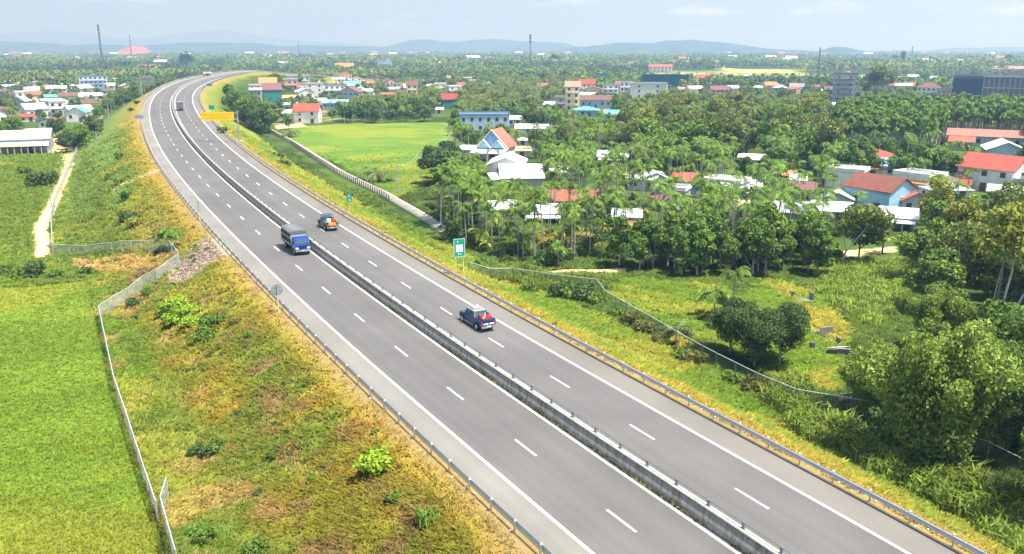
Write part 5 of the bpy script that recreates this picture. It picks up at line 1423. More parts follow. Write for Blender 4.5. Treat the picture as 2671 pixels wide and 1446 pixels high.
region([(1085, 560), (1120, 480), (1290, 478), (1560, 470), (1900, 470), (2290, 560), (2290, 640), (2010, 655), (1700, 650), (1560, 655), (1330, 668), (1240, 645), (1150, 610)], 3.3, [('areca', 1)], A_LAB + ' in front of the white roofed houses', 'areca palms of the front grove', 'palm', 1, .62, 1.12, hr=.72)
region([(1300, 462), (1330, 425), (1560, 400), (1900, 400), (2300, 470), (2560, 560), (2560, 620), (2300, 600), (1900, 470), (1560, 468)], 3.9, [('areca', 6), ('mid', 1), ('coco', .5)], A_LAB + ' among the red and white roofs', 'areca palms among the right hand houses', 'palm', 2, .62, 1.08, hr=.8)
region([(1150, 478), (1080, 470), (1090, 430), (1160, 400), (1240, 430), (1240, 478)], 4.5, [('mango', 1)], 'wide dark crowned tree left of the grey gabled barn', 'dark round trees left of the barn', 'tree', 3, 1.0, 1.25, hr=.6)
region([(1540, 715), (1600, 690), (1730, 700), (1900, 705), (2080, 700), (2075, 665), (1900, 640), (1700, 655), (1560, 662)], 3.9, [('orch', 6), ('bright', 1)], 'bushy orchard tree in the belt between the palm grove and the yard', 'orchard trees in front of the palm grove', 'tree', 4, .95, 1.3, fields=False)
region([(1570, 410), (1565, 385), (1800, 385), (2090, 395), (2100, 440), (1900, 440), (1700, 425)], 6.5, [('olive', 3), ('mid', 3), ('bright', 2)], 'tall leafy tree in the central tree belt beyond the palm grove', 'tall trees of the central belt', 'tree', 5, 1.1, 1.5, hr=.8)
region([(1800, 385), (1570, 385), (1575, 340), (1620, 315), (2060, 305), (2090, 395)], 7.5, [('olive', 2), ('mid', 3), ('bright', 2), ('gold', 1), ('coco', 1)], 'leafy tree standing behind the central tree belt', 'trees behind the central belt', 'tree', 6, 1.0, 1.35, hr=.9)
region([(2095, 400), (2100, 330), (2300, 318), (2576, 318), (2700, 330), (2700, 402), (2400, 405)], 5.6, [('plant', 1)], 'tall straight plantation tree with a bare pale trunk in the right hand stand', 'plantation trees below the unfinished block', 'tree', 7, .95, 1.15, hr=.7)
region([(2100, 470), (2100, 410), (2560, 420), (2700, 440), (2700, 600), (2560, 560), (2350, 500)], 6.2, [('mid', 4), ('areca', 3), ('mango', 2)], 'leafy garden tree between the red roofed houses on the right', 'garden trees between the right hand houses', 'tree', 8, .8, 1.05, hr=1.0)
region([(1125, 470), (1145, 300), (1240, 290), (1340, 330), (1430, 330), (1560, 355), (1560, 400), (1330, 425), (1220, 430)], 6.5, [('areca', 4), ('mid', 3), ('coco', 2), ('olive', 1)], 'garden tree around the blue fronted house', 'trees around the blue fronted house', 'tree', 9, .75, 1.05, hr=1.15)
region([(850, 303), (860, 285), (1000, 262), (1240, 262), (1400, 285), (1400, 300), (1145, 300)], 6.5, [('coco', 5), ('mid', 2), ('olive', 1.5), ('mango', 1)], 'palm or leafy tree along the far edge of the bright green field', 'trees behind the bright green field', 'palm', 10, .85, 1.1, hr=1.0)
region([(850, 262), (900, 235), (1200, 215), (1420, 225), (1560, 262), (1400, 285), (1240, 262), (1000, 262)], 9, [('coco', 6), ('olive', 1), ('mid', 2)], 'tall coconut palm in the grove beyond the field', 'coconut palms beyond the field', 'palm', 11, .9, 1.15, hr=1.1)
region([(588, 350), (588, 318), (625, 308), (682, 335), (665, 350)], 6.5, [('mango', 1), ('mid', 2)], 'dark leafy tree in the clump behind the yellow sign', 'trees clumped behind the yellow sign', 'tree', 12, 1.1, 1.5, road=24, hr=.6)
region([(0, 385), (-60, 330), (0, 290), (130, 262), (210, 262), (225, 300), (200, 335), (160, 345)], 8.5, [('coco', 3), ('mid', 3), ('mango', 3)], 'garden tree around the big shed on the left', 'trees around the left farm shed', 'tree', 13, .75, 1.0, hr=1.1)
region([(-60, 262), (-60, 215), (100, 205), (230, 200), (345, 205), (350, 225), (310, 250), (270, 270), (200, 262)], 13, [('mid', 3), ('mango', 3), ('coco', 2), ('bright', 1)], 'garden tree in the village left of the bend', 'trees of the left village', 'tree', 14, .6, .95, hr=1.1)
region([(690, 318), (650, 290), (640, 262), (700, 240), (860, 245), (850, 300), (800, 318)], 11, [('mid', 2), ('coco', 2), ('mango', 2)], 'garden tree in the village right of the bend', 'trees of the right village', 'tree', 15, .6, .85, hr=1.1)
region([(165, 385), (180, 352), (250, 352), (240, 385)], 4.5, [('mango', 1), ('bright', 1)], 'leafy tree arching over the start of the sandy footpath', 'trees at the start of the footpath', 'tree', 16, .55, .8, fields=False, road=22)
region([(2290, 745), (2300, 640), (2350, 610), (2640, 620), (2760, 700), (2800, 900), (2500, 900), (2350, 800)], 5.2, [('olive', 3), ('gold', 2), ('bright', 2), ('mid', 2), ('areca', 1)], 'tall tree in the thick wood at the right edge', 'trees of the wood at the right edge', 'tree', 17, .8, 1.1, fields=False)
region([(2480, 900), (2800, 880), (2900, 1200), (2640, 1180), (2490, 1080)], 5.0, [('mid', 2), ('mango', 2)], 'dark leafy tree in the lower right corner wood', 'trees of the lower right corner', 'tree', 18, .8, 1.0, fields=False, road=30)

region([(1085, 590), (1120, 500), (1560, 500), (1900, 520), (2290, 600), (2290, 640), (2010, 655), (1700, 650), (1560, 660), (1330, 680), (1180, 655)], 4.6, [('shrub', 4), ('shrubd', 3), ('banana', 3), ('areca_s', 4)], '', 'undergrowth of the palm grove', 'shrub', 30, .7, 1.3, hr=.7)
region([(608, 262), (632, 222), (740, 218), (760, 240), (680, 262)], 8.5, [('bright', 3), ('mid', 2)], '', 'trees hiding the far end of the road', 'tree', 40, 1.2, 1.6, road=33, hr=.7)
def village_green(poly, n, seed, grp):
    rs = np.random.default_rng(seed); P = gpoly(poly); x, y = spread(P, n, rs); D, _ = axis_dist(x, y); k = np.abs(D) > 33
    for q in (P_FIELD_L, P_FIELD_M, P_FIELD_S, P_FIELD_Y, P_FIELD_L2): k &= ~inpoly(x, y, q)
    for ex, ey, er in EXCL: k &= np.hypot(x - ex, y - ey) > er * .75
    x, y = x[k], y[k]
    for a, b in zip(x, y): REG.append((['mid', 'coco', 'mango', 'shrubd'][rs.choice(4, p=[.34, .22, .24, .2])], float(a), float(b), float(rs.uniform(.38, .62)), '', grp, 'tree', None))
village_green([(-40, 310), (-40, 170), (350, 175), (350, 235), (230, 310)], 12, 3, 'small garden trees of the left village')
village_green([(640, 320), (640, 200), (1250, 190), (1260, 260), (860, 300)], 13, 4, 'small garden trees of the right village')
village_green([(1250, 190), (2580, 195), (2580, 255), (1300, 260)], 15, 5, 'small garden trees of the far right village')
region([(2760, 900), (3900, 900), (3900, 1500), (3000, 1300), (2760, 1150)], 6.0, [('mid', 2), ('mango', 1), ('bright', 1)], '', 'trees of the lower right corner', 'tree', 41, .8, 1.1, road=30)
# broad fill between the named regions, then the far woods
def fill(x0, x1, y0, y1, sp, mix, label, group, seed, smin, smax, cat='tree'):
    rs = np.random.default_rng(500 + seed)
    x, y = spread([(x0, y0), (x1, y0), (x1, y1), (x0, y1)], sp, rs)
    k = (np.abs(x) < y * .66 + 25) & clear_mask(x, y, 1.05, True, 30.0)
    for P in TAKEN: k &= ~inpoly(x, y, P)
    # leave the grassy land left of the road and the verges open
    k &= ~((y < 330) & (x < np.interp(y, AX[:, 1], AX[:, 0]) + 31))
    k &= ~((y < 235) & (x < 55) )
    D, _ = axis_dist(x, y); k &= ~((D > 0) & (D < 43) & (y < 430))
    x = x[k]; y = y[k]; keys = [m[0] for m in mix]; w = np.array([m[1] for m in mix], float); w /= w.sum(); ki = rs.choice(len(keys), len(x), p=w)
    for i in range(len(x)): REG.append((keys[ki[i]], float(x[i]), float(y[i]), float(rs.uniform(smin, smax)), label, group, cat, None))
fill(-330, 330, 90, 430, 7.5, [('mid', 3), ('mango', 2), ('bright', 2), ('areca', 2)], 'leafy tree filling a gap between the gardens on the right', 'trees filling gaps between the gardens', 1, .7, 1.05)
fill(-420, 420, 430, 760, 9.5, [('mid', 3), ('mango', 2), ('olive', 2), ('coco', 3), ('bright', 1)], 'tree in the mixed woodland beyond the villages', 'trees of the middle distance woodland', 2, .62, .98)

# the first 300 of each kind that show largest are objects of their own, the rest one mass per kind
OBJ = []; SPK = []
def masses():
    byk = {}
    for r in REG:
        byk.setdefault(LIB[r[0]]['name'], []).append(r)
    rest = []
    total = 0
    for nm, L in byk.items():
        L.sort(key=lambda r: (r[1] ** 2 + r[2] ** 2) / (r[3] ** 2) * (1e3 if abs(r[1]) > r[2] * .632 + 5 else 1))
        lim = 290
        for j, (key, x, y, s, lab, grp, cat, leaf) in enumerate(L):
            d = math.hypot(x, y)
            outside = abs(x) > y * .632 + 5 or y < 30
            if j < lim and not outside:
                c = 'palm' if 'coco' in key or 'areca' in key else ('shrub' if 'shrub' in key else ('plant' if key == 'banana' else 'tree'))
                w_ = {'areca': 'slender areca palm', 'coco': 'feathery coconut palm', 'mango': 'dark broadleaf tree', 'mid': 'green broadleaf tree', 'bright': 'light green tree', 'olive': 'olive green tree',
                      'gold': 'yellow green tree', 'plant': 'tall plantation tree', 'orch': 'bushy orchard tree', 'shrub': 'leafy bush', 'shrubd': 'leafy bush', 'banana': 'banana plant', 'areca_s': 'young palm'}[key]
                o = tree_at(key, x, y, s, label=None, group=w_ + 's: ' + grp, cat=c, split=d < 330)
                OBJ.append((o, w_, grp, x, y))
                total += 1
            else: rest.append((key, x, y, s))
    # merged remainder
    parts = {}
    for key, x, y, s in rest: parts.setdefault((key, random.randrange(len(LIB[key]['arr']))), []).append((x, y, s))
    VV = []; FF = []; MM = []; k = 0; mats = []; n_ = 0
    for (key, i), L in parts.items():
        (tv, tf), (cv, cf) = LIB[key]['arr'][i]
        # thin the leaf count for far copies
        step = 3
        f = cf[::step]; used = np.unique(f); mp = np.zeros(len(cv), int); mp[used] = np.arange(len(used)); c2 = cv[used]; f2 = mp[f]
        ctr = c2[f2].mean(1); sc_ = math.sqrt(step) * .95
        c3 = (c2[f2] - ctr[:, None]) * sc_ + ctr[:, None]; c2 = c3.reshape(-1, 3); f2 = np.arange(len(c2)).reshape(-1, 4)
        A = np.array(L); z = terrain_z(A[:, 0], A[:, 1]); th = np.random.default_rng(i).uniform(0, 6.28, len(A))
        for arr, faces, mt in ((tv, tf, BM[LIB[key]['bark']]), (c2, f2, LM[LIB[key]['leaf']])):
            ca, sa = np.cos(th)[:, None], np.sin(th)[:, None]
            X = (arr[None, :, 0] * ca - arr[None, :, 1] * sa) * A[:, 2:3] + A[:, 0:1]; Y = (arr[None, :, 0] * sa + arr[None, :, 1] * ca) * A[:, 2:3] + A[:, 1:2]; Z = arr[None, :, 2] * A[:, 2:3] + z[:, None]
            V = np.stack([X, Y, Z], -1).reshape(-1, 3); F = (faces[None] + (np.arange(len(A)) * len(arr))[:, None, None]).reshape(-1, 4)
            if mt not in mats: mats.append(mt)
            VV.append(V); FF.append(F + k); MM.append(np.full(len(F), mats.index(mt))); k += len(V); n_ += len(F)
    if VV: mesh_np('woodland', np.concatenate(VV), np.concatenate(FF), mats, fm=np.concatenate(MM), kind='stuff')
    print('trees as objects', total, 'rest', len(rest), 'faces', n_)
masses()

def short_name(l):
    for q in (' in front', ' beside', ' behind', ' with', ' left of', ' right of', ' at the', ' among', ' standing', ' showing', ' half', ' peeking', ' next', ' above', ' below', ' between', ' seen', ' hidden', ' near', ' over', ' cut', ' rising', ' draped', ' squeezed', ' glimpsed', ' in the', ', ', ' far ', ' alone', ' right ', ' farthest', ' under'):
        i = l.find(q)
        if i > 0 and len(l[:i].split()) >= 3: l = l[:i]
    return l
def label_trees():
    sn = {}
    for px, py, l in LAND: sn.setdefault(short_name(l), []).append((px, py))
    lm = [(v[0][0], v[0][1], k) for k, v in sn.items() if len(v) == 1 and len(k.split()) <= 8]
    lm += [(1200, 680, 'green board with the white square'), (913, 540, 'small green plate'), (580, 300, 'yellow overhead board'), (1960, 860, 'dark round yard trees'), (2400, 1000, 'big bamboo'), (2600, 720, 'forked white trunk')]
    A = np.array([(a, b) for a, b, _ in lm]); buckets = {}
    lm += [(262, 100, 'tall left lattice mast'), (1383, 110, 'middle lattice mast'), (347, 122, 'red earth mound'), (2357, 130, 'lone tall skyline tree')]; A = np.array([(a, b) for a, b, _ in lm])
    for o, w_, grp, x, y in OBJ + XH + SPK:
        x, y = o.location.x, o.location.y
        if not o.get('group'): o['group'] = 'small houses of the villages'
        z = float(o.location.z); c, s = math.cos(PIT), math.sin(PIT)
        dy, dz = y, z - HC; fw = dy * c - dz * s; upv = dy * s + dz * c
        px = PW / 2 + x / fw * FOC; py = PH / 2 - (upv / fw) * FOC
        if abs(px - PW / 2) > PW * .56 or py > PH * 1.1:
            o['label'] = w_ + ' outside the edge of the picture'; continue
        d = np.hypot(A[:, 0] - px, (A[:, 1] - py) * 1.6); k = int(d.argmin()); dx = px - A[k, 0]; dyy = py - A[k, 1]
        rel = ('left of' if dx < 0 else 'right of') if abs(dx) > abs(dyy) * 1.3 else ('in front of' if dyy > 0 else 'behind')
        buckets.setdefault((w_, rel, lm[k][2]), []).append((d[k], o))
    _u = 'nearest,second,third,fourth,fifth,sixth,seventh,eighth,ninth,tenth,eleventh,twelfth,thirteenth,fourteenth,fifteenth,sixteenth,seventeenth,eighteenth,nineteenth'.split(',')
    ORD = [_u[0]] + [q + ' nearest' for q in _u[1:]]
    for tn, tt in (('twenty', 'twentieth'), ('thirty', 'thirtieth'), ('forty', 'fortieth'), ('fifty', 'fiftieth')):
        ORD.append(tt + ' nearest'); ORD += [tn + '-' + ('first' if q == 'nearest' else q) + ' nearest' for q in _u[:9]]
    for (w_, rel, nm), L in buckets.items():
        L.sort(key=lambda q: q[0])
        for i, (dd, o) in enumerate(L):
            if len(L) == 1: lab = '%s %s the %s' % (w_, rel, nm)
            elif i < len(ORD): lab = '%s %s %s the %s' % (ORD[i], w_ if 'house with' not in w_ else w_.replace('small ', '').replace('house with a ', 'house, ').replace(' roof', ' roof,'), rel, nm)
            else: lab = '%s farther out %s the %s' % (w_, rel, nm)
            o['label'] = ' '.join(lab.split()[:16])
def far_forest():
    rs = np.random.default_rng(77); VV = []; CC = []
    bands = [(760, 1250, 10.5, 4.6, 8.0, 62, 1.9), (1250, 2300, 17, 8.0, 11, 40, 3.0), (2300, 4500, 36, 17, 12, 26, 6.0), (4500, 9500, 85, 42, 13, 16, 14.0)]
    for y0, y1, sp, rad, hh, nl, lf in bands:
        gx, gy = np.meshgrid(np.arange(-y1 * .66, y1 * .66, sp), np.arange(y0, y1, sp * 1.1))
        x = gx.ravel() + rs.uniform(-.45, .45, gx.size) * sp; y = gy.ravel() + rs.uniform(-.45, .45, gx.size) * sp
        k = np.abs(x) < y * .645 + 40; x = x[k]; y = y[k]
        n1 = fnoise(x, y, sp * 9, 3); k = (n1 < .62) & (fnoise(x, y, 320, 3) < .565); x = x[k]; y = y[k]
        k = np.ones(len(x), bool)
        if y0 < 3000:
            D, _ = axis_dist(x, y); k &= np.abs(D) > 30; k &= ~inpoly(x, y, P_FIELD_Y)
            for ex, ey, er in EXCL:
                if ey > 600: k &= np.hypot(x - ex, y - ey) > er + 2
        x = x[k]; y = y[k]; n = len(x)
        z = terrain_z(x, y, np.full(n, 500.0)) if y0 > 1500 else terrain_z(x, y)
        pat = fnoise(x + 900, y, sp * 14, 3)                     # stands of different trees
        S_ = rs.uniform(.65, 1.35, n) * (.75 + .6 * pat)
        tone = np.empty((n, 3)); base = np.array([.058, .098, .022]); b2 = np.array([.098, .150, .024]); b3 = np.array([.040, .072, .022]); b4 = np.array([.115, .115, .035])
        tone[:] = base; tone = mixc(tone, b2, sst(pat, .50, .56)); tone = mixc(tone, b3, sst(pat, .46, .40)); big = fnoise(x, y + 400, 260, 2); tone = mixc(tone, np.array([.125, .165, .035]), sst(big, .56, .62) * .8); tone = mixc(tone, b4, (rs.random(n) < .08) * .8); S_ = S_ * (.75 + .5 * sst(big, .35, .65))
        tone *= rs.uniform(.85, 1.4, n)[:, None] * 1.25
        d = rs.normal(size=(n, nl, 3)); d[..., 2] = np.abs(d[..., 2]) * 1.0 + rs.normal(0, .25, (n, nl)); d /= np.linalg.norm(d, axis=2)[..., None]
        bump_ = 1 + .25 * np.sin(d[..., 0] * 5 + rs.uniform(0, 6, (n, 1))) * np.cos(d[..., 1] * 5)
        C = np.stack([x[:, None] + d[..., 0] * rad * S_[:, None] * bump_, y[:, None] + d[..., 1] * rad * S_[:, None] * bump_, z[:, None] + hh * .62 * S_[:, None] + d[..., 2] * hh * .42 * S_[:, None] * bump_], -1).reshape(-1, 3)
        v, f = leaf_quads(C, d.reshape(-1, 3) + .55 * rs.normal(size=(n * nl, 3)), lf, rs, 1.2)
        VV.append(v); CC.append(np.repeat(np.repeat(tone, nl, 0) * rs.uniform(.7, 1.3, (n * nl, 1)), 4, 0))
    V = np.concatenate(VV); F = np.arange(len(V)).reshape(-1, 4)
    m = mat('far_foliage', (0, 0, 0), rough=.8, var=.1, scale=.02, attr=True, transl=.2, spec=.05, upn=.45)
    mesh_np('forest', V, F, m, colr=np.concatenate(CC), kind='stuff'); print('forest quads', len(F))
far_forest()
# ---------------------------------------------------------------- near plants, each one its own thing
lib('yard', 'round_tree', lambda rs: broad(rs, 7.6, 3.4, 20000, .15, .22, 30, rnd=.8), 3, 'dark', 'pale')
lib('bamboo', 'bamboo_clump', lambda rs: bamboo(rs, 12.5, 5.0, 46000, .17, 26), 3, 'bamb', 'pale')
lib('bigr', 'broadleaf_tree', lambda rs: broad(rs, 11.0, 5.2, 26000, .19, .15, 30), 2, 'mid', 'brown')
lib('lime', 'shrub', lambda rs: shrub(rs, 1.5, 1.6, 900, .20, 9, 2.0), 3, 'lime', 'brown')
lib('dull', 'shrub', lambda rs: shrub(rs, 1.9, 1.8, 800, .20, 9, 1.7), 3, 'dull', 'brown')
lib('nears', 'shrub', lambda rs: shrub(rs, 1.6, 1.6, 1100, .19, 10, 1.4), 3, 'mid', 'brown')
def at_px(key, dx, dy, sc, lab, group=None, cat='tree', **k):
    x, y, z = hit(dx * DS, dy * DS)
    return tree_at(key, x, y, sc, label=lab, group=group, cat=cat, z=z, **k)
G_ = 'round trees of the yard'
at_px('yard', 1838, 893, .88, 'left tree of the dark round clump beside the graves', G_)
at_px('yard', 1895, 925, .95, 'middle tree of the dark round clump beside the graves', G_)
at_px('yard', 1962, 920, .95, 'right tree of the dark round clump beside the graves', G_)
at_px('coco_s', 1703, 842, .85, 'short young coconut palm in the yard behind the mesh fence', None, 'palm', var=0)
at_px('coco_s', 1712, 868, .5, 'yellowing low palm at the foot of the young coconut palm', None, 'palm', leaf='cocoy', var=1)
at_px('areca_s', 1795, 800, 1.25, 'dark bushy young palm left of the round yard trees', None, 'palm')
at_px('areca_s', 1845, 765, 1.3, 'drooping young palm behind the round yard trees', None, 'palm')
at_px('coco_s', 953, 455, 1.75, 'squat fan shaped palm alone at the edge of the bright green field', None, 'palm', var=1)
at_px('coco_s', 731, 345, 1.7, 'squat palm at the far corner of the bright green field', None, 'palm', var=0)
at_px('coco', 1590, 505, 1.15, 'tall leaning coconut palm beside the shelter with the sandy yard', None, 'palm', var=2)
at_px('bamboo', 2330, 1165, 1.08, 'huge feathery bamboo clump over the fence at the lower right', 'bamboo clumps', 'bamboo', var=0)
at_px('bamboo', 2195, 1050, .66, 'small bamboo clump beside the white shrine', 'bamboo clumps', 'bamboo', var=1)
at_px('bamboo', 2440, 1120, .98, 'bright bamboo clump right of the huge one', 'bamboo clumps', 'bamboo', var=2)
at_px('bamboo', 2345, 885, .68, 'bamboo clump behind the huge one near the graves', 'bamboo clumps', 'bamboo', var=1)
at_px('bigr', 2530, 1135, .95, 'dark leafy tree at the right edge beside the bamboo', None)
at_px('bigr', 2680, 1330, .9, 'leafy tree just outside the lower right corner', None)
at_px('bigr', 2600, 1000, .85, 'second dark leafy tree at the right edge behind the bamboo', None)
# tall pale forked eucalyptus at the right
def forked():
    x, y, z = hit(2508 * DS, 885 * DS); k = math.hypot(x, y) / FOC * DS
    t = empty('forked_tree', (x, y, z), 0, 'tall pale forked trunk with a thin yellow green crown at the right', 'tree')
    rs = np.random.default_rng(4); b = np.array
    P = lambda u, v: (u * k, .4 * u * k * .2, -v * k)
    parts = [tube_np([(0, 0, -.5), P(4, -40), P(2, -75)], .26, .2, 8), tube_np([P(2, -75), P(-2, -130), P(6, -190), P(4, -260)], .17, .07, 6),
             tube_np([P(2, -75), P(32, -110), P(56, -165), P(88, -200)], .18, .07, 6), tube_np([P(56, -165), P(60, -210), P(50, -250)], .09, .04, 5), tube_np([P(6, -190), P(-20, -230), P(-30, -270)], .07, .03, 5)]
    V, F = cat_np([(v * b([1, 1, 1.0]), f) for v, f in parts]); V[:, 2] *= 1.0
    V[:, 2] = V[:, 2]
    mesh_np('trunk', V, F, BM['white'], parent=t, smooth=True)
    cl = [(u * k, rs.normal(0, 1), v * k, 2.1, 2.1, 1.6) for u, v in ((4, 262), (-25, 275), (30, 285), (0, 300), (55, 255), (95, 215), (85, 240), (-45, 250), (10, 235), (60, 280), (-20, 310), (35, 315))]
    v, f = crown_cloud(cl, 3200, .30, rs, .3, .9, 2.0, .4, .2); mesh_np('crown', v, f, LM['gold'], parent=t)
forked()
def leaning():
    x, y, z = hit(2112 * DS, 668 * DS); k = math.hypot(x, y) / FOC * DS
    t = empty('leaning_tree', (x, y, z), 0, 'leaning white trunked tree in front of the white verandah roof', 'tree')
    rs = np.random.default_rng(8)
    V, F = cat_np([tube_np([(0, 0, -.4), (12 * k, 0, 35 * k), (40 * k, 0, 72 * k), (75 * k, 0, 120 * k)], .18, .07, 6), tube_np([(12 * k, 0, 35 * k), (2 * k, 0, 75 * k), (10 * k, 0, 110 * k)], .1, .04, 5)])
    mesh_np('trunk', V, F, BM['white'], parent=t, smooth=True)
    cl = [(u * k, rs.normal(0, .8), v * k, 1.9, 1.9, 1.5) for u, v in ((75, 125), (95, 110), (55, 130), (10, 115), (30, 135), (85, 90), (-5, 100), (60, 105))]
    v, f = crown_cloud(cl, 1500, .34, rs, .3, .9, 1.8, .3, .2); mesh_np('crown', v, f, LM['olive'], parent=t)
leaning()
SH = [ # key, display x, y, scale, label, leaf
 ('lime', 415, 790, 1.1, 'left mound of the big lime creeping shrub on the left slope', None), ('lime', 445, 778, 1.15, 'upper mound of the big lime creeping shrub on the left slope', None), ('lime', 475, 795, 1.1, 'right mound of the big lime creeping shrub on the left slope', None),
 ('lime', 440, 812, 1.1, 'lower mound of the big lime creeping shrub on the left slope', None), ('lime', 478, 822, .9, 'lowest mound of the big lime creeping shrub on the left slope', None), ('dull', 540, 825, .95, 'olive shrub just right of the lime creeping shrub', 'mid'), ('dull', 515, 858, .95, 'olive shrub just below the lime creeping shrub', 'mid'),
 ('dull', 560, 805, .7, 'small brownish shrub above the olive shrub', None), ('nears', 335, 775, .85, 'dark green shrub beside the corner of the field fence', 'dark'), ('nears', 368, 748, .7, 'small shrub against the stepped part of the field fence', None), ('lime', 378, 730, .6, 'yellow shrub against the stepped part of the field fence', None),
 ('nears', 512, 1150, .82, 'left half of the dark leafy bush low on the slope', 'dark'), ('nears', 545, 1140, .8, 'right half of the dark leafy bush low on the slope', None), ('lime', 948, 1180, 1.0, 'feathery lime bush below the left guardrail', None), ('lime', 996, 1258, .55, 'small bright bush right of the feathery lime bush', 'bright'),
 ('nears', 510, 1355, .75, 'dark green bush near the bottom edge by the short fence panel', None), ('nears', 690, 1150, .42, 'little green bush in the middle of the ochre slope', None), ('nears', 655, 1250, .4, 'little upright bush in the lower slope', 'dark'), ('nears', 640, 1395, .7, 'green bush cut by the bottom edge', None),
 ('dull', 590, 820, .5, 'tiny brown weed clump on the ochre slope', None), ('nears', 790, 1210, .35, 'tiny weed below the feathery bush', None),
 ('banana_', 415, 628, 1, '', None),
 ('shrubd', 95, 470, 1.7, 'wide dark bush in the meadow left of the sandy path, left half', None), ('shrubd', 125, 466, 1.6, 'wide dark bush in the meadow left of the sandy path, right half', None), ('shrub', 60, 440, 1.3, 'green bush behind the wide dark meadow bush', None),
 ('shrub', 325, 500, 1.1, 'bush on the slope below the stone gutter', None), ('shrub', 300, 470, 1.1, 'bush beside the lower end of the stone gutter', None), ('shrubd', 322, 558, .9, 'round dark bush in the middle of the far left slope', None), ('lime', 350, 565, 1.3, 'yellow green bush beside the round dark bush', 'gold'),
 ('shrub', 275, 452, 1.0, 'green bush above the stone gutter', None), ('shrub', 300, 400, 1.0, 'bush high on the far left slope', None), ('shrub', 345, 262, 1.0, 'dark bush right below the guardrail of the bend', 'dark'), ('shrub', 330, 280, .9, 'second dark bush below the guardrail of the bend', 'dark'),
 ('shrub', 420, 595, .9, 'green bush above the culvert', None), ('shrub', 40, 700, 1.0, 'weedy bush at the upper edge of the lime field', None), ('shrubd', 90, 698, 1.1, 'dark weedy bush at the upper edge of the lime field', None), ('shrub', 140, 700, .9, 'low bush at the field edge near the trail', None),
 ('shrub', 215, 690, .8, 'small bush in the weeds above the lime field', None), ('shrub', 10, 690, 1.0, 'bush at the left edge above the lime field', None), ('reeds', 1080, 1318, .7, 'pale tuft of tall grass below the left guardrail', None), ('reeds', 632, 850, .5, 'pale tuft of tall grass in the upper ochre slope', None),
 ('shrubd', 1415, 745, 1.0, 'left bush of the dark hedge at the bend of the mesh fence', None), ('shrub', 1440, 752, 1.15, 'second bush of the dark hedge at the bend of the mesh fence', None), ('shrubd', 1468, 755, 1.1, 'third bush of the dark hedge at the bend of the mesh fence', None), ('shrub', 1495, 765, 1.0, 'right bush of the dark hedge at the bend of the mesh fence', None),
 ('shrub', 1555, 800, .8, 'first bush along the mesh fence right of the hedge', None), ('dull', 1590, 815, .95, 'brownish bush along the mesh fence', None), ('dull', 1625, 835, 1.0, 'second brownish bush along the mesh fence', None), ('shrub', 1720, 905, .9, 'green bush on the verge side of the mesh fence', None),
 ('dull', 1750, 915, .95, 'dull bush touching the mesh fence below the round trees', None), ('shrub', 1850, 965, .8, 'leafy bush below the round trees beside the fence', None), ('dull', 1895, 985, .9, 'dull bush beside the fence below the yellow flowers', None), ('dull', 1655, 860, .7, 'low dull bush at the fence near the young palm', None),
 ('shrubd', 2230, 1105, 1.1, 'dark bush under the huge bamboo', None), ('shrubd', 2160, 1110, .9, 'dark bush left of the huge bamboo', None), ('shrubd', 2350, 1190, 1.2, 'dark bush under the right side of the bamboo', None), ('shrub', 2260, 1160, 1.0, 'bush on the bank below the bamboo', None),
 ('shrub', 920, 520, .7, 'bush near the small green distance plate', 'bright'), ('shrubd', 700, 400, 1.0, 'dark shrub in the verge right of the cantilever post', None), ('dull', 715, 420, 1.1, 'brown shrub in the verge right of the cantilever post', None), ('shrub', 760, 425, .9, 'green shrub in the verge near the footway fence', None),
 ('shrub', 880, 500, 1.0, 'bush in the verge below the footway fence', None), ('shrubd', 560, 335, .9, 'dark bush beside the foot of the yellow sign', None), ('shrub', 1330, 735, .9, 'bush in front of the mesh fence below the pale path', None), ('shrub', 1215, 668, .8, 'bush behind the green board', 'bright')]
for key, dx, dy, sc, lab, lf in SH:
    if key == 'banana_':
        continue
    at_px(key, dx, dy, sc, lab, cat='grass clump' if key == 'reeds' else 'shrub', leaf=lf)
for i, (dx, dy, sc) in enumerate(((405, 632, .9), (425, 628, 1.0), (445, 625, .8))):
    at_px('areca_s', dx, dy, sc * .8, ['left', 'middle', 'right'][i] + ' palm like plant of the dark clump at the culvert fence', cat='plant')
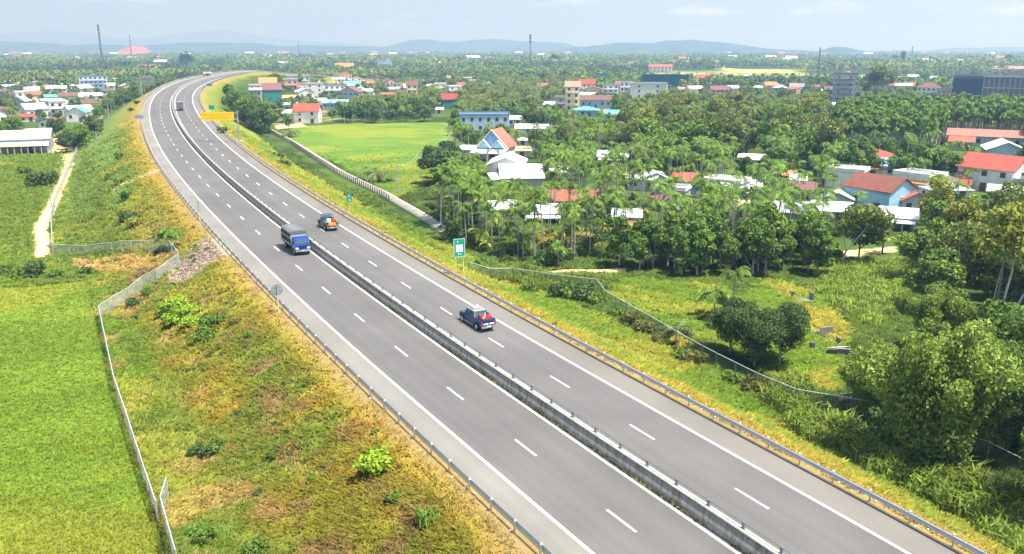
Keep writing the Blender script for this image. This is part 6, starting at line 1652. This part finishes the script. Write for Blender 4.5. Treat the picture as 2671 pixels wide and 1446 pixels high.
# reeds and tall grass of the lower right bank: uncountable
def bank_growth():
    rs = np.random.default_rng(21); parts = []; cols = []
    P1 = [hit(a * DS, b * DS)[:2] for a, b in ((1990, 1040), (2120, 1085), (2250, 1140), (2400, 1200), (2600, 1290), (2700, 1420), (2560, 1420), (2450, 1330), (2330, 1260), (2210, 1195), (2080, 1130), (1980, 1075))]
    P2 = [hit(a * DS, b * DS)[:2] for a, b in ((1935, 985), (2010, 965), (2040, 1010), (2000, 1045), (1930, 1025))]
    P3 = P_CORN; P4 = [hit(a * DS, b * DS)[:2] for a, b in ((1185, 690), (1230, 665), (1420, 700), (1560, 700), (1520, 740), (1400, 740), (1280, 712))]
    P5 = [hit(a * DS, b * DS)[:2] for a, b in ((170, 640), (180, 470), (215, 400), (260, 430), (300, 520), (330, 600), (300, 630))]
    P6 = [hit(a * DS, b * DS)[:2] for a, b in ((860, 470), (940, 490), (1060, 590), (1120, 640), (1060, 620), (960, 545))]
    tot = 0
    for P, sp, h, w in ((P1, .85, 1.0, 1), (P2, .8, .9, 1), (P3, 1.15, .7, 1.4), (P4, 1.1, .7, 1), (P5, 1.6, .55, 1), (P6, 1.5, .42, 1)):
        x, y = spread(P, sp, rs); z = terrain_z(x, y)
        for i in range(len(x)):
            (tv, tf), (cv, cf) = LIB['reeds']['arr'][rs.integers(4)]
            f = cf[rs.random(len(cf)) < .42]; s = h * rs.uniform(.5, 1.2); a = rs.uniform(0, 6.28); c_, s_ = math.cos(a), math.sin(a)
            V = np.stack([(cv[:, 0] * c_ - cv[:, 1] * s_) * s + x[i], (cv[:, 0] * s_ + cv[:, 1] * c_) * s + y[i], cv[:, 2] * s + z[i] - .05], 1)
            parts.append((V, f)); tot += len(f)
            t = rs.random(); base = np.array([.19, .275, .035]) * (1 - t) + np.array([.17, .22, .035]) * t
            cols.append(np.broadcast_to(base * w * rs.uniform(.75, 1.25), (len(V), 3)))
    V, F = cat_np(parts)
    mesh_np('tall_grass', V, F, mat('tall_grass_blade', (0, 0, 0), rough=.7, var=.1, attr=True, island=.35, transl=.35, spec=.1, upn=.6), colr=np.concatenate(cols), kind='stuff', label='tall green grass and reeds on the banks')
    print('tall grass', tot)
bank_growth()
# turf tufts over everything near
def tufts():
    rs = np.random.default_rng(31); N = 900000
    r = 34 * (330 / 34) ** rs.random(N)                          # more of them close by
    a = rs.uniform(-.60, .60, N); x = r * np.tan(a); y = r
    D, _ = axis_dist(x, y); k = np.abs(D) > 11.7
    k &= (np.abs(D) < 75) & (dist_line(x, y, PFX) > 3.2) & (rs.random(N) < 1 - sst(r, 200, 320))
    for L in L_PATH: k &= dist_line(x, y, L) > 1.4
    k &= np.hypot((x - CULV[0]) / 5, (y - CULV[1]) / 7.5) > .85
    lime = inpoly(x, y, P_FIELD_L) | inpoly(x, y, P_FIELD_M)
    clump = fnoise(x, y, 1.6, 2)
    k &= rs.random(N) < np.where(lime, .45, .25 + 1.1 * sst(clump, .35, .65)) * np.clip(1 - (np.abs(D) < 13.5) * .6, 0, 1)
    x, y, D, lime, r, clump = x[k], y[k], D[k], lime[k], r[k], clump[k]; n = len(x)
    z = terrain_z(x, y, D); c = land_col(x, y, D)
    h = np.where(lime, .11, .15 + .24 * clump) * (1 - .55 * (np.abs(D) < 13.3)) * rs.uniform(.6, 1.4, n) * (1 + r / 300); nb = 3
    ang = rs.uniform(0, 6.28, (n, nb)); ln = rs.uniform(.6, 1.7, (n, nb)); w = (.022 + r * .00055)[:, None] * rs.uniform(.7, 1.4, (n, nb))
    bx = x[:, None] + rs.normal(0, .09, (n, nb)); by = y[:, None] + rs.normal(0, .09, (n, nb)); z = z[:, None] + np.zeros((n, nb)); H = h[:, None] * rs.uniform(.7, 1.2, (n, nb))
    dx, dy = np.cos(ang), np.sin(ang); px, py = -dy, dx
    v = np.stack([np.stack([bx - px * w, by - py * w, z - .03], -1), np.stack([bx + px * w, by + py * w, z - .03], -1),
                  np.stack([bx + dx * H * ln * .45 + px * w * .8, by + dy * H * ln * .45 + py * w * .8, z + H * .75], -1), np.stack([bx + dx * H * ln, by + dy * H * ln, z + H * .95], -1)], 2).reshape(-1, 3)
    F = np.arange(len(v)).reshape(-1, 4)
    t = rs.random((n, 1)); cc = c * rs.uniform(.95, 1.6, (n, 1)) * np.where(lime, .95, 1.14)[:, None]; cc = cc * (1 - .25 * (t > .8)) + np.array([.30, .24, .07]) * .25 * (t > .8)
    cc = np.repeat(cc, 4 * nb, 0)
    mesh_np('grass', v, F, mat('grass_blade', (0, 0, 0), rough=.8, var=.08, attr=True, island=.22, transl=.35, spec=.05, upn=.75), colr=cc, kind='stuff'); print('tufts', n)
tufts()

# ---------------------------------------------------------------- graves and the white shrine
M_TOMB = mat('tomb_stone', (.22, .215, .20), var=.35, scale=1.5); M_TOMBW = mat('tomb_white', (.62, .60, .56), var=.2, scale=2); M_TOMBD = mat('tomb_dark', (.09, .09, .095), var=.3)
def at_cell(a, b): return hit(1900 + a / 3.322, 680 + b / 3.322)
def tomb(name, a, b, lab, parts, rz=0):
    x, y, z = at_cell(a, b); t = empty(name, (x, y, z), rz, lab, 'grave', 'graves in the clearing')
    for nm, c, d, m in parts:
        mb = MB(); mb.box(c, d, m); mb.build(nm, t)
tomb('tomb', 660, 365, 'open grey tomb with an upright end slab in the grass behind the round trees', [('base', (0, 0, .15), (2.2, .9, .45), M_TOMB), ('headstone', (1.15, .3, .6), (.16, 1.2, 1.5), M_TOMB), ('kerb', (0, .9, .15), (2.2, .12, .4), M_TOMBW)], .15)
tomb('stone_post', 550, 330, 'small dark capped stone post left of the open grey tomb', [('shaft', (0, 0, .4), (.28, .28, 1.0), M_TOMB), ('cap', (0, 0, .95), (.6, .6, .14), M_TOMBD)])
tomb('stone_altar', 680, 500, 'small dark altar stone beside the yellow flowers', [('shaft', (0, 0, .2), (.3, .3, .5), M_TOMB), ('cap', (0, 0, .5), (.7, .6, .16), M_TOMBD)])
tomb('headstone', 845, 650, 'large plain grey upright slab in the middle of the clearing', [('slab', (0, 0, .5), (1.7, .18, 1.2), M_TOMB), ('side_wall', (-1.5, .5, .2), (1.9, .16, .5), M_TOMB)], .2)
tomb('grave_enclosure', 860, 760, 'low walled grassy grave mound with a white edged front', [('front_wall', (.3, -.6, .12), (4.4, .16, .4), M_TOMBW), ('back_wall', (-.2, 1.9, .12), (3.4, .14, .35), M_TOMBW), ('left_pillar', (-2.1, -.3, .4), (.5, .4, 1.0), M_TOMBD), ('side_slab', (2.2, 1.6, .35), (.2, 1.1, .7), M_TOMB)], .12)
tomb('curved_wall', 960, 835, 'dark wavy tomb wall in front of the grassy grave mound', [('left_panel', (-.9, 0, .35), (1.1, .2, .8), M_TOMBD), ('right_panel', (.3, -.05, .45), (1.3, .2, 1.0), M_TOMBD), ('end_panel', (1.3, 0, .3), (.8, .2, .7), M_TOMBD), ('top', (0, 0, .95), (2.4, .28, .1), M_TOMB)], -.2)
def shrine():
    x, y, z = at_cell(1190, 1225); t = empty('shrine', (x, y, z), .25, 'white and dark ornate shrine with a curved roof under the bamboo', 'shrine')
    mb = MB(); mb.box((0, 0, .1), (3.2, 2.2, .4), M_TOMBW); mb.build('plinth', t)
    mb = MB(); mb.box((0, .1, .9), (2.2, 1.2, 1.3), M_TOMBD); mb.build('body', t)
    for q in (-1.2, -.4, .4, 1.2):
        mb = MB(); mb.tube([(q, -.7, .3), (q, -.7, 1.6)], .09, M_TOMBW, n=8); mb.build('column', t)
    mb = MB(); mb.prism([(-1.2, 1.65), (-.6, 1.85), (0, 2.35), (.6, 1.85), (1.2, 1.65), (1.2, 1.55), (-1.2, 1.55)], 'x', -1.6, 1.6, M_TOMBW)
    for q in (-1.5, 1.5): mb.tube([(q, -1.1, 1.7), (q * 1.12, -1.35, 2.0)], .07, M_TOMBW, n=5)
    mb.build('roof', t)
    mb = MB(); mb.box((-2.4, .3, .5), (1.0, .14, 1.0), M_TOMBW); mb.box((2.4, .3, .5), (1.0, .14, 1.0), M_TOMBW); mb.build('side_wall', t)
shrine()

# ---------------------------------------------------------------- poles, wires, masts
M_POLE = mat('pole_concrete', (.36, .35, .33), var=.15); M_WIRE = mat('wire_pale', (.45, .46, .44), var=.05)
def pole(px, py, hpx, lab, grp='concrete utility poles'):
    x, y, z = hit(px * DS, py * DS); k = math.hypot(x, y) / FOC; h = hpx * DS * k * 1.03
    t = empty('utility_pole', (x, y, z), 0, lab, 'utility pole', grp)
    mb = MB(); mb.tube([(0, 0, -.3), (0, 0, h)], .16, M_POLE, n=7, r2=.10); mb.build('shaft', t)
    mb = MB(); mb.box((0, 0, h - .35), (1.5, .12, .12), M_POLE); mb.build('crossarm', t)
    return (x, y, z + h - .3)
pa = pole(1003, 485, 68, 'nearer utility pole in the bright green field'); pb = pole(1060, 437, 52, 'farther utility pole at the end of the bright green field')
pc_ = pole(1130, 412, 75, 'utility pole among the trees right of the bright green field'); pole(134, 545, 60, 'thin pole beside the sandy footpath left of the fence')
pole(1135, 395, 60, 'utility pole at the edge of the trees near the long workshop')
for px, py, hp, lab in ((205, 175, 26, 'pole above the left village'), (338, 215, 25, 'pole beside the blue house of the left village'), (274, 300, 34, 'pole at the end of the sandy lane'), (420, 196, 18, 'pole behind the outside of the bend'), (487, 189, 14, 'pole right of the salmon roofed house'), (533, 187, 12, 'last pole beside the far road'),
                        (242, 300, 26, 'left pole beside the sandy lane'), (500, 187, 12, 'pole near the tiny red hut'), (1405, 440, 48, 'pole right of the big white hall'), (368, 222, 50, 'pole at the roadside left of the bend')):
    pole(px, py, hp, lab)
def wire(a, b, sag, lab):
    mb = MB()
    for o in (-.5, .5):
        mb.tube([(a[0] + (b[0] - a[0]) * t + o, a[1] + (b[1] - a[1]) * t, a[2] + (b[2] - a[2]) * t - sag * 4 * t * (1 - t)) for t in np.linspace(0, 1, 9)], .03, M_WIRE, n=4)
    mb.build('power_line', None, lab, 'power line')
wire(pa, pb, 1.0, 'pair of wires strung across the green field'); wire(pb, pc_, 2.2, 'pair of sagging wires running into the trees')
M_MAST = mat('mast_steel', (.10, .11, .13), rough=.6, metal=.3, var=.1); M_MASTR = mat('mast_band', (.30, .28, .30), var=.1)
def mast(px, topy, d, wpx, lab, panels=True):
    u = (px - PW / 2) / FOC; X, Y = u * d, d; k = math.hypot(X, Y) / FOC
    r = px_ray(px, topy); Z = HC + r[2] / r[1] * Y; X = r[0] / r[1] * Y
    t = empty('lattice_mast', (X, Y, 0), 0, lab, 'mast', 'tall masts on the skyline'); w = wpx * k / 2; n = 12
    mb = MB()
    for a, b in ((-1, -1), (1, -1), (1, 1), (-1, 1)): mb.tube([(a * w, b * w, 0), (a * w * .55, b * w * .55, Z)], w * .22, M_MAST, n=4)
    for i in range(n):
        z0, z1 = Z * i / n, Z * (i + 1) / n; q0, q1 = w * (1 - .45 * i / n), w * (1 - .45 * (i + 1) / n)
        for a, b, c, e in ((-1, -1, 1, -1), (1, -1, 1, 1), (1, 1, -1, 1), (-1, 1, -1, -1)):
            mb.tube([(a * q0, b * q0, z0), (c * q1, e * q1, z1)], w * .14, M_MAST, n=4); mb.tube([(a * q1, b * q1, z1), (c * q1, e * q1, z1)], w * .14, M_MASTR if i % 2 else M_MAST, n=4)
    mb.build('lattice', t)
    if panels:
        mb = MB()
        for zz in (.97, .90, .80): mb.tube([(0, 0, Z * zz - 1.6), (0, 0, Z * zz + 1.6)], w * 1.3, M_MAST, n=8)
        mb.build('antennas', t)
mast(255, 64, 1500, 3.4, 'tall dark lattice mast on the left skyline'); mast(1383.5, 90, 1500, 4.2, 'dark lattice mast in the middle of the skyline')
mast(2140, 124, 940, 3.2, 'thin grey mast in front of the small round hill', False); mast(337, 92, 2600, 2.0, 'faint thin mast above the red earth mound', False)
mast(778, 108, 2600, 1.8, 'faint thin mast left of the central hills', False); mast(2381, 121, 2600, 2.4, 'faint thin mast right of the lone skyline tree', False)

# ---------------------------------------------------------------- far buildings, skyline trees and hills
def specks():
    rs = np.random.default_rng(61); W_ = [hmat(WHITE, 'wall'), hmat(PALEB, 'wall'), hmat(CREAM, 'wall')]; R_ = [hmat(TINW, 'tin'), hmat(RED2, 'tile'), hmat(PINK, 'tile'), hmat(TINW, 'tin')]
    protos = []
    for i in range(6):
        w, d, h = 26, 14, 10; mb = MB(); a, b = W_[i % 3], R_[i % 4]
        mb.box((0, 0, h / 2), (w, d, h), a); mb.prism([(-d / 2 - 1, h), (d / 2 + 1, h), (0, h + 4)], 'x', -w / 2 - 1, w / 2 + 1, b)
        for q in range(4): mb.box((-9 + q * 6, -d / 2 - .05, h * .55), (2, .2, 3), M_WIN)
        protos.append(mb)
    spots = [(rs.uniform(0, 2671), rs.uniform(141, 176)) for _ in range(75)] + [(x, 143 + 2 * rs.random()) for x in (395, 700, 706, 735, 745, 905, 1060, 1075, 1090, 1480, 1840, 1860, 1880, 1900, 2255, 2290, 2410, 2470)] + [(x, 149) for x in (20, 75, 130, 300)]
    first = {}
    for i, (px, py) in enumerate(spots):
        X, Y = at_z(px, py + 3, 0.0); j = i % 6
        if abs(float(axis_dist(X, Y)[0][0])) < 60: continue
        if j not in first: o = protos[j].build('distant_building'); first[j] = o
        else: o = copy_tree(first[j])
        s = rs.uniform(.7, 1.3) * (1.0 if Y > 2200 else .7)
        o.location = (X, Y, 2.5 if Y < 3000 else 7); o.scale = (s, s, s); o.rotation_euler = (0, 0, rs.uniform(-.4, .4))
        tag(o, None, 'building', 'tiny pale buildings scattered over the wooded plain'); SPK.append((o, 'tiny pale far building', '', 0, 0))
specks()
def at_far(key, px, top, d, h, lab, leaf=None, wide=1.0):
    r = px_ray(px, top); X = r[0] / r[1] * d; Z = HC + r[2] / r[1] * d
    o = tree_at(key, X, d, Z / h * wide, label=lab, cat='tree', leaf=leaf, z=0, sz=Z / h); return o
at_far('gold', 2297, 158, 640, 14.5, 'large olive yellow crown rising behind the concrete tower house', 'olive', 1.7)
at_far('gold', 2322, 168, 660, 14.5, 'second olive crown right of the large one behind the tower house', 'gold', 1.4)
at_far('olive', 2357, 124, 1600, 12.5, 'lone tall dark tree standing above the right horizon', 'dark', .55); at_far('olive', 2335, 137, 1600, 12.5, 'shorter dark tree beside the lone horizon tree', 'dark', .7)
at_far('olive', 2632, 136, 1500, 12.5, 'dark tree standing above the horizon at the right edge', 'dark', .8); at_far('mid', 484, 130, 1500, 10.5, 'dark round tree on the skyline above the far bend', 'dark', 1.0); at_far('mid', 1447, 137, 1700, 10.5, 'dark tree on the skyline right of the central mast', 'dark', 1.0)
def ridge(pts, d, depth, name, m, noise=.12, lab=None):
    """pts: (photo px, photo py) of the crest line; a real hill d metres away"""
    rs = np.random.default_rng(int(d)); P = np.array(pts, float)
    px = np.arange(P[0, 0], P[-1, 0] + 1, max(2.0, (P[-1, 0] - P[0, 0]) / 260)); py = np.interp(px, P[:, 0], P[:, 1])
    X = np.array([px_ray(a, b)[0] / px_ray(a, b)[1] * d for a, b in zip(px, py)]); Z = np.array([HC + px_ray(a, b)[2] / px_ray(a, b)[1] * d for a, b in zip(px, py)])
    Z = np.maximum(Z, 0); v = np.linspace(-1, 1, 41); V = np.empty((len(v), len(X), 3))
    for i, q in enumerate(v):
        y = d + q * depth; cut = math.exp(-(q * 1.9) ** 2) - math.exp(-(1.9) ** 2)
        yy = np.full(len(X), y) + 0; V[i, :, 0] = X; V[i, :, 1] = yy + depth * .25 * (fnoise(X, yy * 0, depth, 2) - .5) * (1 - abs(q)); n_ = fnoise(X * 1.0, yy * 1.0, depth * .28, 5) - .5
        V[i, :, 2] = Z * cut * 1.02 * (1 + noise * 2.6 * n_ * (1 - cut * .85)) + noise * 60 * (fnoise(X + 500, yy, depth * .08, 3) - .5) * cut - 6 * (1 - cut)
    i = np.arange(len(v) * len(X)).reshape(len(v), len(X)); F = np.stack([i[:-1, :-1], i[:-1, 1:], i[1:, 1:], i[1:, :-1]], -1).reshape(-1, 4)
    return mesh_np(name, V.reshape(-1, 3), F, m, kind='structure', smooth=True)
M_HILL = mat('hill_woods', (.028, .062, .040), rough=.95, var=.35, scale=.012, detail=6, spec=.05, rgb2=(.045, .075, .045)); M_RED = mat('red_earth', (.36, .13, .09), rough=.95, var=.2, scale=.02, spec=.05)
ridge([(-120, 128), (-60, 108), (0, 107), (60, 109), (120, 112), (190, 120), (230, 115), (320, 118), (420, 117), (480, 111), (560, 111), (620, 112), (680, 113), (740, 121), (800, 118), (900, 121), (1000, 124), (1080, 133)], 6500, 1000, 'hill', M_HILL)
ridge([(950, 133), (1000, 122), (1040, 114), (1075, 104), (1110, 102), (1150, 107), (1190, 110), (1230, 105), (1270, 102), (1310, 103), (1360, 108), (1420, 110), (1470, 112), (1500, 120), (1560, 134)], 7600, 1100, 'hill', M_HILL)
ridge([(1440, 134), (1500, 124), (1560, 118), (1620, 111), (1700, 113), (1740, 105), (1770, 106), (1800, 104), (1850, 108), (1900, 112), (1950, 120), (2010, 128), (2080, 131), (2140, 136)], 5600, 900, 'hill', M_HILL)
ridge([(2120, 137), (2150, 130), (2175, 122.5), (2190, 123), (2205, 122.5), (2225, 128), (2260, 136)], 4600, 300, 'hill', M_HILL, .05)
ridge([(2380, 136), (2450, 129), (2500, 125), (2560, 125), (2600, 122.5), (2700, 124), (2800, 130)], 8500, 900, 'hill', M_HILL)
ridge([(308, 137), (320, 129), (333, 122), (346, 118), (362, 121), (374, 122), (384, 130), (392, 137)], 4300, 220, 'hill', M_RED, .10)
ridge([(-200, 122), (-60, 92), (60, 84), (130, 76), (210, 86), (300, 98), (380, 102), (450, 90), (540, 80), (600, 78), (660, 90), (740, 103), (840, 108), (930, 114), (1050, 124)], 13900, 1500, 'mountain', M_HILL, .06)
# litter on the verges and stones
def litter():
    rs = np.random.default_rng(71); mb = MB(); m = mat('litter_white', (.7, .7, .68), var=.1)
    for i in range(70):
        s = S100 + rs.uniform(-25, 90); side = 1 if i % 2 else -1; o = side * rs.uniform(11.1, 12.4); x, y, z = [float(v[0]) for v in off_pt(np.array([s]), o)]
        z = float(terrain_z(np.array([x]), np.array([y]))[0])
        mb.box((x, y, z + .05), (rs.uniform(.06, .20), rs.uniform(.05, .14), .06), m, rz=rs.uniform(0, 3))
    mb.build('litter', kind='stuff')
litter()
def weed_clumps():
    rs = np.random.default_rng(44); P = []; C = []; n = 2600
    y = 36 + 150 * rs.random(n) ** 1.2; ax = np.interp(y, AX[:, 1], AX[:, 0]); x = ax + np.where(rs.random(n) < .75, -rs.uniform(13.5, 36, n), rs.uniform(14, 31, n)); D, _ = axis_dist(x, y)
    k = (np.abs(D) > 13.2) & (np.abs(D) < 29) & (fnoise(x, y, 7, 3) + rs.normal(0, .06, n) > .50); x, y = x[k], y[k]; z = terrain_z(x, y)
    for i in range(len(x)):
        q = rs.random(); key = 'reeds' if q < .35 else 'shrub'; cv, cf = LIB[key]['arr'][rs.integers(3)][1]; s = rs.uniform(.10, .30) * (1.5 if key == 'reeds' else 1)
        f = cf[rs.random(len(cf)) < .35]; used = np.unique(f); mp = np.zeros(len(cv), int); mp[used] = np.arange(len(used)); v = cv[used].copy(); f = mp[f]
        if key == 'shrub': ct = v[f].mean(1); v = ((v[f] - ct[:, None]) * 1.6 + ct[:, None]).reshape(-1, 3); f = np.arange(len(v)).reshape(-1, 4)
        P.append((v * [s, s, s * .8] + [x[i], y[i], z[i] - .03], f))
        base = [np.array([.07, .13, .022]), np.array([.14, .19, .025]), np.array([.24, .22, .04]), np.array([.19, .13, .05])][rs.choice(4, p=[.35, .35, .2, .1])]
        C.append(np.broadcast_to(base * rs.uniform(.8, 1.3), (len(v), 3)))
    V, F = cat_np(P); mesh_np('weeds', V, F, mat('weed_leaf', (0, 0, 0), rough=.8, var=.1, attr=True, island=.35, transl=.3, upn=.35), colr=np.concatenate(C), kind='stuff'); print('weeds', len(x), len(F))
weed_clumps()
def rubble():
    rs = np.random.default_rng(5); P = []; m = mat('rubble_stone', (.215, .165, .12), var=.35, scale=2)
    for i in range(1100):
        a = rs.uniform(0, 6.28); q = math.sqrt(rs.random()); x = CULV[0] + math.cos(a) * 4.8 * q; y = CULV[1] + math.sin(a) * 7.2 * q
        if abs(float(axis_dist(x, y)[0][0])) < 12: continue
        v = rs.normal(size=(8, 3)) * rs.uniform(.08, .22); z = float(terrain_z(np.array([x]), np.array([y]))[0])
        b = np.array([(-1, -1, -.6), (1, -1, -.5), (1, 1, -.6), (-1, 1, -.5), (-.7, -.8, .6), (.8, -.7, .5), (.7, .8, .7), (-.8, .7, .5)]) * rs.uniform(.05, .17) + v * .25
        P.append((b + [x, y, z + .03], np.array([(0, 3, 2, 1), (4, 5, 6, 7), (0, 1, 5, 4), (1, 2, 6, 5), (2, 3, 7, 6), (3, 0, 4, 7)])))
    V, F = cat_np(P); mesh_np('rubble', V, F, m, kind='stuff')
rubble()
label_trees()
# ---------------------------------------------------------------- hazy air
def haze():
    b = MB()
    m = bpy.data.materials.new('haze_air'); m.use_nodes = True
    n = m.node_tree.nodes; n.clear()
    out = n.new('ShaderNodeOutputMaterial'); v = n.new('ShaderNodeVolumePrincipled')
    v.inputs['Color'].default_value = (.37, .61, .96, 1)
    v.inputs['Absorption Color'].default_value = (.66, .66, .66, 1)
    v.inputs['Density'].default_value = 2.9e-4
    v.inputs['Anisotropy'].default_value = 0.25
    m.node_tree.links.new(v.outputs[0], out.inputs['Volume'])
    b.box((0, 13500, 214), (56000, 30000, 432), m)
    o = b.build('haze', kind='stuff')
haze()
